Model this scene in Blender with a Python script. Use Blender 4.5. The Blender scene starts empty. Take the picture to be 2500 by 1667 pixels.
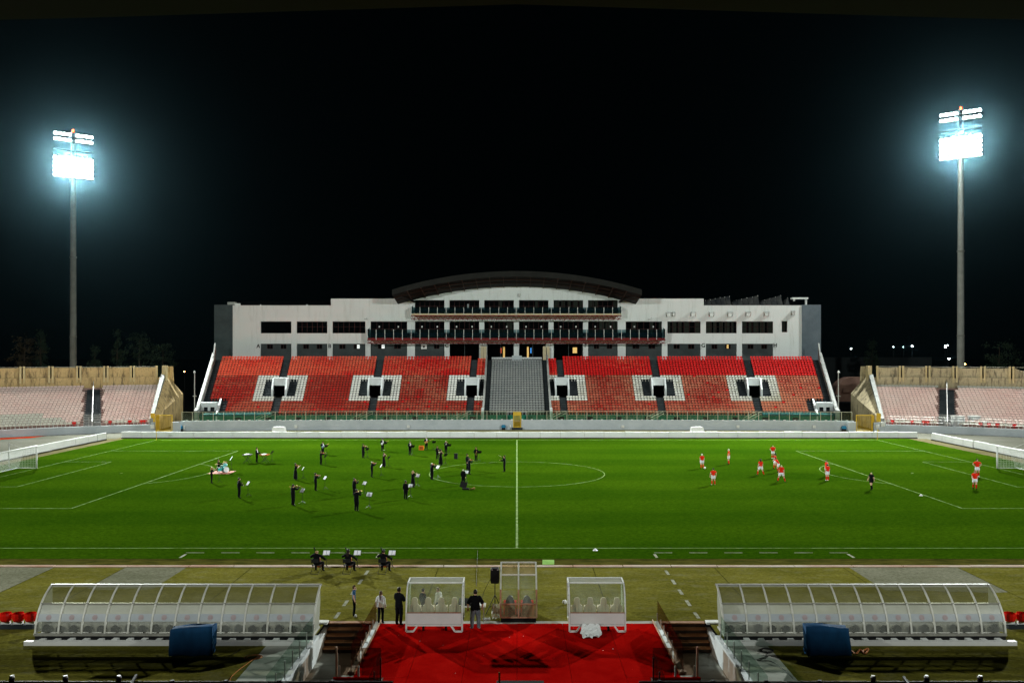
import bpy, bmesh, math, random
from mathutils import Vector, Matrix
R = math.radians
random.seed(7)
S = bpy.context.scene
COL = S.collection

# ---------------------------------------------------------------- camera, sky, exposure, large lights
CAM_Z = 12.4
cam_d = bpy.data.cameras.new('camera')
cam = bpy.data.objects.new('camera', cam_d)
COL.objects.link(cam)
cam.location = (0, 0, CAM_Z)
cam.rotation_euler = (R(90), 0, 0)
cam_d.sensor_width = 36.0
cam_d.lens = 36.0 * 2038 / 2500
cam_d.shift_x = -12 / 2500
cam_d.shift_y = 32.5 / 2500
cam_d.clip_start = 0.3
cam_d.clip_end = 3000
S.camera = cam
world = bpy.data.worlds.new('World')
S.world = world
world.use_nodes = True
bgn = world.node_tree.nodes['Background']
bgn.inputs['Color'].default_value = (0.0005, 0.0016, 0.0019, 1)
bgn.inputs['Strength'].default_value = 0.35
S.view_settings.view_transform = 'Standard'
S.view_settings.look = 'None'
S.view_settings.exposure = -0.10
S.view_settings.gamma = 1.0
S.cycles.use_denoising = True
S.cycles.max_bounces = 5
S.cycles.diffuse_bounces = 2
S.cycles.glossy_bounces = 2
S.cycles.transmission_bounces = 3
S.cycles.transparent_max_bounces = 10
S.cycles.volume_bounces = 0
S.cycles.sample_clamp_indirect = 3.0
S.cycles.caustics_reflective = False
S.cycles.caustics_refractive = False

# flood light banks: tower foot, head height, aim point, axis power, spread in degrees
FLOODS = [
    dict(foot=(-89.3, 168), z=50.2, aim=(-24, 92, 0), power=100000, spread=124, beam=((-27, 112, 0), 42000, 58), seen=True, yaw=34),
    dict(foot=(84.0, 158), z=51.8, aim=(24, 90, 0), power=95000, spread=124, beam=((27, 112, 0), 39000, 58), seen=True, yaw=-34),
    dict(foot=(-88.0, -22), z=49.0, aim=(0, 130, 4), power=30000, spread=106, beam=((0, 156, 9), 5600, 60), seen=False, yaw=146),
    dict(foot=(88.0, -22), z=49.0, aim=(0, 130, 4), power=30000, spread=106, beam=((0, 156, 9), 5600, 60), seen=False, yaw=-146),
]
LIGHT_TINT = (0.93, 1.0, 0.96)

# ---------------------------------------------------------------- helpers
F, CX, HY = 2038.0, 1262.0, 866.0
def PX(px, d): return (px - CX) * d / F
def PZ(py, d): return CAM_Z - (py - HY) * d / F
def G(px, py):
    d = CAM_Z * F / (py - HY)
    return (PX(px, d), d)

ORG = {}
def thing(name, label, cat, loc=(0, 0, 0), rz=0, group=None, scale=1.0, world=True):
    o = bpy.data.objects.new(name, None)
    o.empty_display_size = 0.3
    COL.objects.link(o)
    o.location = loc
    o.rotation_euler = (0, 0, rz)
    o.scale = (scale,) * 3
    tag(o, label, cat, group)
    if world and rz == 0 and scale == 1.0:
        ORG[o.name] = Vector(loc)
    return o
def tag(o, label=None, cat=None, group=None, kind=None):
    if label: o['label'] = label
    if cat: o['category'] = cat
    if group: o['group'] = group
    if kind: o['kind'] = kind
    return o
def put(name, me, parent=None, loc=(0, 0, 0), rz=0):
    o = bpy.data.objects.new(name, me)
    COL.objects.link(o)
    o.location = loc
    o.rotation_euler = (0, 0, rz)
    if parent is not None: o.parent = parent
    return o
def dup(o, parent=None):
    c = o.copy()
    COL.objects.link(c)
    c.parent = parent
    for ch in o.children: dup(ch, c)
    return c

class MB:
    def __init__(s): s.v = []; s.f = []; s.m = []
    def add(s, vs, fs, mi=0):
        n = len(s.v)
        s.v.extend([tuple(v) for v in vs])
        for f in fs:
            s.f.append(tuple(i + n for i in f)); s.m.append(mi)
        return s
    def box(s, x0, x1, y0, y1, z0, z1, mi=0):
        if x0 > x1: x0, x1 = x1, x0
        if y0 > y1: y0, y1 = y1, y0
        if z0 > z1: z0, z1 = z1, z0
        return s.add([(x0,y0,z0),(x1,y0,z0),(x1,y1,z0),(x0,y1,z0),(x0,y0,z1),(x1,y0,z1),(x1,y1,z1),(x0,y1,z1)],
              [(0,3,2,1),(4,5,6,7),(0,1,5,4),(1,2,6,5),(2,3,7,6),(3,0,4,7)], mi)
    def quad(s, a, b, c, d, mi=0): return s.add([a, b, c, d], [(0, 1, 2, 3)], mi)
    def bar(s, p, q, w, h=None, mi=0):
        p = Vector(p); q = Vector(q); h = h or w
        t = (q - p)
        if t.length < 1e-6: return s
        t.normalize()
        up = Vector((0, 0, 1)) if abs(t.z) < 0.95 else Vector((0, 1, 0))
        a = t.cross(up).normalized() * (w / 2); b = a.cross(t).normalized() * (h / 2)
        vs = [p-a-b, p+a-b, p+a+b, p-a+b, q-a-b, q+a-b, q+a+b, q-a+b]
        return s.add(vs, [(0,1,2,3),(7,6,5,4),(0,4,5,1),(1,5,6,2),(2,6,7,3),(3,7,4,0)], mi)
    def tube(s, pts, r, n=6, mi=0):
        pts = [Vector(p) for p in pts]
        rs = r if isinstance(r, (list, tuple)) else [r] * len(pts)
        vs = []; fs = []
        for i, p in enumerate(pts):
            t = (pts[min(i+1, len(pts)-1)] - pts[max(i-1, 0)])
            t = t.normalized() if t.length > 1e-9 else Vector((0, 0, 1))
            up = Vector((0, 0, 1)) if abs(t.z) < 0.9 else Vector((1, 0, 0))
            a = t.cross(up).normalized(); b = t.cross(a).normalized()
            for k in range(n):
                an = 2 * math.pi * k / n
                vs.append(p + (a * math.cos(an) + b * math.sin(an)) * rs[i])
        for i in range(len(pts) - 1):
            for k in range(n):
                k2 = (k + 1) % n
                fs.append((i*n+k, (i+1)*n+k, (i+1)*n+k2, i*n+k2))
        fs.append(tuple(range(n))); fs.append(tuple((len(pts)-1)*n + k for k in reversed(range(n))))
        return s.add(vs, fs, mi)
    def prism(s, poly, vec, mi=0):
        n = len(poly); vec = Vector(vec)
        vs = [Vector(p) for p in poly] + [Vector(p) + vec for p in poly]
        fs = [tuple(reversed(range(n))), tuple(range(n, 2*n))]
        for k in range(n): fs.append((k, (k+1) % n, n + (k+1) % n, n + k))
        return s.add(vs, fs, mi)
    def ell(s, c, r, nu=10, nv=6, mi=0, z0=-1.0, z1=1.0):
        if not isinstance(r, (list, tuple)): r = (r, r, r)
        vs = []; fs = []
        a0, a1 = math.asin(z0), math.asin(z1)
        for j in range(nv + 1):
            t = a0 + (a1 - a0) * j / nv
            for i in range(nu):
                a = 2 * math.pi * i / nu
                vs.append((c[0] + r[0]*math.cos(t)*math.cos(a), c[1] + r[1]*math.cos(t)*math.sin(a), c[2] + r[2]*math.sin(t)))
        for j in range(nv):
            for i in range(nu):
                i2 = (i + 1) % nu
                fs.append((j*nu+i, j*nu+i2, (j+1)*nu+i2, (j+1)*nu+i))
        return s.add(vs, fs, mi)
    def join(s, other, M=None, mi=None):
        vs = [M @ Vector(v) for v in other.v] if M is not None else other.v
        n = len(s.v)
        s.v.extend([tuple(v) for v in vs])
        for f, m in zip(other.f, other.m):
            s.f.append(tuple(i + n for i in f)); s.m.append(m if mi is None else mi)
        return s
    def mesh(s, name, mats, smooth=False, org=None):
        me = bpy.data.meshes.new(name)
        vs = s.v if org is None else [(x - org[0], y - org[1], z - org[2]) for x, y, z in s.v]
        me.from_pydata(vs, [], s.f)
        if not isinstance(mats, (list, tuple)): mats = [mats]
        for m in mats: me.materials.append(m)
        if len(mats) > 1: me.polygons.foreach_set('material_index', s.m)
        if smooth: me.polygons.foreach_set('use_smooth', [True] * len(s.f))
        me.update()
        return me
    def build(s, name, mats, parent=None, smooth=False, kind=None, org=None):
        if org is None and parent is not None: org = ORG.get(parent.name)
        o = put(name, s.mesh(name, mats, smooth, org), parent)
        if parent is not None and parent.name in ORG: ORG[o.name] = ORG[parent.name]
        if kind: o['kind'] = kind
        return o

# ---------------------------------------------------------------- materials
def nodes(name):
    m = bpy.data.materials.new(name)
    m.use_nodes = True
    nt = m.node_tree
    return m, nt, nt.nodes['Principled BSDF']
def noise(nt, coord, scale, detail=4, rough=0.6, stretch=None):
    n = nt.nodes.new('ShaderNodeTexNoise')
    n.inputs['Scale'].default_value = scale; n.inputs['Detail'].default_value = detail; n.inputs['Roughness'].default_value = rough
    if stretch:
        mp = nt.nodes.new('ShaderNodeMapping'); mp.inputs['Scale'].default_value = stretch
        nt.links.new(coord, mp.inputs['Vector']); coord = mp.outputs['Vector']
    nt.links.new(coord, n.inputs['Vector'])
    return n.outputs['Fac']
def ramp(nt, fac, stops):
    r = nt.nodes.new('ShaderNodeValToRGB')
    e = r.color_ramp.elements
    while len(e) < len(stops): e.new(0.5)
    for k, (p, c) in enumerate(stops):
        e[k].position = p
        e[k].color = (*c, 1) if len(c) == 3 else c
    nt.links.new(fac, r.inputs['Fac'])
    return r.outputs['Color']
def mixc(nt, fac, a, b, blend='MIX'):
    m = nt.nodes.new('ShaderNodeMix'); m.data_type = 'RGBA'; m.blend_type = blend
    for sock, val in ((m.inputs[0], fac), (m.inputs[6], a), (m.inputs[7], b)):
        if isinstance(val, (int, float)): sock.default_value = val
        elif isinstance(val, tuple): sock.default_value = (*val, 1) if len(val) == 3 else val
        else: nt.links.new(val, sock)
    return m.outputs[2]
def math_n(nt, op, a, b=None, clamp=False):
    m = nt.nodes.new('ShaderNodeMath'); m.operation = op; m.use_clamp = clamp
    for sock, val in ((m.inputs[0], a), (m.inputs[1], b)):
        if val is None: continue
        if isinstance(val, (int, float)): sock.default_value = val
        else: nt.links.new(val, sock)
    return m.outputs[0]
def coord(nt, which='pos'):
    if which == 'pos': return nt.nodes.new('ShaderNodeNewGeometry').outputs['Position']
    return nt.nodes.new('ShaderNodeTexCoord').outputs['Object']
def bump(nt, b, h, strength=0.3, dist=0.02):
    n = nt.nodes.new('ShaderNodeBump'); n.inputs['Strength'].default_value = strength; n.inputs['Distance'].default_value = dist
    nt.links.new(h, n.inputs['Height']); nt.links.new(n.outputs['Normal'], b.inputs['Normal'])
def mat(name, col, col2=None, scale=3.0, rough=0.6, metal=0.0, lo=0.35, hi=0.7, bmp=0.0, stretch=None, which='pos', spec=0.15, detail=5):
    m, nt, b = nodes(name)
    b.inputs['Base Color'].default_value = (*col, 1)
    b.inputs['Roughness'].default_value = rough
    b.inputs['Metallic'].default_value = metal
    b.inputs['Specular IOR Level'].default_value = spec
    if col2 or bmp:
        c = coord(nt, which)
        f = noise(nt, c, scale, detail, 0.62, stretch)
        if col2: nt.links.new(ramp(nt, f, [(lo, col), (hi, col2)]), b.inputs['Base Color'])
        if bmp: bump(nt, b, f, bmp)
    return m
def emit(name, col, strength):
    m, nt, b = nodes(name)
    b.inputs['Base Color'].default_value = (*col, 1)
    b.inputs['Emission Color'].default_value = (*col, 1)
    b.inputs['Emission Strength'].default_value = strength
    return m
def glass(name, tint, trans=0.75, rough=0.08, dirt=None, diffuse=None, milky=False):
    """see-through sheet: transparent + a little gloss + optional milky diffuse share"""
    m, nt, b = nodes(name)
    out = nt.nodes['Material Output']
    tr = nt.nodes.new('ShaderNodeBsdfTransparent'); tr.inputs['Color'].default_value = (*tint, 1)
    b.inputs['Base Color'].default_value = (*(diffuse or tint), 1)
    b.inputs['Roughness'].default_value = rough
    b.inputs['Specular IOR Level'].default_value = 0.5
    mx = nt.nodes.new('ShaderNodeMixShader')
    if dirt:
        c = coord(nt, 'pos')
        f = noise(nt, c, dirt[0], 5, 0.6, dirt[3] if len(dirt) > 3 else None)
        col = ramp(nt, f, [(0.3, (dirt[1],)*3), (0.7, (dirt[2],)*3)])
        nt.links.new(col, mx.inputs[0])
    else:
        mx.inputs[0].default_value = 1 - trans
    body = b.outputs[0]
    if milky:      # light shines through the sheet from behind
        tl = nt.nodes.new('ShaderNodeBsdfTranslucent'); tl.inputs['Color'].default_value = (*(diffuse or tint), 1)
        m2 = nt.nodes.new('ShaderNodeMixShader'); m2.inputs[0].default_value = 0.25
        nt.links.new(b.outputs[0], m2.inputs[1]); nt.links.new(tl.outputs[0], m2.inputs[2]); body = m2.outputs[0]
    nt.links.new(tr.outputs[0], mx.inputs[1]); nt.links.new(body, mx.inputs[2])
    nt.links.new(mx.outputs[0], out.inputs['Surface'])
    return m
# ---------------------------------------------------------------- the palette
def m_grass():
    m, nt, b = nodes('pitch_grass')
    c = coord(nt)
    f1 = noise(nt, c, 0.055, 3, 0.55, (1, 1.3, 1))
    f2 = noise(nt, c, 0.8, 6, 0.75, (0.45, 1.0, 1))
    f3 = noise(nt, c, 5.5, 5, 0.8, (0.6, 1.0, 1))
    sep = nt.nodes.new('ShaderNodeSeparateXYZ'); nt.links.new(c, sep.inputs[0])
    st = math_n(nt, 'SINE', math_n(nt, 'MULTIPLY', sep.outputs['Y'], 2 * math.pi / 11.0))
    st = math_n(nt, 'ADD', math_n(nt, 'MULTIPLY', math_n(nt, 'MULTIPLY', st, 2.2), 0.5), 0.5, True)
    base = mixc(nt, st, (0.0180, 0.0520, 0.0016), (0.0225, 0.0605, 0.0018))
    col = mixc(nt, 1.0, base, ramp(nt, f2, [(0.30, (0.86, 0.88, 0.84)), (0.72, (1.12, 1.09, 1.1))]), 'MULTIPLY')
    col = mixc(nt, 1.0, col, ramp(nt, f1, [(0.32, (0.82, 0.88, 0.82)), (0.68, (1.20, 1.10, 1.1))]), 'MULTIPLY')
    f5 = noise(nt, c, 2.6, 4, 0.7, (0.6, 1.0, 1))
    col = mixc(nt, 1.0, col, ramp(nt, f5, [(0.3, (0.8, 0.83, 0.8)), (0.7, (1.2, 1.14, 1.15))]), 'MULTIPLY')
    col = mixc(nt, 1.0, col, ramp(nt, f3, [(0.30, (0.45, 0.5, 0.4)), (0.72, (1.7, 1.5, 1.5))]), 'MULTIPLY')
    nt.links.new(col, b.inputs['Base Color'])
    b.inputs['Roughness'].default_value = 0.85
    b.inputs['Specular IOR Level'].default_value = 0.0
    return m
def m_apron(name='olive_artificial_turf', a=(0.082, 0.075, 0.010), b2=(0.138, 0.126, 0.025), pale=0.0):
    m, nt, b = nodes(name)
    c = coord(nt)
    f1 = noise(nt, c, 0.35, 5, 0.65, (0.5, 1, 1)); f2 = noise(nt, c, 1.6, 6, 0.75, (0.5, 1, 1)); f3 = noise(nt, c, 7.0, 4, 0.8, (0.7, 1, 1))
    col = mixc(nt, f2, a, b2)
    col = mixc(nt, 1.0, col, ramp(nt, f3, [(0.28, (0.5, 0.5, 0.45)), (0.74, (1.55, 1.55, 1.6))]), 'MULTIPLY')
    col = mixc(nt, 1.0, col, ramp(nt, f1, [(0.3, (0.72, 0.74, 0.7)), (0.7, (1.25, 1.22, 1.3))]), 'MULTIPLY')
    col = mixc(nt, ramp(nt, f2, [(0.52, (0, 0, 0)), (0.70, (0.35 + pale,)*3)]), col, (0.17, 0.165, 0.115))
    nt.links.new(col, b.inputs['Base Color'])
    b.inputs['Roughness'].default_value = 0.9; b.inputs['Specular IOR Level'].default_value = 0.0
    bump(nt, b, f3, 0.2, 0.02)
    return m
def m_streaked(name, base, dark, warm, amount=0.5):
    """weathered masonry: warm base, dark run-off streaks and block courses"""
    m, nt, b = nodes(name)
    c = coord(nt)
    f1 = noise(nt, c, 0.5, 5, 0.65); f2 = noise(nt, c, 1.4, 6, 0.75, (1.3, 1.3, 0.22)); f3 = noise(nt, c, 5.0, 4, 0.7)
    col = mixc(nt, f1, base, warm)
    col = mixc(nt, ramp(nt, f2, [(0.50, (0, 0, 0)), (0.62, (amount,)*3)]), col, dark)
    col = mixc(nt, ramp(nt, f3, [(0.55, (0, 0, 0)), (0.68, (amount*0.6,)*3)]), col, dark)
    nt.links.new(col, b.inputs['Base Color'])
    b.inputs['Roughness'].default_value = 0.9
    bump(nt, b, f3, 0.25)
    return m
def m_seat(name, a, bcol, xfade=None, dirt=0.0, low=0.3):
    """moulded plastic seat; colour differs from seat to seat and bleaches in patches"""
    m, nt, b = nodes(name)
    g = nt.nodes.new('ShaderNodeNewGeometry'); oi = nt.nodes.new('ShaderNodeObjectInfo')
    rnd = math_n(nt, 'FRACT', math_n(nt, 'ADD', g.outputs['Random Per Island'], oi.outputs['Random']))
    f1 = noise(nt, g.outputs['Position'], 0.11, 4, 0.6)
    fac = math_n(nt, 'ADD', math_n(nt, 'MULTIPLY', math_n(nt, 'SUBTRACT', f1, 0.5), 2.3), math_n(nt, 'MULTIPLY', rnd, 0.5))
    if xfade:
        sep = nt.nodes.new('ShaderNodeSeparateXYZ'); nt.links.new(g.outputs['Position'], sep.inputs[0])
        mr = nt.nodes.new('ShaderNodeMapRange'); mr.inputs[1].default_value = -55; mr.inputs[2].default_value = 55
        mr.inputs[3].default_value = xfade[0]; mr.inputs[4].default_value = xfade[1]
        nt.links.new(sep.outputs['X'], mr.inputs[0])
        fac = math_n(nt, 'ADD', fac, mr.outputs[0])
    else:
        fac = math_n(nt, 'ADD', fac, low)
    fac = math_n(nt, 'ADD', fac, 0.0, True)
    col = mixc(nt, fac, a, bcol)
    if dirt:
        f2 = noise(nt, g.outputs['Position'], 5.0, 3, 0.6)
        col = mixc(nt, ramp(nt, f2, [(0.5, (0, 0, 0)), (0.75, (dirt,)*3)]), col, (0.05, 0.03, 0.02))
    nt.links.new(col, b.inputs['Base Color'])
    # the odd replaced seat is still bright
    new = math_n(nt, 'GREATER_THAN', rnd, 0.975)
    if dirt: col = mixc(nt, new, col, (0.55, 0.006, 0.005)); nt.links.new(col, b.inputs['Base Color'])
    b.inputs['Roughness'].default_value = 0.5; b.inputs['Specular IOR Level'].default_value = 0.22
    return m
def m_tarp():
    m, nt, b = nodes('blue_tarpaulin')
    c = coord(nt); f = noise(nt, c, 1.3, 5, 0.6, (1, 1, 0.35))
    nt.links.new(ramp(nt, f, [(0.3, (0.003, 0.026, 0.070)), (0.7, (0.007, 0.056, 0.135))]), b.inputs['Base Color'])
    b.inputs['Roughness'].default_value = 0.8; b.inputs['Specular IOR Level'].default_value = 0.1
    bump(nt, b, f, 0.5, 0.1)
    return m
GRASS = m_grass(); APRON = m_apron()
APRON_PALE = m_apron('worn_grey_turf', (0.105, 0.103, 0.062), (0.175, 0.172, 0.122), .3)
LINE = mat('line_paint', (0.05, 0.105, 0.012), (0.20, 0.27, 0.12), 1.6, 0.8, lo=.30, hi=.62, spec=0.0)
DASH = mat('dash_paint', (0.17, 0.17, 0.11), (0.34, 0.34, 0.27), 2.2, 0.8, spec=0.0)
ROUGH_GRASS = mat('rough_verge', (0.028, 0.030, 0.006), (0.085, 0.075, 0.015), 1.6, 0.95, bmp=0.8, stretch=(0.5, 1.6, 1), spec=0.0)
KERB = mat('worn_red_white_kerb', (0.46, 0.40, 0.33), (0.32, 0.15, 0.09), 0.22, 0.8, stretch=(1, 3, 1), spec=0.0)
TRACK = mat('grey_track', (0.095, 0.095, 0.074), (0.145, 0.142, 0.118), 0.15, 0.9, stretch=(0.6, 1, 1), spec=0.0)
TAN_TRACK = mat('tan_track', (0.085, 0.074, 0.034), (0.13, 0.115, 0.062), 0.25, 0.9, spec=0.0)
ASPHALT = mat('dark_ground', (0.012, 0.013, 0.012), (0.022, 0.022, 0.018), 0.1, 0.95, spec=0.0)
REDTRACK = mat('red_track', (0.28, 0.02, 0.006), (0.36, 0.04, 0.012), 0.4, 0.9, spec=0.0)
CARPET = mat('red_carpet', (0.30, 0.002, 0.0015), (0.42, 0.006, 0.004), 0.9, 0.95, bmp=0.1, spec=0.0)
CONCRETE = mat('pale_concrete', (0.27, 0.265, 0.225), (0.42, 0.41, 0.36), 0.8, 0.9, bmp=0.2)
WHITEWALL = mat('white_painted_wall', (0.52, 0.55, 0.55), (0.63, 0.66, 0.66), 0.8, 0.7)
BLUEGREY = mat('blue_grey_wall_paint', (0.36, 0.395, 0.41), (0.46, 0.49, 0.505), 0.35, 0.8, bmp=0.1)
def m_plaster():
    m, nt, b = nodes('off_white_plaster')
    c = coord(nt)
    f = noise(nt, c, 0.10, 4, 0.6); f2 = noise(nt, c, 1.1, 6, 0.75, (1.6, 1, 0.16)); f3 = noise(nt, c, 4.0, 4, 0.6)
    col = mixc(nt, f, (0.57, 0.60, 0.58), (0.68, 0.705, 0.685))
    col = mixc(nt, ramp(nt, f2, [(0.52, (0, 0, 0)), (0.8, (0.5,)*3)]), col, (0.28, 0.28, 0.235))
    col = mixc(nt, ramp(nt, f3, [(0.6, (0, 0, 0)), (0.8, (0.25,)*3)]), col, (0.30, 0.30, 0.26))
    nt.links.new(col, b.inputs['Base Color']); b.inputs['Roughness'].default_value = 0.9
    return m
PLASTER = m_plaster()
GREYWALL = mat('dark_grey_render', (0.040, 0.049, 0.049), (0.062, 0.071, 0.070), 0.5, 0.9)
PIERGREY = mat('slate_pier_render', (0.034, 0.048, 0.050), (0.058, 0.074, 0.076), 0.35, 0.9, bmp=0.1)
STEP = mat('dark_slate_steps', (0.014, 0.018, 0.021), (0.032, 0.038, 0.041), 0.7, 0.85)
GREENWALL = mat('green_fascia', (0.008, 0.13, 0.080), (0.018, 0.19, 0.12), 0.5, 0.6)
TEAL = mat('teal_tarpaulin', (0.006, 0.075, 0.095), (0.012, 0.12, 0.14), 0.9, 0.5)
SANDWALL = m_streaked('ochre_masonry', (0.54, 0.36, 0.145), (0.05, 0.036, 0.022), (0.56, 0.41, 0.20), 0.75)
SANDWALL2 = m_streaked('buff_masonry', (0.50, 0.42, 0.26), (0.055, 0.045, 0.03), (0.44, 0.35, 0.20), 0.8)
SANDPOST = mat('buff_post', (0.60, 0.49, 0.28), (0.50, 0.38, 0.18), 1.0, 0.9)
RED_UP = m_seat('bright_red_seat', (0.60, 0.006, 0.005), (0.68, 0.14, 0.07), (0.60, -0.85))
RED_LOW = m_seat('dull_red_seat', (0.36, 0.024, 0.012), (0.50, 0.20, 0.115), (-0.20, 0.55), 0.5)
WHITE_SEAT = m_seat('white_seat', (0.74, 0.73, 0.68), (0.46, 0.44, 0.35), (-0.35, 0.30))
GREY_SEAT = m_seat('grey_seat', (0.20, 0.215, 0.215), (0.28, 0.285, 0.27), low=0.2)
PINK_SEAT = m_seat('sun_bleached_pink_seat', (0.74, 0.52, 0.47), (0.78, 0.63, 0.57), low=0.35)
PALE_SEAT = m_seat('bleached_white_seat', (0.55, 0.53, 0.46), (0.60, 0.58, 0.50), low=0.3)
RED_SEAT = mat('glossy_red_seat', (0.55, 0.008, 0.004), rough=0.3)
DARKMETAL = mat('black_metal', (0.006, 0.006, 0.0065), rough=0.5, spec=.3)
GALV = mat('galvanised_steel', (0.34, 0.35, 0.33), (0.46, 0.46, 0.43), 2.0, 0.45, 0.6)
CREAMRAIL = mat('cream_rail', (0.42, 0.40, 0.30), rough=0.5)
ALU = mat('aluminium_rib', (0.62, 0.61, 0.55), (0.46, 0.44, 0.37), 3.0, 0.45, 0.1)
ALURAIL = mat('aluminium_rail', (0.20, 0.19, 0.16), (0.28, 0.27, 0.23), 3.0, 0.5)
WHITEMETAL = mat('white_metal', (0.68, 0.69, 0.67), (0.58, 0.57, 0.52), 2.0, 0.45)
WHITEPANEL = mat('white_panel', (0.60, 0.585, 0.555), (0.68, 0.665, 0.64), 0.8, 0.5)
YELLOW = mat('yellow_gate_paint', (0.52, 0.32, 0.02), (0.60, 0.40, 0.05), 1.5, 0.5)
POLE = mat('mast_concrete', (0.17, 0.17, 0.15), (0.23, 0.23, 0.20), 0.8, 0.85, spec=.1)
LAMP = emit('lit_lamp', (0.90, 1.0, 0.98), 26.0)
REDLAMP = emit('red_beacon', (1.0, 0.05, 0.01), 30.0)
TRUSS = mat('dark_red_truss', (0.15, 0.005, 0.005), (0.11, 0.006, 0.005), 2.0, 0.6, spec=.2)
REDFRAME = mat('maroon_window_frame', (0.030, 0.004, 0.0035), rough=0.6, spec=.2)
PANE = glass('window_pane', (0.30, 0.33, 0.32), 0.82, 0.05, diffuse=(0.01, 0.012, 0.012))
INTERIOR_SHADE = mat('interior_shade_black', (0.0012, 0.0012, 0.0012), rough=0.95, spec=0)  # near-black: the darkness inside openings is put into the colour
CURTAIN = mat('pale_curtain', (0.36, 0.38, 0.31), (0.16, 0.18, 0.14), 6.0, 0.9, stretch=(3, 1, 0.1))
CREAM = mat('cream_slab', (0.50, 0.42, 0.27), rough=0.8)
NAVYSEAT = mat('navy_seat', (0.004, 0.016, 0.042), rough=0.5)
BALGLASS = glass('balcony_glass', (0.22, 0.34, 0.36), 0.86, 0.05, diffuse=(0.02, 0.05, 0.05))
FENCEGLASS = glass('greenish_fence_glass', (0.66, 0.80, 0.66), 0.80, 0.1, dirt=(0.8, 0.06, 0.28), diffuse=(0.15, 0.16, 0.09))
ROOFDARK = mat('dark_bronze_roof', (0.006, 0.005, 0.004), (0.011, 0.009, 0.007), 1.0, 0.7, spec=.1)
FASCIA = mat('bronze_fascia', (0.009, 0.009, 0.0075), (0.016, 0.0155, 0.013), 0.6, 0.6, spec=.1)
ROOFRIB = mat('brown_rib', (0.045, 0.022, 0.014), rough=0.7)
LIT = emit('lit_window', (0.95, 1.0, 0.98), .55)
LITWARM = emit('warm_lit_door', (1.0, 0.62, 0.18), 0.3)
LITRED = emit('red_notice_light', (1.0, 0.12, 0.03), 0.8)
LITBLUE = emit('blue_notice_light', (0.05, 0.35, 1.0), 0.5)
BLACK = mat('black_paint', (0.004, 0.004, 0.004), rough=0.6, spec=.2)
SOLAR = mat('solar_panel', (0.018, 0.020, 0.022), (0.05, 0.05, 0.046), 0.8, 0.25, 0.3)
WOOD = mat('brown_step_timber', (0.20, 0.085, 0.035), (0.33, 0.17, 0.075), 2.0, 0.7, stretch=(0.3, 4, 1), bmp=0.2)
WOODDARK = mat('dark_riser_timber', (0.020, 0.012, 0.008), (0.035, 0.02, 0.012), 2.0, 0.8)
PANECLEAR = glass('dusty_clear_polycarbonate', (0.52, 0.52, 0.38), 0.78, 0.15, dirt=(1.6, 0.08, 0.28, (0.6, 1, 0.5)), diffuse=(0.40, 0.38, 0.24), milky=True)
PANEMILK = glass('milky_polycarbonate', (0.72, 0.74, 0.68), 0.45, 0.3, dirt=(1.1, 0.62, 0.88, (0.5, 1, 0.4)), diffuse=(0.43, 0.43, 0.375), milky=True)
PANEFROST = glass('frosted_acrylic', (0.86, 0.90, 0.78), 0.62, 0.25, dirt=(1.5, 0.08, 0.34, (1, 1, 0.5)), diffuse=(0.46, 0.50, 0.42), milky=True)
PANEAMBER = glass('yellowed_acrylic', (0.86, 0.74, 0.46), 0.55, 0.25, dirt=(1.3, 0.25, 0.6, (1.5, 1, 0.35)), diffuse=(0.58, 0.48, 0.28), milky=True)
STICKER = mat('pale_grey_sticker', (0.36, 0.385, 0.40), (0.44, 0.46, 0.47), 1.0, 0.5)
PINKLOGO = mat('faded_pink_emblem', (0.40, 0.30, 0.30), (0.44, 0.345, 0.34), 5.0, 0.6)
BALGLASS2 = glass('brown_balustrade_glass', (0.72, 0.60, 0.52), 0.90, 0.04, diffuse=(0.03, 0.02, 0.015))
BALGLASS3 = glass('clear_balustrade_glass', (0.80, 0.88, 0.84), 0.92, 0.04, diffuse=(0.03, 0.04, 0.035))
BEIGESEAT = mat('beige_moulded_seat', (0.56, 0.47, 0.36), (0.64, 0.56, 0.45), 2.5, 0.5)
DARKSEAT = mat('dark_moulded_seat', (0.016, 0.015, 0.014), rough=0.5)
RUSTRED = mat('rusty_red_frame', (0.30, 0.07, 0.035), (0.42, 0.33, 0.22), 0.9, 0.6)
TARP = m_tarp()
NET = mat('goal_net', (0.55, 0.56, 0.52), rough=0.7)
BOARD = mat('white_cloth_board', (0.66, 0.68, 0.65), (0.76, 0.77, 0.74), 0.5, 0.7, bmp=0.15)
BOARDBASE = mat('dark_board_foot', (0.015, 0.017, 0.01), rough=0.9)
PLASTIC = mat('white_plastic_sheet', (0.72, 0.73, 0.71), rough=0.35)
ORANGE = mat('orange_amp', (0.62, 0.15, 0.01), rough=0.5)
CYANBLUE = mat('cyan_hood', (0.02, 0.16, 0.28), rough=0.4)
BARK = mat('bark', (0.05, 0.035, 0.022), (0.09, 0.065, 0.04), 4, 0.9)
LEAF = mat('dark_leaves', (0.020, 0.038, 0.020), (0.042, 0.062, 0.030), 0.6, 0.8)
LEAF2 = mat('brownish_leaves', (0.05, 0.035, 0.015), (0.075, 0.055, 0.025), 0.6, 0.8)
CABLE = mat('black_cable', (0.015, 0.014, 0.013), rough=0.6)
ORANGECABLE = mat('orange_strap', (0.62, 0.22, 0.07), rough=0.6)
BALLMAT = mat('white_ball', (0.75, 0.75, 0.72), (0.10, 0.10, 0.10), 9.0, 0.4, lo=0.62, hi=0.66, which='obj')
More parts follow.
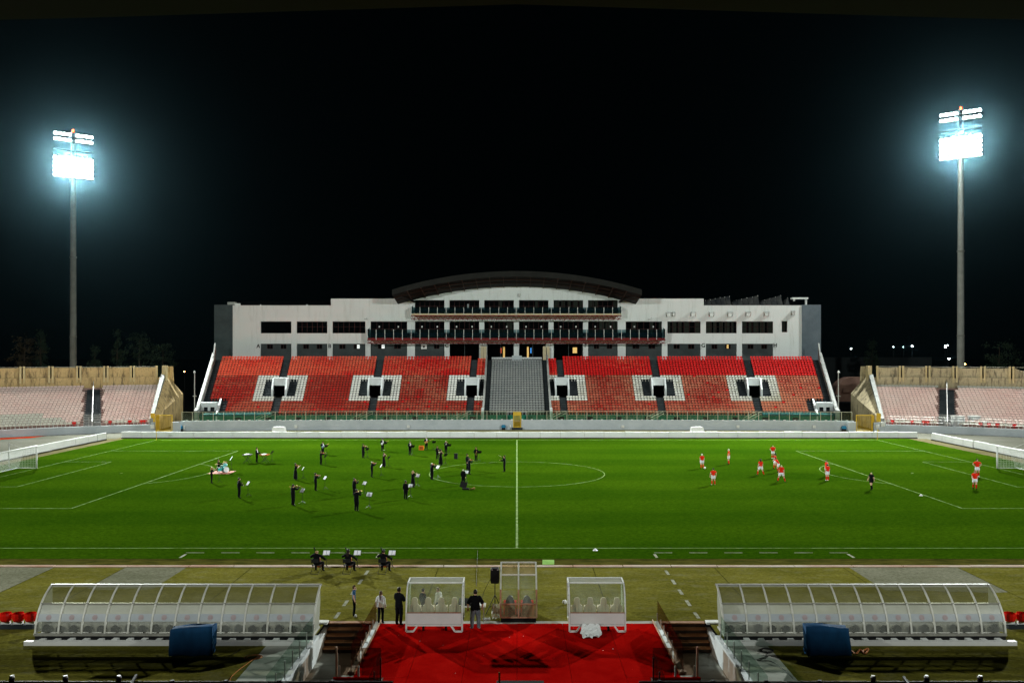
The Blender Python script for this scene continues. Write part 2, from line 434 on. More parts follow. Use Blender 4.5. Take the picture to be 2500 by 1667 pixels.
# people and instruments
SKIN = mat('skin', (0.42, 0.225, 0.145), rough=0.55)
SKIN2 = mat('fair_skin', (0.52, 0.30, 0.215), rough=0.55)
SUIT = mat('black_suit', (0.0022, 0.0022, 0.0026), rough=0.9, spec=.08)
NAVYSUIT = mat('charcoal_jacket', (0.006, 0.0065, 0.009), rough=0.9, spec=.1)
SHIRT = mat('white_cloth', (0.66, 0.66, 0.65), (0.72, 0.72, 0.71), 4, 0.8)
TEE = mat('black_tee', (0.0028, 0.0028, 0.0032), rough=0.9, spec=.08)
JEANS = mat('faded_grey_jeans', (0.085, 0.10, 0.11), (0.17, 0.195, 0.21), 6, 0.9, which='obj')
JERSEY = mat('red_jersey', (0.60, 0.016, 0.005), (0.66, 0.03, 0.008), 3, 0.8, spec=.05)
SHORTS = mat('white_shorts', (0.70, 0.70, 0.72), rough=0.8)
SOCK = mat('red_sock', (0.50, 0.014, 0.006), rough=0.9, spec=.05)
BLUEKIT = mat('blue_white_jersey', (0.010, 0.055, 0.13), (0.50, 0.55, 0.62), 4.5, 0.7, lo=0.56, hi=0.60, which='obj')
NAVYPANTS = mat('navy_trousers', (0.004, 0.005, 0.009), rough=0.9, spec=.1)
SHOEB = mat('black_shoe', (0.008, 0.008, 0.008), rough=0.35)
SHOEW = mat('white_shoe', (0.70, 0.70, 0.70), rough=0.5)
HAIRD = mat('dark_hair', (0.010, 0.007, 0.005), (0.022, 0.014, 0.010), 20, 0.5)
HAIRB = mat('brown_hair', (0.045, 0.022, 0.011), (0.08, 0.04, 0.02), 20, 0.5)
HAIRL = mat('fair_hair', (0.30, 0.18, 0.08), (0.40, 0.27, 0.13), 20, 0.5)
HAIRG = mat('white_hair', (0.50, 0.48, 0.44), (0.60, 0.58, 0.55), 20, 0.6)
VIOLIN = mat('violin_varnish', (0.24, 0.055, 0.012), (0.34, 0.09, 0.02), 6, 0.3)
BRASS = mat('brass', (0.62, 0.40, 0.12), rough=0.25, metal=0.9)
PAPER = mat('sheet_paper', (0.78, 0.80, 0.82), rough=0.7)
TURQ = mat('turquoise_drum', (0.03, 0.42, 0.42), (0.10, 0.52, 0.52), 5, 0.3)
DRUMHEAD = mat('white_drumhead', (0.72, 0.76, 0.76), rough=0.5)
RUG = mat('reddish_rug', (0.40, 0.12, 0.08), (0.52, 0.30, 0.24), 2, 0.9)
GOLDWOOD = mat('honey_guitar', (0.46, 0.24, 0.08), rough=0.3)
GUITARBLUE = mat('pale_blue_guitar', (0.30, 0.46, 0.50), rough=0.3)
EYE = mat('eye_dark', (0.01, 0.008, 0.006), rough=0.2)
LIP = mat('lip', (0.30, 0.10, 0.08), rough=0.5)

PARAPET = mat('grey_weathered_parapet', (0.17, 0.175, 0.165), (0.27, 0.275, 0.26), 1.2, 0.85, bmp=.1)
PANELOW = glass('clear_lower_polycarbonate', (0.62, 0.62, 0.56), 0.78, 0.15, dirt=(1.6, 0.20, 0.44, (0.6, 1, 0.5)), diffuse=(0.44, 0.45, 0.40), milky=True)
PIERLIT = mat('lit_blue_grey_pier_render', (0.085, 0.108, 0.125), (0.12, 0.145, 0.165), 0.5, 0.9, bmp=0.1)  # lighter, bluer pier copy; the light on that end is put into the colour
# ---------------------------------------------------------------- ground
def sheet(name, rects, z, m, kind='structure'):
    b = MB()
    for x0, x1, y0, y1 in rects: b.quad((x0,y0,z),(x1,y0,z),(x1,y1,z),(x0,y1,z))
    o = b.build(name, m); o['kind'] = kind
    return o
PITX = 8.8
sheet('ground', [(-1600,-PITX-.1,-300,38.95),(PITX+.1,1600,-300,38.95),(-1600,1600,38.95,2200),(-PITX-.1,PITX+.1,-300,16)], -0.10, ASPHALT)
sheet('running_track', [(-100,100,49.0,140)], -0.05, TRACK)
sheet('tan_track_strip', [(-59.5,59.5,123.6,139.0)], -0.03, TAN_TRACK)
rt = MB()
for s in (-1,):
    pts = [(-45.4 - 49.4*math.sin(R(t)), 87.3 + 49.4*math.cos(R(t)), -0.02) for t in range(33, 60, 3)]
    inn = [(-45.4 - 46.6*math.sin(R(t)), 87.3 + 46.6*math.cos(R(t)), -0.02) for t in range(33, 60, 3)]
    inn[0] = pts[0]
    for i in range(len(pts)-1): rt.quad(pts[i], pts[i+1], inn[i+1], inn[i])
rt.build('red_track_edge', REDTRACK)['kind'] = 'structure'
apron = sheet('artificial_turf_apron', [(-80,80,38.95,48.8),(-80,-PITX-.1,14,38.95),(PITX+.1,80,14,38.95)], -0.004, APRON)
sheet('rough_verge', [(-58,58,49.1,50.75)], -0.012, ROUGH_GRASS)
kb = MB()
x = -70.0
while x < 70:
    w = random.uniform(2.5, 5.0)
    kb.box(x, x+w-.05, 48.8 + random.uniform(-.02,.02), 49.12 + random.uniform(-.02,.02), -.05, .035 + random.uniform(0,.02)); x += w
kb.build('track_kerb', KERB)['kind'] = 'structure'
pitch = sheet('pitch', [(-58,58,50.75,123.5)], 0.0, GRASS)
pl = MB(); pl.box(-58,58,50.60,50.748,-.05,.012)
pl.build('pitch_edge', ROUGH_GRASS, pitch)
# the stepped edge between tan strip and grass
sheet('concrete_edge_strip', [(-60.6,-58,50.75,123.5),(58,60.6,50.75,123.5)], -0.02, TAN_TRACK)
YC = 87.6; YN, YF = YC - 34, YC + 34
def pline(pts, w=0.10, m=LINE, z=0.006, par=None, nm='line'):
    b = MB(); pts = [Vector((p[0], p[1], z)) for p in pts]
    for i in range(len(pts) - 1):
        t = (pts[i+1] - pts[i]).normalized(); n = Vector((-t.y, t.x, 0)) * (w/2)
        b.quad(pts[i]-n, pts[i+1]-n, pts[i+1]+n, pts[i]+n)
    return b.build(nm, m, par or pitch)
def arc(cx, cy, r, a0, a1, n=40): return [(cx + r*math.cos(R(a0+(a1-a0)*i/n)), cy + r*math.sin(R(a0+(a1-a0)*i/n))) for i in range(n+1)]
pline([(-52.5,YN),(52.5,YN)]); pline([(-52.5,YF),(52.5,YF)], .12); pline([(0,YN),(0,YF)], z=.008, w=.15)
pline(arc(0,YC,9.15,0,360,72), z=.01)
for s in (-1, 1):
    pline([(s*52.5,YN),(s*52.5,YF)], z=.008)
    pline([(s*52.5,YC-20.16),(s*36,YC-20.16),(s*36,YC+20.16),(s*52.5,YC+20.16)], .12, z=.010)
    pline([(s*52.5,YC-9.16),(s*47,YC-9.16),(s*47,YC+9.16),(s*52.5,YC+9.16)], z=.010)
    a = math.degrees(math.acos(5.5/9.15))
    pline(arc(s*41.5,YC,9.15,(180-a) if s>0 else -a,(180+a) if s>0 else a,24), z=.012)
    sp = MB(); sp.add([(s*41.5+.16*math.cos(k*.785), YC+.16*math.sin(k*.785), .006) for k in range(8)], [tuple(range(8))]); sp.build('penalty_spot', LINE, pitch)
    # technical areas: dashed lines across grass, verge and apron
    for k in range(6): pline([(s*(8.6+2.2*k),52.35),(s*(9.75+2.2*k),52.35)], .1, DASH, nm='dash')
    for xx in (8.56, 20.6):
        for k in range(7):
            y0 = 39.3 + 1.95*k
            if 48.3 < y0 < 48.9: y0 = 47.4
            if y0 + .9 > 48.7 and y0 < 49.2: continue
            if xx > 20 and y0 < 49: continue
            pline([(s*xx,y0),(s*xx,y0+.95)], .17, DASH, z=.008 if y0 < 48 else .016, par=apron, nm='dash')
for rc in ((-80,-27.0,38.95,48.8),(-22.9,-19.3,44.2,48.8),(19.4,25.7,43.8,48.8),(33,80,38.95,48.8)):
    b = MB(); n_ = 10; x0, x1, y0, y1 = rc
    vs = [(x0+(x1-x0)*k/n_, y0+(random.uniform(-.25,.25) if y0 > 40 else 0), .0) for k in range(n_+1)]+[(x0+(x1-x0)*k/n_, y1, .0) for k in range(n_+1)]
    b.add(vs, [(k,k+1,n_+2+k,n_+1+k) for k in range(n_)]); b.build('turf_roll', APRON_PALE, apron)
# seams of the artificial turf
for xx in (-27.02,-22.9,-15.5,-4.6,4.4,11.5,19.0,25.7,33):
    b = MB(); b.quad((xx,39.2,.004),(xx+.05,39.2,.004),(xx+.05,48.75,.004),(xx,48.75,.004)); b.build('seam', ROUGH_GRASS, apron)

# ---------------------------------------------------------------- goals and corner flags
def goal(s, label):
    X = s*52.5; D = 2.1
    t = thing('goal', label, 'goal', (X, YC, 0))
    y0, y1 = YC-3.66, YC+3.66
    for y in (y0, y1):
        b = MB(); b.tube([(X,y,0),(X,y,2.44)], .085, 10); b.build('post', WHITEMETAL, t, True)
    b = MB(); b.tube([(X,y0-.06,2.44),(X,y1+.06,2.44)], .085, 10); b.build('crossbar', WHITEMETAL, t, True)
    b = MB(); b.tube([(X,y0,.04),(X+s*D,y0+.1,.04),(X+s*D,y1-.1,.04),(X,y1,.04)], .035, 6); b.build('ground_bar', WHITEMETAL, t, True)
    for y in (y0-.3, y1+.3):
        b = MB(); b.tube([(X+s*3.2,y,0),(X+s*3.2,y,2.7)], .05, 8); b.build('net_support', GALV, t, True)
        b = MB(); b.tube([(X+s*3.2,y,2.68),(X+s*1.2,y+(.1 if y<YC else -.1),2.0)], .012, 4); b.build('tension_cord', WHITEMETAL, t)
    n = MB(); w = .024
    def P(u, v):   # v 0..1 runs from bar down the back to the ground
        y = y0 + u*(y1-y0)
        if v < .35: q = v/.35; return (X+s*(q*1.3), y, 2.42 - .25*q*q - .05*math.sin(u*math.pi))
        q = (v-.35)/.65; return (X+s*(1.3+.75*q), y, 2.17*(1-q)+.04*q)
    NU, NV = 44, 22
    for i in range(NU+1): n.tube([P(i/NU, j/NV) for j in range(NV+1)], w*.5, 3)
    for j in range(NV+1): n.tube([P(i/8, j/NV) for i in range(9)], w*.5, 3)
    for y in (y0, y1):
        for k in range(1, 12):
            z = 2.4*k/12; e = 1.3 if z > 2.17 else 1.3+.75*(1-z/2.17)
            n.tube([(X,y,z),(X+s*e,y,z)], w*.5, 3)
        for k in range(1, 12):
            e = 2.05*k/12; zt = 2.3 if e < 1.3 else 2.17*(1-(e-1.3)/.75)
            n.tube([(X+s*e,y,.04),(X+s*e,y,max(.1,zt))], w*.5, 3)
    n.build('net', NET, t, kind='stuff')
goal(-1, 'white goal with net on the orchestra half of the pitch')
goal(1, 'white goal with net on the half with the red players')
for s, nm in ((-1, 'orchestra'), (1, 'red players')):
    t = thing('corner_flag', f'small yellow corner flag at the far corner on the half of the {nm}', 'flag', (s*52.5, YF, 0))
    b = MB(); b.tube([(s*52.5,YF,0),(s*52.5,YF,1.55)], .04, 6); b.build('pole', YELLOW, t)
    b = MB(); b.prism([(s*52.5,YF,1.2),(s*52.5,YF,1.55),(s*52.5+.4,YF-.1,1.35)], (0,.02,0)); b.build('flag', YELLOW, t)

# ---------------------------------------------------------------- white perimeter boards
def boards(label, p0, p1, h, step):
    p0 = Vector((*p0,0)); p1 = Vector((*p1,0)); L = (p1-p0).length; t = (p1-p0)/L; n = Vector((-t.y,t.x,0))
    th = thing('perimeter_board_row', label, 'barrier', (p0.x,p0.y,0))
    s = 0.0
    while s < L - .3:
        w = min(random.uniform(step*.8, step*1.2), L-s)
        b = MB(); o = random.uniform(-.05,.05); hh = h + random.uniform(-.03,.03)
        a = p0+t*(s+.025)+n*o; c = p0+t*(s+w-.025)+n*(o+random.uniform(-.05,.05)); mid = (a+c)/2+n*random.uniform(-.06,.06)
        prof = [(0,.07),(-.02,hh*.5),(.03,hh-.04),(.10,hh),(.22,hh),(.28,hh-.05),(.30,.07)]
        rows = [[q + n*(d-.15) + Vector((0,0,z + (random.uniform(-.02,.02) if k not in (0,6) else 0))) for k,(d,z) in enumerate(prof)] for q in (a, mid, c)]
        m = len(prof)
        vs = [v for r_ in rows for v in r_]
        fs = [(i*m+k, (i+1)*m+k, (i+1)*m+(k+1)%m, i*m+(k+1)%m) for i in range(2) for k in range(m)] + [tuple(range(m)), tuple(2*m+k for k in reversed(range(m)))]
        b.add(vs, fs); b.build('panel', BOARD, th)
        s += w
    b = MB(); b.bar(p0+Vector((0,0,.02)), p1+Vector((0,0,.02)), .34, .10); b.build('foot', BOARDBASE, th)
boards('long row of white cloth-covered boards behind the far touchline', (-59.0,124.6), (59.7,124.6), .93, 3.3)
boards('white boards beside the goal on the orchestra half', (-60.4,122.6), (-60.4,70), .98, 2.9)
boards('white boards beside the goal on the half of the red players', (60.8,122.2), (60.8,70), .98, 2.9)
for px, nm in ((681,'musicians'), (1702,'red players')):
    X = PX(px,129)
    b = MB(); b.prism([(X-1.0,128.6,.0),(X+1.0,128.6,.0),(X+.95,128.6,1.0),(X+.78,128.6,1.28),(X-.78,128.6,1.28),(X-.95,128.6,1.0)], (0,1.0,0))
    tag(b.build('covered_bench', PLASTIC), f'white covered bench showing over the boards behind the {nm}', 'bench')

# ---------------------------------------------------------------- flood light towers
lamp_b = MB(); lamp_b.tube([(0,0,0),(0,-.34,-.07)], [.22,.40], 10, 0); lamp_b.tube([(0,-.345,-.072),(0,-.352,-.074)], .375, 10, 1)
LAMP_ME = lamp_b.mesh('lamp', [GALV, LAMP])
def tower(i, c, label):
    x, y = c['foot']; z = c['z']
    t = thing('floodlight_tower', label, 'floodlight', (x, y, 0), rz=R(c['yaw']), world=False)
    b = MB(); b.tube([(0,0,0),(0,0,16),(0,0,16.01),(0,0,32),(0,0,32.01),(0,0,z-2.2)], [.66,.62,.60,.57,.55,.52], 20); b.build('mast', POLE, t, True)
    for zz in (16, 32): b = MB(); b.tube([(0,0,zz-.15),(0,0,zz+.15)], .68, 20); b.build('mast_joint', POLE, t)
    b = MB()
    for k in range(6): b.bar((-3.5,-.1,z-2.2+.86*k),(3.5,-.1,z-2.2+.86*k),.12)
    for k in range(9): b.bar((-3.4+.85*k,.0,z-2.4),(-3.4+.85*k,.0,z+2.4),.1)
    for xx in (-.35,.35): b.bar((xx,.1,z-2.4),(xx,.1,z+7.0),.22)
    for zz in (5.05, 6.15): b.bar((-3.5,-.1,z+zz),(3.5,-.1,z+zz),.12)
    b.box(-3.5,3.5,-.6,.6,z+3.15,z+3.22)
    b.build('headframe', GALV, t)
    if c['seen']:
        for r_ in range(5):
            for k in range(9): put('lamp', LAMP_ME, t, (-3.2+.80*k, -.15, z-2.0+.86*r_))
        for r_ in range(2):
            for k in range(8):
                xx = -3.15+.78*k + (.0 if k < 4 else .84)
                put('lamp', LAMP_ME, t, (xx, -.15, z+5.15+1.1*r_))
        b = MB(); b.ell((0,.1,z+7.25),(.18,.18,.28),8,5); b.build('beacon', REDLAMP, t)
    banks = [(c['aim'], c['power'], c['spread'], 2.4, 1.8, -.75)]
    if 'beam' in c: banks.append((*c['beam'], 2.4, 1.8, -.80))     # narrow-beam lamps of the same head
    for aim, pw, spr, sx, sy, yy in banks:
        ld = bpy.data.lights.new('flood_bank', 'AREA')
        ld.shape = 'RECTANGLE'; ld.size = sx; ld.size_y = sy
        ld.energy = pw; ld.spread = R(spr); ld.color = LIGHT_TINT
        lo = bpy.data.objects.new('flood_bank', ld); COL.objects.link(lo)
        lo.parent = t
        d = (Vector(aim) - Vector((x, y, z))).normalized()
        d.rotate(Matrix.Rotation(-R(c['yaw']), 3, 'Z'))
        lo.location = (0, yy, z)
        lo.rotation_euler = d.to_track_quat('-Z', 'Y').to_euler()
TL = ['tall lit floodlight mast rising behind the ochre stained terrace wall', 'tall lit floodlight mast rising behind the buff terrace wall with street lights beyond',
      'floodlight mast behind the near side on the orchestra half', 'floodlight mast behind the near side on the half of the red players']
for i, c in enumerate(FLOODS): tower(i, c, TL[i])

# ---------------------------------------------------------------- seats
def seat_mb(w=.44):
    b = MB(); h = w/2
    # pan
    b.add([(-h,-.20,.40),(h,-.20,.40),(h*.9,.20,.38),(-h*.9,.20,.38),(-h,-.22,.45),(h,-.22,.45),(h*.9,.16,.43),(-h*.9,.16,.43)],
          [(4,5,6,7),(0,1,5,4),(1,2,6,5),(3,0,4,7),(3,2,1,0)])
    # curved back, rounded top corners
    prof = [(-h*.92,.43,.03),(-h,.56,.0),(-h*.88,.66,.03),(-h*.55,.71,.06),(h*.55,.71,.06),(h*.88,.66,.03),(h,.56,.0),(h*.92,.43,.03)]
    fr = [(x_, .17+d_+(.03 if z_>.6 else 0), z_) for x_,z_,d_ in prof]; bk = [(x_*.98, y_+.05, z_) for x_,y_,z_ in fr]
    b.add(fr+bk, [tuple(range(8)), tuple(8+k for k in reversed(range(8)))] + [(k, 8+k, 8+k+1, k+1) for k in range(7)])
    b.box(-.05,.05,-.02,.12,0.0,.39)
    return b
SEAT = seat_mb(.475)
SEATN = seat_mb(.562)
def place_seats(parent, org, items, mats, base, n_single=300):
    """items: (x, y, z, rz, material index); nearest ones become objects, the rest one joined part"""
    items = sorted(items, key=lambda a: a[1])
    meshes = {}
    rest = MB()
    for k, (x_, y_, z_, a_, mi) in enumerate(items):
        if k < n_single:
            if mi not in meshes:
                meshes[mi] = base.mesh('seat', mats[mi])
            put('seat', meshes[mi], parent, (x_-org[0], y_-org[1], z_-org[2]), a_)
        else:
            rest.join(base, Matrix.Translation((x_,y_,z_)) @ Matrix.Rotation(a_,4,'Z'), mi)
    rest.build('seat_rows', mats, parent, kind='stuff')

# ---------------------------------------------------------------- main grandstand opposite
ROWS, TREAD, RISE, Z0, Y0 = 25, .72, .386, 2.15, 142.2
def SP(u, v, z):
    au = abs(u); x_ = math.copysign(au + max(0, au-8.7)*.00457*v, u)
    return (x_, Y0 + v - .001*u*u, z)
def SA(u): return math.atan(-.002*u)
AIS = [(7.4,8.7),(24.05,25.35),(40.25,41.55)]
stand = thing('grandstand', 'long grandstand of red, white and grey seats under the white building', 'grandstand', (0, 138.6, 0))
ub = set([0,4.75,5.6,5.95,53.7])
for a, b_ in AIS:
    c_ = (a+b_)/2
    ub |= {a, b_, c_-1.0, c_+1.0, c_-1.25, c_+1.25}
ub |= {12,16,20,29,33,37,45,49,50.4,52.05,53.1}
ub = sorted(ub); ub = [-u for u in reversed(ub) if u > 0] + ub
def in_vom(u0, u1, r):
    m_ = abs((u0+u1)/2)
    return 8 <= r <= 13 and any(abs(m_-(a+b_)/2) < 1.0 for a, b_ in AIS)
tb = MB()
for r in range(ROWS):
    v0, v1, z = r*TREAD, (r+1)*TREAD, Z0 + RISE*r
    for u0, u1 in zip(ub[:-1], ub[1:]):
        if in_vom(u0, u1, r): continue
        tb.quad(SP(u0,v0,z),SP(u1,v0,z),SP(u1,v1,z),SP(u0,v1,z))
        tb.quad(SP(u0,v0,z-RISE),SP(u1,v0,z-RISE),SP(u1,v0,z),SP(u0,v0,z))
tb.build('terrace', STEP, stand)
AISM = mat('aisle_step_grey', (0.030,0.038,0.042), (0.05,0.06,0.062), 1.0, .85)
for s in (-1,1):   # aisle half steps
    for a, b_ in AIS + [(4.85,5.55),(52.15,53.05)]:
        vom = any(abs((a+b_)/2-(p+q)/2) < .1 for p, q in AIS)
        for ra, rb in (((0,7),(14,ROWS-1)) if vom else ((6 if a > 52 else 1, ROWS-1),)):
            hb = MB()
            for r in range(ra, rb):
                u0, u1 = s*(a+.08), s*(b_-.08); v0 = r*TREAD+.34; z = Z0+RISE*r; v1 = (r+1)*TREAD-.003
                p = [SP(u0,v0,z),SP(u1,v0,z),SP(u1,v1,z),SP(u0,v1,z)]; q = [(x_,y_,z_+.19) for x_,y_,z_ in p]
                hb.add(p+q, [(4,5,6,7),(0,1,5,4),(1,2,6,5),(3,0,4,7)])
            hb.build('aisle_steps', AISM, stand)
items = []
def addseat(u, r, k): 
    x_,y_,z_ = SP(u, r*TREAD+.36, Z0+RISE*r); items.append((x_, y_, z_, SA(u), k))
BL = [(5.95,7.45,3,'s'),(8.7,24.05,30,'c'),(25.35,40.25,29,'c'),(41.55,52.05,21,'a')]
for r in range(ROWS):
    if r <= 23:
        for k in range(19): addseat(-4.5+.5*k, r, 3)
    for s in (-1,1):
        for a, b_, n, ty in BL:
            for i in range(n):
                u = a + (i+.5)*(b_-a)/n
                dl = n-1-i if ty == 's' else i                     # seats away from an aisle
                dr = 99 if ty in 'sa' else n-1-i
                dn = min(dl, dr)
                if ty == 'a' and r <= 5 and u > 49.0: continue
                if ty == 'a' and r == 0: continue
                if r == 24 and ty == 's': continue
                kind = 0 if r >= 16 else 1
                if dn < 7 and 5 <= r <= 15:
                    if r in (5,6,14,15):
                        kind = 2
                        if r == 14 and dn == 0: continue
                    elif dn >= 4: kind = 2
                    else: continue
                addseat(s*u, r, kind)
place_seats(stand, (0,138.6,0), items, [RED_UP, RED_LOW, WHITE_SEAT, GREY_SEAT], SEAT)
# vomitories
for s in (-1,1):
    for a, b_ in AIS:
        uc = s*(a+b_)/2
        for e in (-1,1):
            w = MB(); prof = [(5.75,4.9),(5.75,6.35),(7.5,8.28),(10.05,8.28),(10.05,4.9)]
            u0, u1 = uc+e*1.0, uc+e*1.26
            w.add([SP(u0,v,z) for v,z in prof]+[SP(u1,v,z) for v,z in prof], [(0,1,2,3,4),(9,8,7,6,5)]+[(k,5+k,5+(k+1)%5,(k+1)%5) for k in range(5)])
            w.build('vomitory_cheek_wall', WHITEWALL, stand)
        w = MB()
        p = [SP(uc-.995,7.05,6.97),SP(uc+.995,7.05,6.97),SP(uc+.995,7.52,8.30),SP(uc-.995,7.52,8.30),SP(uc-.995,10.06,6.97),SP(uc+.995,10.06,6.97),SP(uc+.995,10.06,8.30),SP(uc-.995,10.06,8.30)]
        w.add(p, [(0,1,2,3),(3,2,6,7),(0,4,5,1),(4,7,6,5),(0,3,7,4),(1,5,6,2)]); w.build('vomitory_lintel', WHITEWALL, stand)
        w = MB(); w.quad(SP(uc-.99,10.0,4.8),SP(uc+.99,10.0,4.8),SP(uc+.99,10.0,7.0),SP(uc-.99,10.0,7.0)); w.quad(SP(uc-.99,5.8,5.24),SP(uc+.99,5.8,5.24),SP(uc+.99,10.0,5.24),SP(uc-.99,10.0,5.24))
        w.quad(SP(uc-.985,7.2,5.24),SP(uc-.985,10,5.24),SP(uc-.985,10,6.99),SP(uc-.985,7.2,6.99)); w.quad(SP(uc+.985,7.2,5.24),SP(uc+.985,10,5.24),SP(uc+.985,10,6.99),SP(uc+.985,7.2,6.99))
        w.build('vomitory_passage', INTERIOR_SHADE, stand)  # passage lining in the shade colour, closed by a dark back sheet
    # end portal by the outer stair
    for nm_, ua, ub_, za, zb, va, vb in (('portal_post',50.45,50.85,2.2,4.3,1.6,1.95),('portal_post',51.55,51.95,2.2,3.55,1.6,1.95),('portal_post',52.6,53.05,2.2,4.3,1.6,1.95),('portal_lintel',50.4,53.06,3.56,4.35,1.55,2.6)):
        w = MB(); p = [SP(s*ua,va,za),SP(s*ub_,va,za),SP(s*ub_,vb,za),SP(s*ua,vb,za)]; q = [(x_,y_,zb) for x_,y_,_ in p]
        w.add(p+q, [(0,1,2,3),(4,5,6,7),(0,1,5,4),(1,2,6,5),(2,3,7,6),(3,0,4,7)]); w.build(nm_, WHITEWALL, stand)
    w = MB(); w.quad(SP(s*50.5,2.5,2.2),SP(s*53,2.5,2.2),SP(s*53,2.5,3.6),SP(s*50.5,2.5,3.6)); w.build('portal_shade', INTERIOR_SHADE, stand)  # flat dark sheet standing in for the shade inside the portal
    w = MB(); prof = [(-.1,1.4),(-.1,2.6),(4.4,4.85),(4.4,4.0)]
    w.add([SP(s*50.15,v,z) for v,z in prof]+[SP(s*50.4,v,z) for v,z in prof], [(0,1,2,3),(7,6,5,4)]+[(k,4+k,4+(k+1)%4,(k+1)%4) for k in range(4)]); w.build('portal_cheek_wall', WHITEWALL, stand)
    # end parapets and dividing walls beside the grey block
    for nm_, ua, ub_, dz, vtop, mm in (('end_parapet',53.1,53.7,1.05,17.9,WHITEPANEL if False else BLUEGREY),('dividing_wall',5.62,5.92,1.0,17.2,BLUEGREY)):
        w = MB(); N = 10
        lo = []; hi = []
        for uu in (ua, ub_):
            for k in range(N+1):
                v = -1.2 + (vtop+1.2)*k/N; zz = Z0 + RISE*max(v,0)/TREAD
                lo.append(SP(s*uu, v, .4 if nm_ == 'end_parapet' else max(1.35, zz-.6))); hi.append(SP(s*uu, v, zz+dz))
        m_ = N+1
        fs = []
        for k in range(N):
            fs += [(k,k+1,2*m_+k+1,2*m_+k),(m_+k,m_+k+1,3*m_+k+1,3*m_+k),(2*m_+k,2*m_+k+1,3*m_+k+1,3*m_+k)]
        fs += [(0,m_,3*m_,2*m_),(N,m_+N,3*m_+N,2*m_+N)]
        w.add(lo+hi, fs); w.build(nm_, PARAPET, stand)
        w = MB(); uu = s*(ua+ub_)/2
        w.tube([SP(uu, -1.2+k*1.9, Z0+RISE*max(-1.2+k*1.9,0)/TREAD+dz+.28) for k in range(11)], .03, 5); w.build('handrail', GALV, stand)
    w = MB(); w.box(s*5.62,s*5.98,140.2,140.55,1.3,3.5); w.build('end_pier', WHITEWALL, stand)
    for uu in (53.15,): 
        w = MB(); w.prism([SP(s*uu,15.5,11.2),SP(s*uu,18.2,11.2),SP(s*uu,18.2,14.6)], (s*.25,0,0)); w.build('parapet_fin', PARAPET, stand)
# front: perimeter wall, deck, green fascia, glass fence
def CW(u, off, z): return (u, 138.6 + off - .00075*u*u, z)
us = [-55+110*k/44 for k in range(45)]
def ribbon(us_, o0, o1, z0, z1):
    b = MB(); n = len(us_)
    for o, z in ((o0,z0),(o1,z0),(o1,z1),(o0,z1)): b.v += [CW(u,o,z) for u in us_]
    for k in range(n-1):
        for j in range(4):
            a, c_ = j*n, ((j+1)%4)*n
            b.f.append((a+k,a+k+1,c_+k+1,c_+k)); b.m.append(0)
    b.f += [(0,n,2*n,3*n),(n-1,2*n-1,3*n-1,4*n-1)]; b.m += [0,0]
    return b
GAP = .62   # the gate in the middle
ribbon([u for u in us if u < -GAP]+[-GAP], 0, .32, -.05, 1.6).build('front_wall', BLUEGREY, stand)
ribbon([GAP]+[u for u in us if u > GAP], 0, .32, -.05, 1.6).build('front_wall', BLUEGREY, stand)
ribbon(us, .33, 4.2, 1.0, 1.30).build('deck', STEP, stand)
fas = [-53+106*k/40 for k in range(41)]
b = MB(); n = len(fas); b.v += [SP(u,-.06,1.25) for u in fas]+[SP(u,-.06,Z0+.02) for u in fas]+[SP(u,.0,Z0+.02) for u in fas]
for k in range(n-1):
    b.f += [(k,k+1,n+k+1,n+k),(n+k,n+k+1,2*n+k+1,2*n+k)]; b.m += [0,0]
b.build('green_fascia', GREENWALL, stand)
for s in (-1,1):
    for k in range(9):
        u = s*(7.5+4.9*k); b = MB(); x_,y_,_ = SP(u,-.10,0); b.box(x_-.5,x_+.5,y_-.05,y_+.02,1.32,1.9); b.build('fascia_vent', BLACK, stand)
    b = MB()
    for k in range(24):
        u = s*(41.6+.5*k)
        x_,y_,_ = SP(u,.1,0); b.add([(x_-.25,y_-.35,2.18),(x_+.25,y_-.35,2.18),(x_+.25,y_+.25,2.2),(x_-.25,y_+.25,2.2),(x_-.25,y_-.3,2.48),(x_+.25,y_-.3,2.52),(x_+.25,y_+.2,2.62),(x_-.25,y_+.2,2.6)],[(0,1,5,4),(4,5,6,7),(1,2,6,5),(3,0,4,7)])
    b.build('teal_cover', TEAL, stand)
    for a, b_ in AIS:            # railed flights from deck to aisle
        um = s*(a+b_)/2
        for e in (-.7,.2):
            w = MB()
            for hz in (.55,.95): w.tube([SP(um-s*0+e-2.2,-1.9,1.3+hz-.3),SP(um+e,-.1,2.2+hz-.3)], .025, 5)
            for q in (0,.5,1): p = Vector(SP(um+e-2.2+2.2*q,-1.9+1.8*q,1.3+.9*q)); w.tube([p, p+Vector((0,0,.68))], .022, 5)
            w.build('stair_rail', CREAMRAIL, stand)
    # rail along the front of row one
    w = MB()
    for ua, ub_ in ((8.7,24.05),(25.35,40.25)):
        for hz in (.35,.75):
            w.tube([SP(s*(ua+(ub_-ua)*k/6),-.12,1.45+hz) for k in range(7)], .022, 5)
        for k in range(12): p = Vector(SP(s*(ua+(ub_-ua)*k/11),-.12,1.3)); w.tube([p,p+Vector((0,0,1.0))], .02, 5)
    w.build('row_rail', CREAMRAIL, stand)
NF = 66
fu = [-54.8+109.6*k/NF for k in range(NF+1)]
post_b = MB(); post_b.box(-.035,.035,-.03,.03,0,1.45); POST_ME = post_b.mesh('fence_post', CREAMRAIL)
brk = MB(); brk.box(-.16,.16,-.12,.06,0,.10); BRK_ME = brk.mesh('bracket', WHITEMETAL)
org = Vector((0,138.6,0))
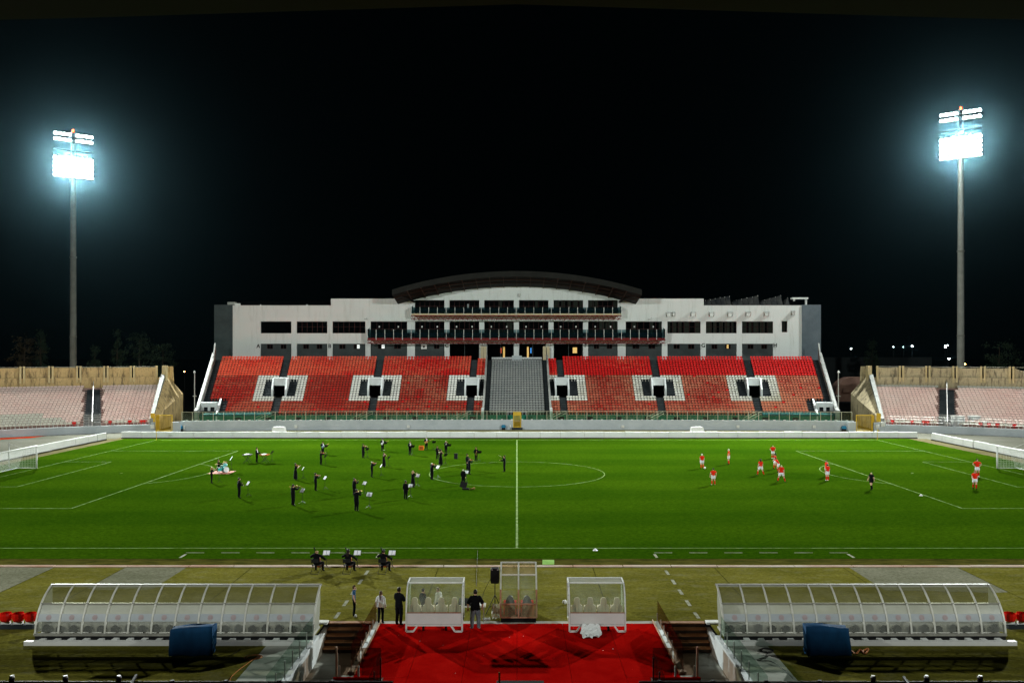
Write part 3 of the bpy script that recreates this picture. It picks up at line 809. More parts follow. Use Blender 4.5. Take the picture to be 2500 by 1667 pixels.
for k, u in enumerate(fu):
    p = Vector(CW(u,.2,1.6)) - org
    if abs(u) > 1.0: put('fence_post', POST_ME, stand, p)
    if k < NF:
        u1 = fu[k+1]
        if abs((u+u1)/2) > 1.0:
            b = MB(); b.quad(CW(u+.05,.2,1.66),CW(u1-.05,.2,1.66),CW(u1-.05,.2,2.98),CW(u+.05,.2,2.98)); b.build('fence_pane', FENCEGLASS, stand)
        put('bracket', BRK_ME, stand, Vector(CW((u+u1)/2,.14,1.6)) - org)
w = MB(); w.tube([CW(u,.2,3.04) for u in fu], .03, 5); w.build('fence_top_rail', CREAMRAIL, stand)
# middle gate, boxes, hooded lamps on the front wall
def bars_gate(name, label, x0, x1, y, z0, z1, n, top=0):
    t = thing(name, label, 'gate', ((x0+x1)/2, y, z0))
    for xx in (x0, x1-.12): b = MB(); b.box(xx,xx+.12,y-.05,y+.05,z0,z1); b.build('post', YELLOW, t)
    b = MB(); b.box(x0+.125,x1-.125,y-.04,y+.04,z1-.14,z1); b.box(x0+.125,x1-.125,y-.04,y+.04,z0+.02,z0+.14); b.build('rail', YELLOW, t)
    if top: b = MB(); b.box(x0+.125,x1-.125,y-.03,y+.03,z1-top,z1-.145); b.build('top_plate', YELLOW, t)
    for k in range(n):
        xx = x0+.12+(x1-x0-.24)*(k+.5)/n; b = MB(); b.box(xx-.025,xx+.025,y-.02,y+.02,z0+.145,z1-max(top,.14)-.005); b.build('bar', YELLOW, t)
    return t
bars_gate('yellow_gate', 'narrow yellow barred gate in the middle of the grandstand wall', -.62, .72, 138.55, .35, 2.95, 9, .62)
b = MB(); b.box(-.85,.95,138.0,138.58,0,.34); tag(b.build('gate_step', STEP), 'dark step block below the narrow yellow gate', 'step')
def wallbox(px, py, w, h, label, m=WHITEMETAL):
    x_ = PX(px,137.5); y_ = 138.6-.00075*x_*x_-.12; z_ = PZ(py,y_)
    t = thing('junction_box', label, 'electrical box', (x_,y_,z_))
    b = MB(); b.box(x_-w/2,x_+w/2,y_-.08,y_+.115,z_-h/2,z_+h/2); b.build('housing', m, t)
    b = MB(); b.box(x_-w/2+.05,x_+w/2-.05,y_-.10,y_-.082,z_-h/2+.05,z_+h/2-.05); b.build('cover', m, t)
    b = MB(); b.tube([(x_+.05,y_,z_-h/2),(x_+.05,y_+.02,.0)], .025, 5); b.build('conduit', GALV, t)
for px, lb in ((722.5,'first along the wall from the orchestra end'),(995.5,'second along the wall from the orchestra end'),(1522,'first past the middle gate towards the players'),(1801.5,'second past the middle gate towards the players'),(1983.5,'third past the middle gate towards the players')):
    wallbox(px, 1041, .5, .45, f'white junction box on the blue-grey wall, {lb}')
wallbox(2068, 1043, .5, .5, 'white box beside the blue hood near the yellow gate, players end')
wallbox(2077, 1039, .32, .6, 'tall white box nearest the yellow gate, players end')
wallbox(1246, 1040, .25, .4, 'small double box beside the narrow yellow gate')
wallbox(457, 1043, .3, .6, 'tall white box beside the blue hood, orchestra end')
def hood(px, label):
    x_ = PX(px,137); y_ = 138.6-.00075*x_*x_-.6
    t = thing('hooded_machine', label, 'machine', (x_,y_,0))
    b = MB(); b.prism([(x_-.36,y_,.35),(x_+.36,y_,.35),(x_+.36,y_,.62),(x_+.22,y_,.82),(x_-.22,y_,.82),(x_-.36,y_,.62)], (0,.5,0)); b.build('hood', CYANBLUE, t)
    b = MB(); b.box(x_-.30,x_+.30,y_+.03,y_+.48,0,.345); b.build('base', BLACK, t)
hood(447, 'blue hooded machine by the wall at the orchestra end gate'); hood(1229, 'blue hooded machine beside the narrow middle gate'); hood(2055, 'blue hooded machine by the wall at the players end gate')
# ---------------------------------------------------------------- white building above the stand
BY = 163.0
def bx(px): return PX(px, BY)
def bz(py): return PZ(py, BY)
bld = thing('stadium_building', 'long white three storey building with balconies and arched canopy', 'building', (0, BY, 11.0))
def wall_holes(x0, x1, z0, z1, holes, y, deep, skip=()):
    allh = list(holes) + list(skip)
    xs = sorted({x0, x1, *[h[0] for h in allh], *[h[1] for h in allh]}); zs = sorted({z0, z1, *[h[2] for h in allh], *[h[3] for h in allh]})
    xs = [x_ for x_ in xs if x0 <= x_ <= x1]; zs = [z_ for z_ in zs if z0 <= z_ <= z1]
    b = MB()
    for a, c in zip(xs[:-1], xs[1:]):
        for d, e in zip(zs[:-1], zs[1:]):
            if any(h[0] <= (a+c)/2 <= h[1] and h[2] <= (d+e)/2 <= h[3] for h in allh): continue
            b.quad((a,y,d),(c,y,d),(c,y,e),(a,y,e))
    for h in holes:
        a, c, d, e = h
        b.quad((a,y,d),(a,y+deep,d),(a,y+deep,e),(a,y,e)); b.quad((c,y,d),(c,y,e),(c,y+deep,e),(c,y+deep,d))
        b.quad((a,y,e),(a,y+deep,e),(c,y+deep,e),(c,y,e)); b.quad((a,y,d),(c,y,d),(c,y+deep,d),(a,y+deep,d))
    return b
UP = [(1013,1085),(1097.3,1170),(1182.2,1254.5),(1267,1339),(1351.6,1423.5),(1435.8,1508)]
MIDL = [(636,711.3),(724.3,799),(811.8,892),(904.6,994)]
MIDR = [(1527.6,1616),(1629.5,1710.4),(1723.4,1798.6),(1811.6,1887.5)]
DECK1, DECK2 = bz(826), bz(767.5)        # balcony floors
zt = (bz(731.4), bz(784.6), bz(839))
up_h = [(bx(a),bx(b_),DECK2+.02,zt[0]) for a, b_ in UP]
mid_bal = [(bx(a),bx(b_),DECK1+.02,zt[1]) for a, b_ in [MIDL[3]]+UP+[MIDR[0]]]
mid_win = [(bx(a),bx(b_),bz(813.5),zt[1]) for a, b_ in MIDL[:3]+MIDR[1:]]+[(bx(1908.5),bx(1922.2),bz(811),bz(784))]
G_B = MIDL+[UP[0],UP[1],(1189,1254.5),(1267,1333),UP[4],UP[5]]+MIDR
gf = [(bx(a),bx(b_),11.35,zt[2]) for a, b_ in G_B]
LO_T, HI_T = bz(745.5), bz(729.0)
xl0, xl1, xs0, xs1, xr1, xr0 = bx(523.3), bx(568), bx(807.9), bx(1718), bx(1957.6), bx(2003.7)
holes = up_h+mid_bal+mid_win+gf
wall_holes(xl1, xr1, 11.0, HI_T, holes, BY, .45, [(xl1,xs0,LO_T,HI_T),(xs1,xr1,LO_T,HI_T)]).build('wall', PLASTER, bld)
b = MB()   # body behind the facade: roof slabs, side and back
b.box(xl1,xs0,BY+.01,BY+13,LO_T-.3,LO_T-.02); b.box(xs1,xr1,BY+.01,BY+13,LO_T-.3,LO_T-.02); b.box(xs0,xs1,BY+.01,BY+13,HI_T-.3,HI_T-.02)
b.box(xl0,xr0,BY+12.9,BY+13.2,0,LO_T-.31)
b.build('roof_slab', PLASTER, bld)
b = MB(); b.quad((xl1,BY+2.2,11.3),(xr1,BY+2.2,11.3),(xr1,BY+2.2,HI_T-.35),(xl1,BY+2.2,HI_T-.35))
for z_ in (11.3, 14.9, 19.3): b.quad((xl1,BY+.46,z_),(xr1,BY+.46,z_),(xr1,BY+2.2,z_),(xl1,BY+2.2,z_))
b.build('interior', INTERIOR_SHADE, bld)
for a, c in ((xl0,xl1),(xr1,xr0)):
    b = MB(); b.box(a,c,BY-.12,BY+13,5,bz(744)); b.build('end_pier', PIERGREY if a < 0 else PIERLIT, bld)
# pediment under the canopy
arcd = lambda x_: 80 - math.sqrt(6400 - x_*x_)
N = 24; xs_ = [-19.1+38.2*k/N for k in range(N+1)]
b = MB(); poly = [(x_,BY-.02,25.72-arcd(x_)) for x_ in xs_] + [(19.1,BY-.02,HI_T-.02),(-19.1,BY-.02,HI_T-.02)]
b.prism(poly, (0,.5,0)); b.build('pediment', PLASTER, bld)
b = MB(); b.tube([(bx(1267)-.0,BY-.15,bz(718)),(bx(1267),BY-.25,bz(725))], [.28,.16], 8); b.build('wall_lantern', GALV, bld)
# arched canopy
roof = bld
N = 32; xs_ = [-23.2+46.4*k/N for k in range(N+1)]
YFr, YBk = 155.0, 170.0
def strip(pa, pb):
    b = MB(); n_ = len(pa); b.v = pa+pb
    for k in range(n_-1): b.f.append((k,k+1,n_+k+1,n_+k)); b.m.append(0)
    return b
under = strip([(x_,YFr,26.93-arcd(x_)) for x_ in xs_], [(x_,YBk,24.6-arcd(x_)) for x_ in xs_])
top_ = strip([(x_,YFr-.0,27.9-arcd(x_)) for x_ in xs_], [(x_,YBk,25.6-arcd(x_)) for x_ in xs_])
under.join(top_); under.join(strip([(x_,YBk,24.6-arcd(x_)) for x_ in xs_], [(x_,YBk,25.6-arcd(x_)) for x_ in xs_]))
for x_ in (-23.2,23.2): under.quad((x_,YFr,26.93-arcd(x_)),(x_,YBk,24.6-arcd(x_)),(x_,YBk,25.6-arcd(x_)),(x_,YFr,27.9-arcd(x_)))
canopy = under.build('canopy', ROOFDARK, bld)
fa = strip([(x_,YFr-.06,26.90-arcd(x_)) for x_ in xs_], [(x_,YFr-.06,27.93-arcd(x_)) for x_ in xs_])
fa.build('fascia', FASCIA, canopy)
for k in range(-9,10):
    x_ = 2.55*k
    if abs(x_) > 22.9: continue
    b = MB(); b.bar((x_,YFr+.05,26.82-arcd(x_)),(x_,YBk-6.8,25.62-arcd(x_)-.05),.14,.22); b.build('rib', ROOFRIB, canopy)
for yy in (157.2,159.6):
    q = (yy-YFr)/(YBk-YFr); b = MB()
    b.tube([(x_,yy,26.86-2.33*q-arcd(x_)) for x_ in xs_], .06, 4); b.build('purlin', ROOFRIB, canopy)
for s in (-1,1):
    b = MB(); b.bar((s*22.6,YFr+.5,24.0),(s*20.0,BY+.1,22.7),.3,.3); b.build('brace', ROOFDARK, canopy)
# windows with frames
def window(x0, x1, z0, z1, cols, rows, curtain=0, y=BY+.25, lit=None, name='window', par=bld):
    f = MB(); t = .07
    f.box(x0+.004,x1-.004,y-.05,y+.05,z0+.004,z0+t); f.box(x0+.004,x1-.004,y-.05,y+.05,z1-t,z1-.004)
    f.box(x0+.004,x0+t,y-.05,y+.05,z0+t,z1-t); f.box(x1-t,x1-.004,y-.05,y+.05,z0+t,z1-t)
    w = f.build(name, REDFRAME, par)
    for k in range(1, cols):
        m_ = MB(); xx = x0+(x1-x0)*k/cols; m_.box(xx-.04,xx+.04,y-.04,y+.04,z0+t,z1-t); m_.build('mullion', REDFRAME, w)
    for k in range(1, rows):
        m_ = MB(); zz = z0+(z1-z0)*(.55 if rows == 2 else k/rows); m_.box(x0+t,x1-t,y-.035,y+.035,zz-.035,zz+.035); m_.build('transom', REDFRAME, w)
    xm = (x0+x1)/2 if lit else x1-t
    p = MB(); p.quad((x0+t,y,z0+t),(xm,y,z0+t),(xm,y,z1-t),(x0+t,y,z1-t)); p.build('pane', PANE, w)
    if lit: p = MB(); p.quad((xm,y,z0+t),(x1-t,y,z0+t),(x1-t,y,z1-t),(xm,y,z1-t)); p.build('pane', lit, w)
    if curtain:
        c = MB(); xx = x0+.15
        while xx < x1-.3:
            ww = random.uniform(.5,1.1)
            if random.random() < curtain: 
                for q in range(int(ww/.12)): c.box(xx+.12*q,xx+.12*q+.115,y+.25+.04*(q%2),y+.27+.04*(q%2),z0,z1-.1)
            xx += ww+random.uniform(.1,.5)
        if c.v: c.build('curtain', CURTAIN, w)
    return w
for k, h in enumerate(mid_win[:-1]):
    if k == 0: continue
    window(*h, 6, 2, .85 if k >= 3 else 0)
window(*mid_win[-1], 2, 1, .9)
b = MB(); h = mid_win[0]; b.quad((h[0],BY+.4,h[2]),(h[1],BY+.4,h[2]),(h[1],BY+.4,h[3]),(h[0],BY+.4,h[3])); b.build('window', INTERIOR_SHADE, bld)  # no frame or glass: a dark sheet stands for the unlit room
for k, h in enumerate(up_h): window(h[0],h[1],h[2],h[3], 6, 2, .7 if k >= 4 else .15)
for k, h in enumerate(mid_bal): window(h[0],h[1],h[2],h[3], 6, 2, .7 if k >= 6 else .05)
b = MB(); b.box(bx(1139.5),bx(1143.5),BY+1.5,BY+1.55,bz(752),bz(741)); b.build('lit_doorway', LIT, bld)
# notices on the middle storey glass
for h in mid_bal:
    for q in (.24,.76):
        xx = h[0]+(h[1]-h[0])*q; b = MB(); b.box(xx-.12,xx+.12,BY-.02,BY+.03,bz(799.5),bz(795.5)); b.build('notice', WHITEPANEL, bld)
# balconies
def balcony(px0, px1, ytop, ybot, tr_bot, cream):
    yf = 160.6; X0, X1 = PX(px0,yf), PX(px1,yf); zt_, zf, zb = PZ(ytop,yf), PZ(ybot,yf), PZ(tr_bot,yf)
    fl = MB(); fl.box(X0,X1,yf,BY-.01,zf-.30,zf); bal = fl.build('balcony', CREAM if cream else TRUSS, bld)
    tr = MB(); ch = .09
    tr.box(X0,X1,yf-.06,yf+.02,zf-.48,zf-.31); tr.box(X0,X1,yf-.06,yf+.02,zb,zb+.13)
    n_ = int((X1-X0)/.93); dx = (X1-X0)/n_
    for k in range(n_):
        a = X0+dx*k; tr.bar((a,yf-.02,zf-.40),(a+dx/2,yf-.02,zb+.06),ch); tr.bar((a+dx/2,yf-.02,zb+.06),(a+dx,yf-.02,zf-.40),ch)
    for k in range(0, n_, 1):
        a = X0+dx*(k+.5); tr.bar((a,yf,zb+.06),(a,BY-.02,zb+.02),ch)
    tr.build('truss', TRUSS, bal)
    m_ = int((X1-X0)/1.66); dx = (X1-X0)/m_
    for k in range(m_+1):
        a = X0+dx*k; p = MB(); p.box(a-.045,a+.045,yf-.10,yf-.02,zf-.34,zt_+.02); p.build('post', GALV, bal)
        if k < m_: g = MB(); g.quad((a+.05,yf-.06,zf+.02),(a+dx-.05,yf-.06,zf+.02),(a+dx-.05,yf-.06,zt_-.02),(a+.05,yf-.06,zt_-.02)); g.build('glass_panel', BALGLASS, bal)
    for X in (X0,X1): g = MB(); g.prism([(X,yf,zf),(X,BY-.02,zf),(X,BY-.02,zt_+.4),(X,yf,zt_)],(.02,0,0)); g.build('end_glass', BALGLASS, bal)
    st = MB(); xx = X0+.5
    while xx < X1-.6:
        st.add([(xx,yf+.55,zf+.38),(xx+.44,yf+.55,zf+.38),(xx+.44,yf+1.0,zf+.36),(xx,yf+1.0,zf+.36),(xx,yf+.95,zf+.95),(xx+.06,yf+1.0,zf+1.02),(xx+.38,yf+1.0,zf+1.02),(xx+.44,yf+.95,zf+.95)],[(0,1,2,3),(3,2,7,6,5,4)])
        st.box(xx+.17,xx+.27,yf+.7,yf+.85,zf,zf+.36); xx += .5
    st.build('balcony_seats', NAVYSEAT, bal)
balcony(1004, 1517, 750, 765.5, 780, True)
balcony(897, 1624.4, 804.4, 825, 838.5, False)
# ground storey bays
for k, (a, c) in enumerate(G_B):
    x0, x1, z1 = bx(a), bx(c), zt[2]
    dark = k in (5,6,7,8)
    if not dark:
        wc = [(.18,.40),(.62,.84)]; wz0, wz1 = bz(851.4), bz(840.6)
        hs = [(x0+(x1-x0)*p+.1, x0+(x1-x0)*q-.1, wz0, wz1) for p, q in wc]
        if k == 4: hs = [hs[1]]
        wall_holes(x0, x1, 11.3, z1, hs, BY+.35, .15).build('grey_bay', GREYWALL, bld)
        for j, h in enumerate(hs):
            lit = None
            if (k, j) in ((2,1),(3,0)): lit = LIT
            window(h[0],h[1],h[2],h[3],2,1,0,BY+.42,lit)
        if k == 4:
            t = MB(); X = bx(1035); t.box(X-.55,X+.55,BY+.05,BY+.34,bz(852),bz(840.5)); ac = t.build('air_conditioner', WHITEPANEL, bld)
            t = MB(); t.tube([(X,BY+.045,bz(846)),(X,BY+.03,bz(846))], .22, 12); t.build('fan', BLACK, ac)
        if k == 12: t = MB(); X = bx(1780); t.box(X-.35,X+.0,BY+.36,BY+.4,bz(850.5),bz(841)); t.build('lit_notice', LITWARM, bld)
    else:
        f = MB()
        for q in (.0,.5,.97): xx = x0+(x1-x0)*q; f.box(xx,xx+.12,BY+.3,BY+.4,11.3,z1)
        f.build('door_frame', GREYWALL, bld)
        if k in (6,7):
            for px_, w_, m_, za, zb in ((1230 if k == 6 else 1289,.35,LITWARM,11.5,bz(846)),(1222.5 if k == 6 else 1296.5,.2,LITRED if k == 6 else LITBLUE,bz(862),bz(849))):
                t = MB(); X = bx(px_); t.box(X-w_/2,X+w_/2,BY+1.6,BY+1.65,za,zb); t.build('lit_doorway', m_, bld)
        if k == 8: t = MB(); X = bx(1404.5); t.box(X-.42,X+.42,BY+1.2,BY+1.25,bz(862),bz(848)); t.build('lit_doorway', LITWARM, bld)
# yellowish doors either side of the middle entrance
for px in (1177.5,1184,1329,1338):
    b = MB(); X = bx(px); b.box(X-.3,X+.3,BY-.7,BY-.64,11.4,bz(845.5)); b.build('open_door', CREAM, bld)
# letters of the blocks
def letter(ch, px, py, h):
    cu = bpy.data.curves.new('letter', 'FONT'); cu.body = ch; cu.size = h*1.42; cu.extrude = .02; cu.offset = .022; cu.align_x = 'CENTER'
    o = bpy.data.objects.new('letter', cu); COL.objects.link(o)
    bpy.context.view_layer.update()
    me = bpy.data.meshes.new_from_object(o.evaluated_get(bpy.context.evaluated_depsgraph_get()))
    COL.objects.unlink(o); bpy.data.objects.remove(o)
    me.transform(Matrix.Rotation(R(90),4,'X')); me.materials.clear(); me.materials.append(BLACK)
    l = put('block_letter', me, bld, (bx(px), -.04, bz(py)-11.0-h/2)); l['label'] = 'black block letter ' + ch
for ch, px, py in (('A',630.7,844.5),('B',805,844.2),('C',1090.8,843),('F',1429.7,842.8),('G',1717,842.8),('H',1892.6,842.4)): letter(ch, px, py, .74)
# wall fixtures on the upper wall
for k, (px, py, w_) in enumerate(((1632.5,768,.95),(1644.7,767.5,.55),(1691.5,767.5,.95),(1736.5,767.5,.95),(1781.7,767.5,.95),(1825.8,767,.95),(1870.6,767,.95),(1935.3,764.7,.6))):
    X, Z = bx(px), bz(py); b = MB()
    b.bar((X-w_/2,BY-.02,Z-.5),(X-w_/2,BY-.02,Z+.42),.07); b.bar((X+w_/2,BY-.02,Z-.5),(X+w_/2,BY-.02,Z+.42),.07)
    for e in (-1,1): b.bar((X+e*w_/2,BY-.02,Z+.40),(X+e*w_/2,BY-.38,Z+.40),.07); b.bar((X+e*w_/2,BY-.02,Z-.45),(X+e*w_/2,BY-.36,Z+.36),.05)
    b.box(X-w_/2,X+w_/2,BY-.40,BY-.02,Z+.42,Z+.47); b.box(X-w_/2+.12,X+w_/2-.12,BY-.28,BY-.01,Z-.35,Z+.25); b.build('unit_bracket', GALV, bld)
for px, py in ((893.5,779),(1586,779)):
    b = MB(); X, Z = bx(px), bz(py); b.box(X-.25,X+.25,BY-.5,BY-.01,Z-.12,Z+.1); b.bar((X,BY-.3,Z),(X+.4,BY-.9,Z+.3),.06); b.build('wall_floodlamp', GALV, bld)
for px in (635.5,749): b = MB(); X = bx(px); b.tube([(X,BY+.2,LO_T-.05),(X,BY+.2,LO_T+.22)],[.12,.05],6); b.build('roof_light', WHITEMETAL, bld)
# wall edge above the grey block with its little desk
b = MB(); b.box(-4.8,4.75,159.55,159.75,11.0,11.92); b.build('grey_block_wall', WHITEWALL, bld)
b = MB(); b.box(-.95,.95,159.2,159.5,11.1,12.25); b.build('desk', BLUEGREY, bld)
# roof things
t = thing('rooftop_unit', 'whitish plant unit on the low roof end, orchestra side', 'roof unit', (bx(565),BY+2,LO_T))
b = MB(); X = bx(560); b.box(X-.9,X+.5,BY+1.5,BY+3,LO_T-.2,LO_T+.75); b.build('case', CONCRETE, t)
b = MB(); X = bx(572); b.box(X-.6,X+.5,BY+1.6,BY+2.8,LO_T-.2,LO_T+.5); b.build('duct', WHITEMETAL, t)
for k, (a, c) in enumerate(((1718,1790),(1793,1860),(1863,1917),(1921,1934))):
    x0, x1 = bx(a), bx(c); h = [1.7,1.85,1.9,1.2][k]
    t = thing('solar_array', f'tilted dark solar array on the roof, number {["one","two","three","four"][k]} counted from the canopy', 'solar panel', (x0,BY+2,LO_T))
    n_ = max(1, int((x1-x0)/.95)); dx = (x1-x0)/n_
    for q in range(n_):
        za, zb = LO_T+.45+h*.62*q/n_, LO_T+.45+h*.62*(q+1)/n_
        p = MB(); p.add([(x0+dx*q,BY+1.2,LO_T+.12),(x0+dx*(q+1)-.06,BY+1.2,LO_T+.12),(x0+dx*(q+1)-.06,BY+2.6,zb+.5),(x0+dx*q,BY+2.6,za+.5)],[(0,1,2,3)]); p.build('panel', SOLAR, t)
        p = MB(); p.bar((x0+dx*(q+1)-.03,BY+2.65,LO_T-.1),(x0+dx*(q+1)-.03,BY+2.62,zb+.56),.05); p.build('strut', GALV, t)
t = thing('roof_frame', 'white open frame on the roof end beside the solar arrays', 'frame', (bx(1965),BY+3,LO_T))
X0, X1 = bx(1950), bx(1979)
for xx in (X0,X1): b = MB(); b.box(xx-.15,xx+.15,BY+2.5,BY+2.9,LO_T-.2,LO_T+1.4); b.build('post', WHITEMETAL, t)
b = MB(); b.box(X0-.5,X1+.35,BY+2.3,BY+3.4,LO_T+1.4,LO_T+1.7); b.build('cap', WHITEMETAL, t)

# ---------------------------------------------------------------- curved end terraces
ECX, ECY = 45.4, 87.3
def EP(s, th, r, z): return (s*(ECX + r*math.sin(R(th))), ECY + r*math.cos(R(th)), z)
EROWS, ER0, ETR, ERI, EZ0 = 17, 51.6, .78, .335, 1.0
ESTEP = mat('pinkish_terrace_concrete', (0.26,0.15,0.13), (0.36,0.25,0.21), .8, .9)
def end_stand(s, label, wallm, aisle, thmax=54.0):
    t = thing('end_terrace', label, 'terrace', EP(s, 30, 50, 0))
    org_ = ORG[t.name]
    ths = [15.8+(thmax-15.8)*k/26 for k in range(27)]
    def band(r0, r1, z0, z1, name, m, th_=ths, par=t):
        b = MB(); n_ = len(th_)
        for r_, z_ in ((r0,z0),(r1,z0),(r1,z1),(r0,z1)): b.v += [EP(s,a,r_,z_) for a in th_]
        for k in range(n_-1):
            for j in range(4): a, c = j*n_, ((j+1)%4)*n_; b.f.append((a+k,a+k+1,c+k+1,c+k)); b.m.append(0)
        b.f += [(0,n_,2*n_,3*n_),(n_-1,2*n_-1,3*n_-1,4*n_-1)]; b.m += [0,0]
        return b.build(name, m, par)
    band(49.7, 50.0, -.05, 1.12, 'front_wall', BLUEGREY)
    band(50.0, 51.6, .5, .95, 'walkway', ESTEP)
    b = MB()
    for i in range(EROWS):
        r0, r1, z = ER0+ETR*i, ER0+ETR*(i+1), EZ0+ERI*i
        for a, c in zip(ths[:-1], ths[1:]):
            b.quad(EP(s,a,r0,z),EP(s,c,r0,z),EP(s,c,r1,z),EP(s,a,r1,z)); b.quad(EP(s,a,r0,z-ERI),EP(s,c,r0,z-ERI),EP(s,c,r0,z),EP(s,a,r0,z))
    b.build('terrace', ESTEP, t)
    its = []
    for i in range(EROWS):
        r = ER0+ETR*i+.36; z = EZ0+ERI*i; dth = math.degrees(.575/r)
        th = 16.8
        while th < thmax-1:
            if abs((th-aisle)*math.pi/180*r) > 1.5 and abs((th-aisle-20.5)*math.pi/180*r) > 1.5:
                mi = 0
                if s < 0 and (i <= 2 and th > 30.5 or i <= 4 and th > 33.5): mi = 1
                if s > 0 and i == EROWS-1: mi = 1
                if i == 0:
                    mi = 1
                    if random.random() < (.30 if s > 0 else .12): mi = 2
                x_, y_, _ = EP(s, th, r, 0)
                its.append((x_, y_, z, -s*R(th), mi))
            th += dth
    place_seats(t, org_, its, [PINK_SEAT, PALE_SEAT, RED_SEAT], SEATN)
    for ai in (aisle, aisle+20.5):
        st = MB()
        for i in range(EROWS):
            for q in (0,1):
                r0 = ER0+ETR*i+.39*q; z = EZ0+ERI*i+.165*q+.012
                w = math.degrees(1.28/r0); p = [EP(s,ai-w,r0,z),EP(s,ai+w,r0,z),EP(s,ai+w,r0+.39,z),EP(s,ai-w,r0+.39,z)]
                st.quad(*p); st.quad(EP(s,ai-w,r0,z-.17),EP(s,ai+w,r0,z-.17),EP(s,ai+w,r0,z),EP(s,ai-w,r0,z))
        st.build('aisle_steps', STEP, t)
        hr = MB()
        for q in range(3):
            ra, rb = ER0+4.4*q-.6, ER0+4.4*q+4.6; za, zb = EZ0+ERI*(ra-ER0)/ETR+1.0, EZ0+ERI*(rb-ER0)/ETR+1.0
            hr.bar(EP(s,ai,ra,za),EP(s,ai,rb,zb),.08)
            for k in range(4): rr = ra+.3+(rb-ra-.6)*k/3; zz = EZ0+ERI*(rr-ER0)/ETR; hr.bar(EP(s,ai,rr,zz),EP(s,ai,rr,zz+1.0),.05)
        hr.build('handrail', WHITEMETAL, t)
    # back wall and its parapet panels between paired posts
    RB = ER0+ETR*EROWS+.15
    band(RB, RB+.5, 0, 8.35, 'back_wall', wallm)
    band(RB-.9, RB-.02, 6.0, 6.62, 'top_walk', ESTEP)
    th = 17.1; k = 0
    while th < thmax-3.4:
        for e in (.0, 3.25):
            p = MB(); a = th+e
            c = [EP(s,a-.13,RB-.16,7.6),EP(s,a+.13,RB-.16,7.6),EP(s,a+.13,RB+.5,7.6),EP(s,a-.13,RB+.5,7.6)]
            q = [(x_,y_,10.42) for x_,y_,_ in c]; p.add(c+q,[(4,5,6,7),(0,1,5,4),(1,2,6,5),(2,3,7,6),(3,0,4,7)]); p.build('post', SANDPOST, t)
        p = MB(); n_ = 8; broken = (s > 0 and k == 5)
        lo = []; hi = []
        for r_ in (RB+.22, RB+.42):
            for j in range(n_+1):
                a = th+.135+(3.25-.27)*j/n_
                dz = 0
                if broken: dz = -.42*math.sin(j/n_*math.pi)-random.uniform(0,.08)
                lo.append(EP(s,a,r_,8.36)); hi.append(EP(s,a,r_,10.15+dz-.10*math.sin(j/n_*math.pi)*(s > 0)))
        m_ = n_+1; vs = lo+hi; fs = []
        for j in range(n_): fs += [(j,j+1,2*m_+j+1,2*m_+j),(m_+j,m_+j+1,3*m_+j+1,3*m_+j),(2*m_+j,2*m_+j+1,3*m_+j+1,3*m_+j)]
        p.add(vs, fs); p.build('parapet_panel', wallm, t)
        p = MB(); p.bar(EP(s,th+.13,RB-.0,8.42),EP(s,th+3.1,RB-.0,8.42),.1,.1); p.build('ledge', wallm, t)
        p = MB(); p.tube([EP(s,th,RB+.1,10.28),EP(s,th+3.72,RB+.1,10.28)], .02, 4); p.build('cord', CREAMRAIL, t)
        th += 3.72; k += 1
    # end wall: sloped parapet, splayed flank, corner buttress
    p = MB(); prof = [(50.2,1.0),(50.2,2.1),(64.6,8.9),(65.6,8.9),(65.6,1.0)]
    A = [EP(s,16.45,r_,z_) for r_,z_ in prof]; B = [EP(s,15.85,r_,z_) for r_,z_ in prof]
    p.add(A+B, [(0,1,2,3,4),(9,8,7,6,5)]+[(j,5+j,5+(j+1)%5,(j+1)%5) for j in range(5)]); p.build('sloped_parapet', PARAPET, t)
    p = MB(); f0 = EP(s,15.83,50.2,0); fb = EP(s,15.83,66.4,0); X2 = s*60.6; Y2 = 151.5
    def Z(v, z): return (v[0],v[1],z)
    m2 = (X2+s*.9, Y2-1.0)
    p.add([Z(f0,0),Z(f0,1.9),Z(fb,8.8),Z(fb,0),(X2,Y2,0),(X2,Y2,5.4),(X2+s*1.6,Y2,7.2),(X2+s*1.8,Y2,10.3),Z(fb,10.3)],
          [(0,1,5,4),(1,2,6,5),(2,8,7,6),(4,5,3),(5,6,2,3)]); p.build('flank_wall', wallm, t)
    p = MB(); c = EP(s,15.9,RB-.2,0); p.box(c[0]-.35,c[0]+.35,c[1]-.3,c[1]+.6,0,10.45); p.build('corner_post', SANDPOST, t)
    # light fence on the front wall
    fe = MB(); th = 17.0
    while th < thmax: fe.bar(EP(s,th,49.9,1.12),EP(s,th,49.9,2.5),.05); th += 1.9
    for z_ in (1.6,2.05,2.48):
        for a in range(17, int(thmax)-1, 3): fe.tube([EP(s,a,49.9,z_),EP(s,a+3,49.9,z_)], .010, 3)
    fe.build('wire_fence', GALV, t)
    gr = MB()
    for k in range(16):
        a = aisle-1.35+2.7*k/15; gr.bar(EP(s,a,50.6,1.0),EP(s,a,50.6,2.9),.035)
    for z_ in (1.3,1.7,2.1,2.5,2.88): gr.bar(EP(s,aisle-1.4,50.6,z_),EP(s,aisle+1.4,50.6,z_),.035)
    gr.build('aisle_grille', GALV, t)
    return t
end_stand(-1, 'curved pink seat terrace under a black-stained ochre wall', SANDWALL, 26.0)
end_stand(1, 'curved pink seat terrace under a buff block wall with one broken panel', SANDWALL2, 26.9)
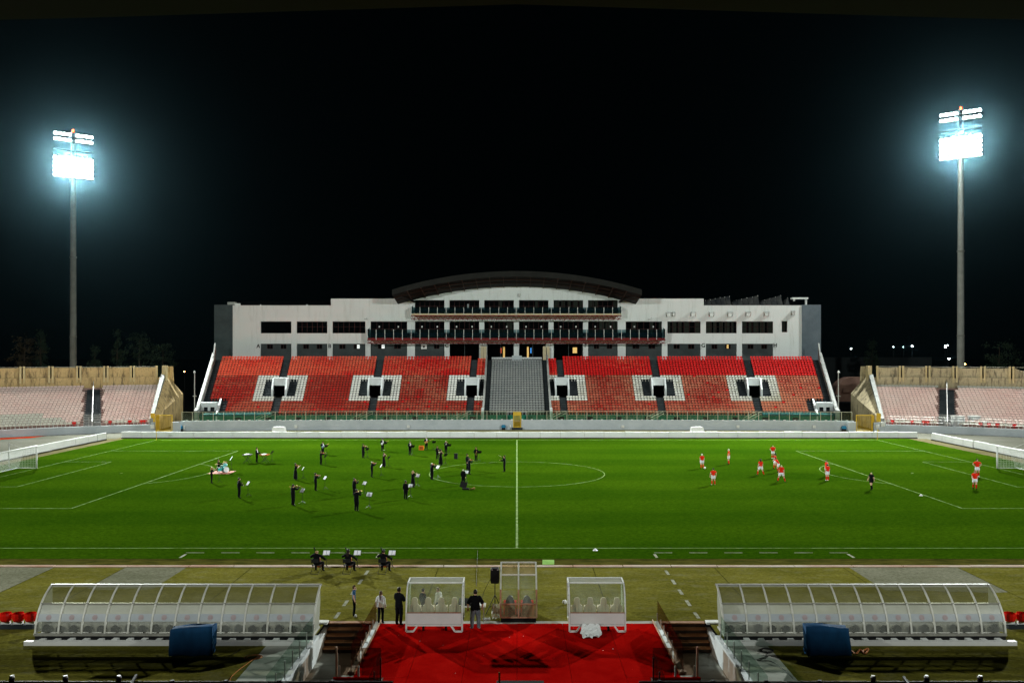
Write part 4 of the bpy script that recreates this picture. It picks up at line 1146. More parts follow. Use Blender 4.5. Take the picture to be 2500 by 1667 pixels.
# white cabinets standing on the walkway of the buff terrace
for px, py0, py1, w, lb in ((2342,1015,1042,1.75,'taller white cabinet beside the dark aisle'),(2382,1015,1044,1.6,'taller white cabinet farther from the dark aisle'),(2410,1028,1045,1.3,'low white cabinet next to the taller pair'),(2437,1029,1047,1.2,'low white cabinet farther from the taller pair')):
    d_ = 133.0 if px < 2400 else 131.5
    X, z1 = PX(px,d_), PZ(py0,d_)
    t = thing('white_cabinet', lb + ' on the buff terrace', 'cabinet', (X,d_,.95))
    b = MB(); b.box(X-w/2,X+w/2,d_,d_+.9,.95,z1-.12); b.build('case', BLUEGREY, t)
    b = MB(); b.box(X-w/2-.06,X+w/2+.06,d_-.06,d_+.95,z1-.115,z1); b.build('lid', WHITEMETAL, t)
    for k in range(7): b = MB(); xx = X-w/2+w*(k+.5)/7; b.box(xx-.03,xx+.03,d_-.03,d_-.005,.97,z1-.2); b.build('slat', GALV, t)
t = thing('white_bench_stack', 'stack of white benches on the walkway of the buff terrace', 'bench', (PX(2475,131),131,.95))
for k in range(4):
    X = PX(2459+14*k,131); b = MB(); b.box(X-.4,X+.4,131,131.6,1.35,1.45); b.box(X-.4,X+.4,131.5,131.6,1.45,1.85+.12*k); b.box(X-.36,X-.3,131.1,131.5,.95,1.35); b.box(X+.3,X+.36,131.1,131.5,.95,1.35); b.build('bench', WHITEMETAL, t)

# ---------------------------------------------------------------- gaps between stands: gates, poles, kiosk
for s, nm in ((-1,'ochre'),(1,'buff')):
    lo_, hi_ = (PX(379,135),PX(420,135)) if s < 0 else (PX(2091,135),PX(2132,135))
    g = bars_gate('yellow_gate', f'wide yellow barred gate between the grandstand and the {nm} terrace', lo_, hi_, 135.2, .02, 2.7, 13)
    b = MB(); xx = lo_+.05 if s < 0 else hi_-.2; b.box(xx,xx+.5,135.3,135.36,.02,2.6); b.build('side_plate', YELLOW, g)
    b = MB(); xx = (PX(372,135.5) if s < 0 else PX(2146,135.5)); b.box(xx-.35,xx+.35,135.6,135.66,.9,2.9)
    tag(b.build('yellow_sign_board', YELLOW), f'plain yellow board at the foot of the {nm} terrace parapet', 'board')
    px = 475 if s < 0 else 2047; X = PX(px,140.5); zt_ = PZ(906,140.5)
    t = thing('camera_pole', f'thin grey pole with small dome camera beside the {nm} terrace', 'pole', (X,140.5,0))
    b = MB(); b.tube([(X,140.5,0),(X,140.5,zt_)], .08, 8); b.build('pole', GALV, t)
    b = MB(); b.tube([(X,140.5,zt_-.25),(X,140.5,zt_+.1)], [.22,.08], 8); b.build('dome_camera', WHITEMETAL, t)
    b = MB(); b.tube([(X-.35,140.5,zt_-4.2),(X+.35,140.5,zt_-4.2)], .06, 6); b.build('cross_arm', GALV, t)
    b = MB(); xs__ = [PX(421,135.8),PX(443,135.8)] if s < 0 else [PX(2068,135.8),PX(2090,135.8)]
    b.box(xs__[0],xs__[1],135.2,135.5,-.05,1.55); tag(b.build('wall_stub', BLUEGREY), f'short blue-grey wall stub beside the gate of the {nm} terrace', 'wall')
    X0, X1 = (PX(369,135.1),PX(378,135.1)) if s < 0 else (PX(2133,135.1),PX(2163,135.1))
    b = MB(); b.box(X0-.0,X1,135.0,135.35,-.05,1.5); tag(b.build('wall_end', BLUEGREY), f'blue-grey wall end joining the gate to the {nm} terrace', 'wall')
for px, w, h, lb in ((2142,.6,.55,'lower'),(2155,.7,.7,'higher')):
    X = PX(px,134.9); t = thing('junction_box', f'{lb} white box on the wall end by the buff terrace', 'electrical box', (X,134.9,1.0))
    b = MB(); z_ = .85 if lb == 'lower' else 1.2; b.box(X-w/2,X+w/2,134.75,134.99,z_-h/2,z_+h/2); b.build('housing', WHITEMETAL, t)
    b = MB(); b.box(X-w/2+.06,X+w/2-.06,134.72,134.745,z_-h/2+.06,z_+h/2-.06); b.build('cover', WHITEMETAL, t)
X = PX(373,134.9); t = thing('junction_box', 'white box on the wall end by the ochre terrace', 'electrical box', (X,134.9,1.0))
b = MB(); b.box(X-.3,X+.3,134.75,134.99,.5,1.1); b.build('housing', WHITEMETAL, t); b = MB(); b.box(X-.24,X+.24,134.72,134.745,.56,1.04); b.build('cover', WHITEMETAL, t)
# rounded concrete structure behind the buff terrace
t = thing('rounded_kiosk', 'rounded pinkish concrete structure behind the buff terrace end', 'building', (PX(2066,165),165,0))
PK = mat('pink_concrete', (0.16,0.09,0.07),(0.22,0.13,0.10),.6,.9)
b = MB(); cx_ = PX(2085,165); poly = [(cx_-3.7*math.cos(R(a)),165,4.6+3.4*math.sin(R(a))) for a in range(0,91,10)]+[(cx_+2,165,8.0),(cx_+2,165,4.6)]; b.prism(poly,(0,3,0)); b.build('shell', PK, t)
b = MB(); b.box(cx_-3.2,cx_+2,164.6,166,3.2,4.62); b.build('ledge', PK, t)
b = MB(); b.box(cx_-2.2,cx_+2,164.8,164.98,5.0,5.9); b.build('band', PK, t)
# ---------------------------------------------------------------- night background
for k, (px, py, d_, c, st) in enumerate(((2077.4,851,330,'white',1),(2180.8,846.8,330,'white',.6),(2205.3,846.8,360,'white',.4),(2226.7,845,300,'white',1.2),(2307.3,843.8,340,'white',.5),(2313,842.8,340,'white',.8),(2307.3,848.4,320,'white',.9),(2316.2,875.7,240,'white',1.4),(2355.5,888.4,210,'orange',1.2),(450.5,907,185,'orange',.8))):
    X, Z_ = PX(px,d_), PZ(py,d_)
    if 'street_white' not in bpy.data.materials: emit('street_white',(.9,.95,1.0),40); emit('street_orange',(1.0,.5,.15),25)
    where = ['far street past the buff terrace, nearest the grandstand','far street, second from the grandstand','far street, third and faintest','far street, fourth and brightest of the row','far cluster beside the mast, upper inner one','far cluster beside the mast, upper outer one','far cluster beside the mast, lower one','lone lamp low over the buff wall beside the mast','lamp just above the buff wall right by the mast foot','lamp in the dark gap beside the ochre terrace'][k]
    t = thing('street_lamp', f'lit {c} street lamp, {where}', 'street lamp', (X,d_,0))
    b = MB(); b.tube([(X,d_,0),(X,d_,Z_-.1)],[.12,.07],6); b.build('pole', DARKMETAL, t)
    r_ = d_*.0006*st+.04; b = MB(); b.ell((X,d_-.1,Z_),(r_*1.2,r_,r_*.8),8,6); b.build('lamp', bpy.data.materials['street_white' if c == 'white' else 'street_orange'], t)
DISTW = mat('distant_wall', (.02,.024,.024),(.035,.04,.04),.1,.9)
b = MB(); b.box(PX(2010,215),PX(2275,215),215,217,0,PZ(872,215)); tag(b.build('distant_wall', DISTW), 'dim long wall in the dark beyond the buff terrace', 'wall')
def tree(px, d_, top, w, label, leaf=LEAF, seed=1, conifer=False):
    rnd = random.Random(seed); X = PX(px,d_); H = top
    t = thing('tree', label, 'tree', (X,d_,0), group='dark trees beyond the terraces')
    b = MB(); b.tube([(X,d_,0),(X+.1,d_,H*.3),(X-.1,d_,H*.62),(X,d_,H*.9)],[.35,.28,.17,.05],8)
    limbs = []
    for k in range(12):
        a = rnd.uniform(0,6.28); z_ = H*rnd.uniform(.28,.8); L = w*.5*rnd.uniform(.5,.95)*(1.15-z_/H)
        e = Vector((X+L*math.cos(a),d_+L*math.sin(a),z_+L*rnd.uniform(.1,.6))); limbs.append(e)
        b.tube([(X,d_,z_),((X+e.x)/2,(d_+e.y)/2,(z_+e.z)/2+.15),e],[.11,.07,.03],5)
    b.build('trunk', BARK, t)
    cr = MB()
    cl = []
    for k in range(34):
        if conifer:
            q = rnd.uniform(.25,1); rr = w*.5*(1.05-q)*rnd.uniform(.4,1); a = rnd.uniform(0,6.28); c = Vector((X+rr*math.cos(a),d_+rr*math.sin(a),H*q)); s_ = rnd.uniform(.35,.8)
        else:
            q = rnd.uniform(.35,.97); rr = w*.5*math.sqrt(max(0,1-((q-.62)/.42)**2))*rnd.uniform(.25,1); a = rnd.uniform(0,6.28); c = Vector((X+rr*math.cos(a),d_+rr*math.sin(a),H*q)); s_ = rnd.uniform(.5,1.15)
        cl.append((c,s_))
    for e in limbs: cl.append((e,.6))
    for c, s_ in cl:
        for j in range(46):
            o = Vector((rnd.gauss(0,1),rnd.gauss(0,1),rnd.gauss(0,.75)))*s_*.62
            n_ = Vector((rnd.uniform(-1,1),rnd.uniform(-1,1),rnd.uniform(-.3,1))).normalized(); u = n_.orthogonal().normalized()*rnd.uniform(.12,.26); v = n_.cross(u)*.6
            p = c+o; cr.add([p-u,p+v,p+u,p-v],[(0,1,2,3)])
    cr.build('crown', leaf, t)
for k, (px, d_, py, w, lb, lf, con) in enumerate(((60,190,822,6.5,'brownish tree beyond the ochre wall end panels',LEAF2,False),(100,196,806,6,'slender tall tree just past the brownish tree, ochre side',LEAF,True),(232,198,842,6,'low spreading conifer close past the mast, ochre side',LEAF,True),(287,200,810,5.5,'tall tree between the mast and the biggest tree, ochre side',LEAF,True),(341,196,810,8,'biggest rounded tree beyond the ochre wall',LEAF,False),(398,192,838,5.5,'small bushy tree at the corner of the ochre wall',LEAF,False),(2130,205,836,8,'dark conical tree beyond the buff wall corner',LEAF,True),(2440,190,830,10,'broad dark tree beyond the buff wall, past the mast',LEAF,False))):
    tree(px, d_, PZ(py,d_), w, lb, lf, 11+k, con)
# ---------------------------------------------------------------- tunnel mouth: carpet deck, pits, steps, balustrades
b = MB(); b.box(-6.62,6.62,32.1,38.94,-1.2,-.006); b.box(-5.2,5.2,14,32.095,-1.2,-.006)
b.build('tunnel_deck', CONCRETE)['kind'] = 'structure'
sheet('pit_floor', [(-8.78,-6.6,14,38.9),(6.6,8.78,14,38.9),(-6.62,-5.18,14,32.12),(5.18,6.62,14,32.12)], -1.0, CONCRETE)
carpet = thing('red_carpet', 'wide red carpet between the two glass balustrades', 'carpet', (0,35,0))
for k in range(6):      # butted carpet strips, edges not quite level
    x0, x1 = -6.3+2.1*k, -6.3+2.1*(k+1)
    b = MB(); n_ = 14; rnd = random.Random(k)
    y0 = 32.12 if max(abs(x0),abs(x1)) > 5.2 else 14.0
    lo = []
    for j in range(n_+1):
        y_ = y0+(38.5+rnd.uniform(-.03,.03)*(j == n_)-y0)*j/n_
        for q in (0,.03,.35,.7,.97,1): lo.append((x0+.006+(x1-x0-.012)*q, y_, .012+(.005 if q in (0,1) else 0)*rnd.random()+.003*max(0,math.sin(y_*1.7+k*2+q*2))*rnd.random()))
    b.add(lo, [(j*6+q,j*6+q+1,(j+1)*6+q+1,(j+1)*6+q) for j in range(n_) for q in range(5)]); b.build('strip', CARPET, carpet, True)
for q in (-1,1): b = MB(); b.quad((q*4.206,14,.012),(q*5.12,14,.012),(q*5.12,32.112,.012),(q*4.206,32.112,.012)); b.build('strip', CARPET, carpet)
b = MB(); rnd = random.Random(3)
for k in range(16):
    x_, y_ = rnd.uniform(-6,6), rnd.uniform(32.3,38.3); r_ = rnd.uniform(.008,.02); b.add([(x_-r_,y_-r_,.034),(x_+r_,y_-r_*.6,.034),(x_+r_*.5,y_+r_,.034),(x_-r_,y_+r_*.7,.034)],[(0,1,2,3)])
o = b.build('lint', PAPER, carpet, kind='stuff')
def seamline(x0,y0,x1,y1,w,par,m): 
    b = MB(); b.quad((x0,y0,-.995),(x0+w,y0,-.995),(x1+w,y1,-.995),(x1,y1,-.995)); return b.build('joint', m, par)
for s, nm in ((-1,'nearer the musicians'),(1,'nearer the red players')):
    dn = {-1:'orchestra', 1:'players'}[s]
    # retaining wall of the pit, concrete path behind it
    b = MB(); b.box(s*8.75,s*8.98,14,36.9,-1.05,.02); b.box(s*8.75,s*8.95,36.92,38.9,-1.05,-.22)
    tag(b.build('retaining_wall', WHITEWALL), f'white retaining wall of the sunken pit on the {dn} side', 'wall')
    b = MB(); b.quad((s*8.98,14,.002),(s*10.7,14,.002),(s*10.7,35.6,.002),(s*8.98,35.6,.002)); b.build('concrete_path', CONCRETE)['kind'] = 'structure'
    # timber steps going down into the pit
    st = thing('timber_steps', f'dark brown timber steps down into the pit on the {dn} side', 'steps', (s*7.6,38,-1))
    for k in range(5):
        ya = 38.95-.30*k; z_ = .0-.19*k
        for q in range(2): b = MB(); b.box(s*6.66,s*8.72,ya-.155*(q+1)+.006,ya-.155*q-.006,z_-.045,z_ + random.uniform(-.004,.004)); b.build('tread', WOOD, st)
        b = MB(); b.box(s*6.67,s*8.71,ya-.31,ya-.285,z_-.19,z_-.05); b.build('riser', WOODDARK, st)
    b = MB(); b.box(s*6.63,s*6.66,37.3,38.96,-1.0,.02); b.build('stringer', WOOD, st)
    # glass balustrade along the carpet on its white kerb
    ba = thing('glass_balustrade', f'brown glass balustrade on a white kerb along the carpet, {nm}', 'balustrade', (s*6.48,35,0))
    b = MB(); b.box(s*6.34,s*6.60,32.5,37.55,-.004,.07); b.build('kerb', WHITEWALL, ba)
    b = MB(); b.box(s*6.30,s*6.335,32.4,38.9,-.004,.09); b.build('edging', mat('pale_edging_wood',(.42,.26,.16),(.5,.36,.25),2,.6) if 'pale_edging_wood' not in bpy.data.materials else bpy.data.materials['pale_edging_wood'], ba)
    ys = [32.6,33.75,34.85,35.85,36.75,37.55,38.5]
    for k, y_ in enumerate(ys):
        b = MB(); b.tube([(s*6.48,y_,.07),(s*6.48,y_,.50)], .022, 8); b.tube([(s*6.48,y_,.07),(s*6.48,y_,.085)], .07, 8); b.build('post', GALV, ba)
        if k < len(ys)-1: b = MB(); b.box(s*6.48-.006,s*6.48+.006,y_+.03,ys[k+1]-.03,.16,1.08); b.build('glass_panel', BALGLASS2, ba)
    # glass across the near end of the deck wing, facing the camera
    bw = thing('glass_screen', f'brown glass screen with red post closing the carpet wing, {nm}', 'balustrade', (s*6,32.2,0))
    for xa, xb in ((5.25,6.0),(6.04,6.88)): b = MB(); b.box(s*xa,s*xb,32.18,32.192,.06,1.12); b.build('glass_panel', BALGLASS2, bw)
    b = MB(); b.box(s*5.22,s*5.232,29.5,32.15,.06,1.05); b.build('glass_panel', BALGLASS2, bw)
    for xx in (6.10,6.84): b = MB(); b.box(s*xx-.035,s*xx+.035,32.12,32.17,.02,.44); b.build('post', WHITEMETAL, bw)
    b = MB(); b.box(s*6.93,s*6.99,32.15,32.24,-1.0,1.15); b.build('red_post', RUSTRED, bw)
    b = MB(); b.box(s*5.19,s*7.05,32.0,32.098,-.06,.03); b.build('red_edge', CARPET, bw)
    b = MB(); b.box(s*5.19,s*7.0,31.97,32.096,-.40,-.07); b.build('white_edge', WHITEWALL, bw)
    for y_ in (30.2,31.6): b = MB(); b.tube([(s*5.16,y_,.0),(s*5.16,y_,.95)], .03, 6); b.build('post', DARKMETAL, bw)
    # glass balustrade over the retaining wall
    bc = thing('glass_balustrade', f'clear glass balustrade on the white retaining wall, {dn} side', 'balustrade', (s*8.87,34,0))
    ys = [29.5,30.7,31.9,33.0,34.1,35.2,36.3]
    for k, y_ in enumerate(ys):
        b = MB(); b.tube([(s*8.87,y_,.02),(s*8.87,y_,.72)], .024, 8); b.build('post', GALV, bc)
        if k < len(ys)-1: b = MB(); b.box(s*8.87-.006,s*8.87+.006,y_+.03,ys[k+1]-.03,.14,1.05); b.build('glass_panel', BALGLASS3, bc)
    # stone trim by the steps
    b = MB(); b.box(s*8.76,s*10.2,38.55,38.9,-.05,.06); tag(b.build('white_kerb_block', WHITEMETAL), f'white edging with dotted strip beside the timber steps, {dn} side', 'kerb')
    for yy, w_ in ((33.2,.02),(34.6,.02),(36.0,.02)):
        b = MB(); b.quad((s*6.64,yy,-.995),(s*8.74,yy,-.995),(s*8.74,yy+w_,-.995),(s*6.64,yy+w_,-.995)); b.build('floor_joint', BLACK)['kind'] = 'structure'

# ---------------------------------------------------------------- long curved dugouts
def bez(t): 
    P0, C, P2 = (36.3,.30), (36.42,1.52), (37.6,2.05)
    return tuple((1-t)**2*a + 2*t*(1-t)*c + t*t*e for a, c, e in zip(P0, C, P2))
def dugout(s, x0, x1, label, nb=12):
    t = thing('team_dugout', label, 'dugout', (s*(x0+x1)/2,37,0))
    dx = (x1-x0)/nb
    T = [k/14 for k in range(15)]
    for k in range(nb+1):
        X = s*(x0+dx*k); b = MB()
        for a, c in zip(T[:-1], T[1:]):
            p, q = bez(a), bez(c); b.bar((X,p[0],p[1]),(X,q[0],q[1]),.075,.05)
        b.build('rib', ALU, t)
    tm = .565
    for k in range(nb):
        X0, X1 = s*(x0+dx*k)+s*.04, s*(x0+dx*(k+1))-s*.04
        for nm, ta, tb, m in (('top_pane',.945,.99,PANEMILK),('upper_pane',tm+.01,.94,PANECLEAR),('middle_pane',.205,tm-.01,PANEMILK),('lower_pane',.02,.195,PANELOW)):
            b = MB(); tt = [ta+(tb-ta)*j/7 for j in range(8)]; n_ = len(tt)
            b.v = [(X0,bez(q)[0]+.02,bez(q)[1]) for q in tt]+[(X1,bez(q)[0]+.02,bez(q)[1]) for q in tt]
            for j in range(n_-1): b.f.append((j,n_+j,n_+j+1,j+1)); b.m.append(0)
            pane = b.build(nm, m, t, True)
        b = MB(); tt = [.212+(.145)*j/3 for j in range(4)]
        b.v = [(X0,bez(q)[0]-.006,bez(q)[1]) for q in tt]+[(X1,bez(q)[0]-.006,bez(q)[1]) for q in tt]
        for j in range(3): b.f.append((j,4+j,4+j+1,j+1)); b.m.append(0)
        stk = b.build('sticker', STICKER, t)
        b = MB(); cx_ = (X0+X1)/2; p = bez(.288); q2 = bez(.36); ty = (q2[0]-p[0]); tz = (q2[1]-p[1]); l_ = math.hypot(ty,tz); ty /= l_; tz /= l_
        def ring(r0, r1, o):
            n_ = 20
            vs = [(cx_+r*math.cos(6.283*j/n_), p[0]-o+ty*r*math.sin(6.283*j/n_), p[1]+tz*r*math.sin(6.283*j/n_)) for r in (r0,r1) for j in range(n_)]
            b.add(vs, [(j,(j+1)%n_,n_+(j+1)%n_,n_+j) for j in range(n_)])
        ring(.001,.035,.012); ring(.045,.075,.012); ring(.085,.115,.012)
        for j in range(6): a = j*1.047; b.quad(*[(cx_+rr*math.cos(a+w_), p[0]-.0125+ty*rr*math.sin(a+w_), p[1]+tz*rr*math.sin(a+w_)) for rr, w_ in ((.03,-.15),(.115,-.12),(.115,.12),(.03,.15))])
        b.build('emblem', PINKLOGO, stk)
    p = bez(tm); b = MB(); b.box(s*x0,s*x1,p[0]-.03,p[0]+.05,p[1]-.035,p[1]+.025); b.build('middle_rail', ALURAIL, t)
    p = bez(1); b = MB(); b.box(s*(x0-.05),s*(x1+.05),p[0]-.02,p[0]+.10,p[1]-.05,p[1]+.03); b.build('front_rail', ALURAIL, t)
    b = MB(); b.box(s*x0,s*x1,36.18,36.36,.22,.30); b.build('base_rail', ALURAIL, t)
    b = MB(); b.box(s*(x0+.02),s*(x1-.02),36.24,36.34,-.0,.215); b.build('base_panel', DARKMETAL, t)
    b = MB(); b.box(s*(x0+.02),s*(x1-.02),36.4,37.6,.12,.20); b.build('floor', CONCRETE, t)
    for X in (x0+.02, x1-.02):
        b = MB(); pts = [(s*X,bez(q)[0],bez(q)[1]) for q in T]; pts += [(s*X,37.6,1.2),(s*X,37.35,.25)]; b.prism(pts,(.012,0,0)); b.build('side_pane', PANEMILK, t)
    b = MB(); b.quad((s*(x0+.1),36.6,.25),(s*(x1-.1),36.6,.25),(s*(x1-.1),36.66,.78),(s*(x0+.1),36.66,.78)); b.build('seat_back_board', WHITEPANEL, t)
    n_ = 20
    for k in range(n_):
        X = s*(x0+.35+(x1-x0-.7)*k/(n_-1)) + random.uniform(-.03,.03)
        b = MB(); h = random.uniform(.54,.64)
        poly = [(X-.18,36.50,.30),(X-.16,36.50,h-.14),(X-.09,36.50,h-.03),(X,36.50,h),(X+.09,36.50,h-.03),(X+.16,36.50,h-.14),(X+.18,36.50,.30)]
        b.prism(poly,(0,.06,0)); b.box(X-.2,X+.2,36.57,36.95,.40,.46); b.box(X-.04,X+.04,36.7,36.8,.2,.4); b.build('seat', DARKSEAT, t)
    # white footing beam with pads
    bm = MB(); bm.box(s*(x0-.1),s*(x1+.1),35.62,35.85,-.02,.17); bm.build('footing_beam', WHITEPANEL, t)
    for k in range(18): b = MB(); X = s*(x0+.9+(x1-x0-1.4)*k/17); b.box(X-.12,X+.12,35.86,36.1,-.0,.16+.03*random.random()); b.build('pad', WHITEMETAL, t)
dugout(-1, 8.85, 20.95, 'long curved dugout with milky panes and pink emblems, on the orchestra half')
dugout(1, 9.0, 21.25, 'long curved dugout with milky panes and pink emblems, on the players half')
# red bucket seats beyond each long dugout
bk = MB()
pr = [(.19,.03),(.245,.12),(.255,.30),(.235,.40)]
for (r0,z0),(r1,z1) in zip(pr[:-1],pr[1:]):
    for k in range(12):
        a0, a1 = 2*math.pi*k/12, 2*math.pi*(k+1)/12
        bk.quad((r0*math.cos(a0),r0*math.sin(a0),z0),(r0*math.cos(a1),r0*math.sin(a1),z0),(r1*math.cos(a1),r1*math.sin(a1),z1),(r1*math.cos(a0),r1*math.sin(a0),z1))
bk.add([(.2*math.cos(2*math.pi*k/12),.2*math.sin(2*math.pi*k/12),.09) for k in range(12)],[tuple(range(12))])
BKM = bk.mesh('shell', RED_SEAT, True)
sb = MB(); sb.box(-.20,.20,-.06,.06,-.1,.03); SBM = sb.mesh('bracket', WHITEMETAL)
for s, n_ in ((-1,5),(1,4)):
    for k in range(n_):
        X = (PX(78,38.0)-.56*k) if s < 0 else (PX(2462,38.0)+.56*k)
        t = thing('red_bucket_seat', 'glossy red bucket seat in the row beyond the long dugout on the %s half' % {-1:'orchestra',1:'players'}[s], 'seat', (X,37.9,.30), group=f'red bucket seats {"orchestra" if s<0 else "players"} side', world=False)
        put('shell', BKM, t); put('bracket', SBM, t)
    X0, X1 = (-40,PX(84,37.9)) if s < 0 else (PX(2458,37.9),40)
    b = MB(); b.box(X0,X1,37.75,38.05,0,.2); tag(b.build('seat_ledge', STEP), f'dark ledge carrying the red bucket seats on the {"orchestra" if s<0 else "players"} half', 'ledge')

# ---------------------------------------------------------------- small white wheeled dugouts
def moulded_seat(X, y, z, m, name, par, w=.52, h=.78):
    b = MB(); q = w/2
    poly = [(X-q,y,z),(X-q*1.02,y,z+h*.42),(X-q*.86,y,z+h*.52),(X-q*.56,y,z+h*.60),(X-q*.50,y,z+h*.86),(X-q*.36,y,z+h*.97),(X,y,z+h),(X+q*.36,y,z+h*.97),(X+q*.50,y,z+h*.86),(X+q*.56,y,z+h*.60),(X+q*.86,y,z+h*.52),(X+q*1.02,y,z+h*.42),(X+q,y,z)]
    b.prism(poly,(0,.07,0)); b.box(X-q,X+q,y+.072,y+.5,z+.02,z+.14)
    b.box(X-q,X-q+.07,y+.072,y+.42,z+.14,z+h*.42); b.box(X+q-.07,X+q,y+.072,y+.42,z+.14,z+h*.42)
    b.add([(X-.05,y-.012,z+.06),(X+.05,y-.012,z+.06),(X+.07,y-.02,z+h*.8),(X-.07,y-.02,z+h*.8)],[(0,1,2,3)])
    o = b.build(name, m, par)
    return o
def trolley(cx_, label):
    W = 1.25; yb, yt = 37.35, 38.75
    t = thing('wheeled_dugout', label, 'dugout', (cx_,38,0))
    prof = [(37.35,.32),(37.35,.86),(37.42,1.25),(37.55,1.60),(37.78,1.92),(38.0,2.02),(38.75,2.05)]
    for s in (-1,1):
        X = cx_+s*W; b = MB()
        for p, q in zip(prof[:-1], prof[1:]): b.bar((X,p[0],p[1]),(X,q[0],q[1]),.06,.08)
        b.bar((X,38.75,2.05),(X,38.5,.35),.06); b.bar((X,37.35,.35),(X,38.55,.35),.06)
        b.build('side_frame', WHITEMETAL, t)
        b = MB(); b.prism([(X-s*.04,p,q) for p,q in prof]+[(X-s*.04,38.6,1.0),(X-s*.04,38.45,.38)],(s*.012,0,0)); sp_ = b.build('side_pane', PANEFROST, t)
        for p, q in prof[1:-1]: b = MB(); b.tube([(X+s*.035,p,q),(X+s*.05,p,q)], .016, 6); b.build('bolt', DARKMETAL, t)
        # folded skid leg
        b = MB(); L = [(cx_+s*W,37.32,.34),(cx_+s*W,37.32,.05),(cx_+s*.93,37.32,.05),(cx_+s*.74,37.32,.33)]
        for p, q in zip(L[:-1], L[1:]): b.bar(p,q,.07,.07)
        b.build('skid_leg', WHITEMETAL, t)
        b = MB(); b.tube([(cx_+s*.55,37.6,.17),(cx_+s*.47,37.6,.17)], .17, 14); wh = b.build('wheel', BLACK, t)
        b = MB(); b.tube([(cx_+s*.56,37.6,.17),(cx_+s*.46,37.6,.17)], .08, 10); b.build('rim', WHITEMETAL, wh)
    for y_, z_, w_ in ((37.34,.32,.07),(38.75,2.05,.06),(37.99,2.03,.05)): b = MB(); b.bar((cx_-W,y_,z_),(cx_+W,y_,z_),w_); b.build('cross_bar', WHITEMETAL, t)
    b = MB(); b.box(cx_-W+.04,cx_+W-.04,37.31,37.335,.37,.87); b.build('back_panel', WHITEPANEL, t)
    b = MB(); b.box(cx_-W+.04,cx_+W-.04,37.29,37.35,.875,.90); b.build('panel_trim', RUSTRED, t)
    b = MB(); P = prof[1:6]; b.v = [(cx_-W+.05,p,q) for p,q in P]+[(cx_+W-.05,p,q) for p,q in P]
    for k in range(len(P)-1): b.f.append((k,len(P)+k,len(P)+k+1,k+1)); b.m.append(0)
    b.build('back_pane', PANEFROST, t, True)
    b = MB(); b.quad((cx_-W+.04,38.02,2.03),(cx_+W-.04,38.02,2.03),(cx_+W-.04,38.74,2.06),(cx_-W+.04,38.74,2.06)); b.build('roof_panel', PANEMILK, t)
    b = MB(); b.box(cx_-W+.04,cx_+W-.04,37.4,38.5,.36,.42); b.build('floor', STEP, t)
    for k in range(4): moulded_seat(cx_-.90+.60*k, 37.55, .72, BEIGESEAT, 'seat', t)
    b = MB(); b.box(cx_-W+.1,cx_+W-.1,37.62,37.74,.42,.72); b.build('seat_beam', DARKMETAL, t)
    return t
trolley(-3.70, 'white wheeled dugout with four beige seats beside the man in black shirt')
trolley(3.60, 'white wheeled dugout with four beige seats and plastic sheet hanging below')
# tall two-seat dugout in the middle
def mid_dugout():
    X0, X1 = PX(1222,38.7), PX(1310,38.7); t = thing('tall_dugout', 'tall narrow two seat dugout with rusty red frame in the middle', 'dugout', ((X0+X1)/2,39.4,0))
    P = [(38.70,.24),(38.72,.85),(38.95,1.45),(39.5,2.0),(40.55,2.33)]
    for X in (X0,(X0+X1)/2,X1):
        for k, (p, q) in enumerate(zip(P[:-1], P[1:])): b = MB(); b.bar((X,p[0],p[1]),(X,q[0],q[1]),.075,.07); b.build('frame_post', RUSTRED if k < 2 else ALU, t)
    for k in (0,1,3,4):
        p = P[k]; b = MB(); b.bar((X0,p[0],p[1]),(X1,p[0],p[1]),.05,.06); b.build('frame_rail', RUSTRED if k < 2 else ALU, t)
    for k, (p, q, m) in enumerate(((P[0],P[1],PANEAMBER),(P[1],P[2],PANEFROST),(P[2],P[3],PANEFROST),(P[3],P[4],PANEAMBER))):
        for a, c in ((X0+.05,(X0+X1)/2-.05),((X0+X1)/2+.05,X1-.05)):
            b = MB(); b.quad((a,p[0]+.02,p[1]+.02),(c,p[0]+.02,p[1]+.02),(c,q[0]+.02,q[1]-.02),(a,q[0]+.02,q[1]-.02)); b.build('pane', m, t)
    for X in (X0,X1): b = MB(); b.prism([(X,p,q) for p,q in P]+[(X,40.2,1.2),(X,40.1,.2)],(.012,0,0)); b.build('side_pane', PANEAMBER, t)
    b = MB(); b.box(X0+.02,X1-.02,38.75,40.1,.0,.22); b.build('base', BLACK, t)
    for k, xx in enumerate(((X0*3+X1)/4+.02,(X0+X1*3)/4-.02)):
        b = MB(); poly = [(xx+.24*math.cos(R(a)),39.0,.55+.62*math.sin(R(a))) for a in range(0,181,20)]+[(xx-.24,39.0,.25),(xx+.24,39.0,.25)]; b.prism(poly,(0,.1,0)); b.box(xx-.24,xx+.24,39.1,39.6,.45,.58); st = b.build('seat', DARKSEAT, t)
        for s in (-1,1): b = MB(); b.box(xx+s*.25-.05,xx+s*.25+.05,39.02,39.5,.25,.82); b.build('seat_bolster', RED_SEAT, st)
mid_dugout()

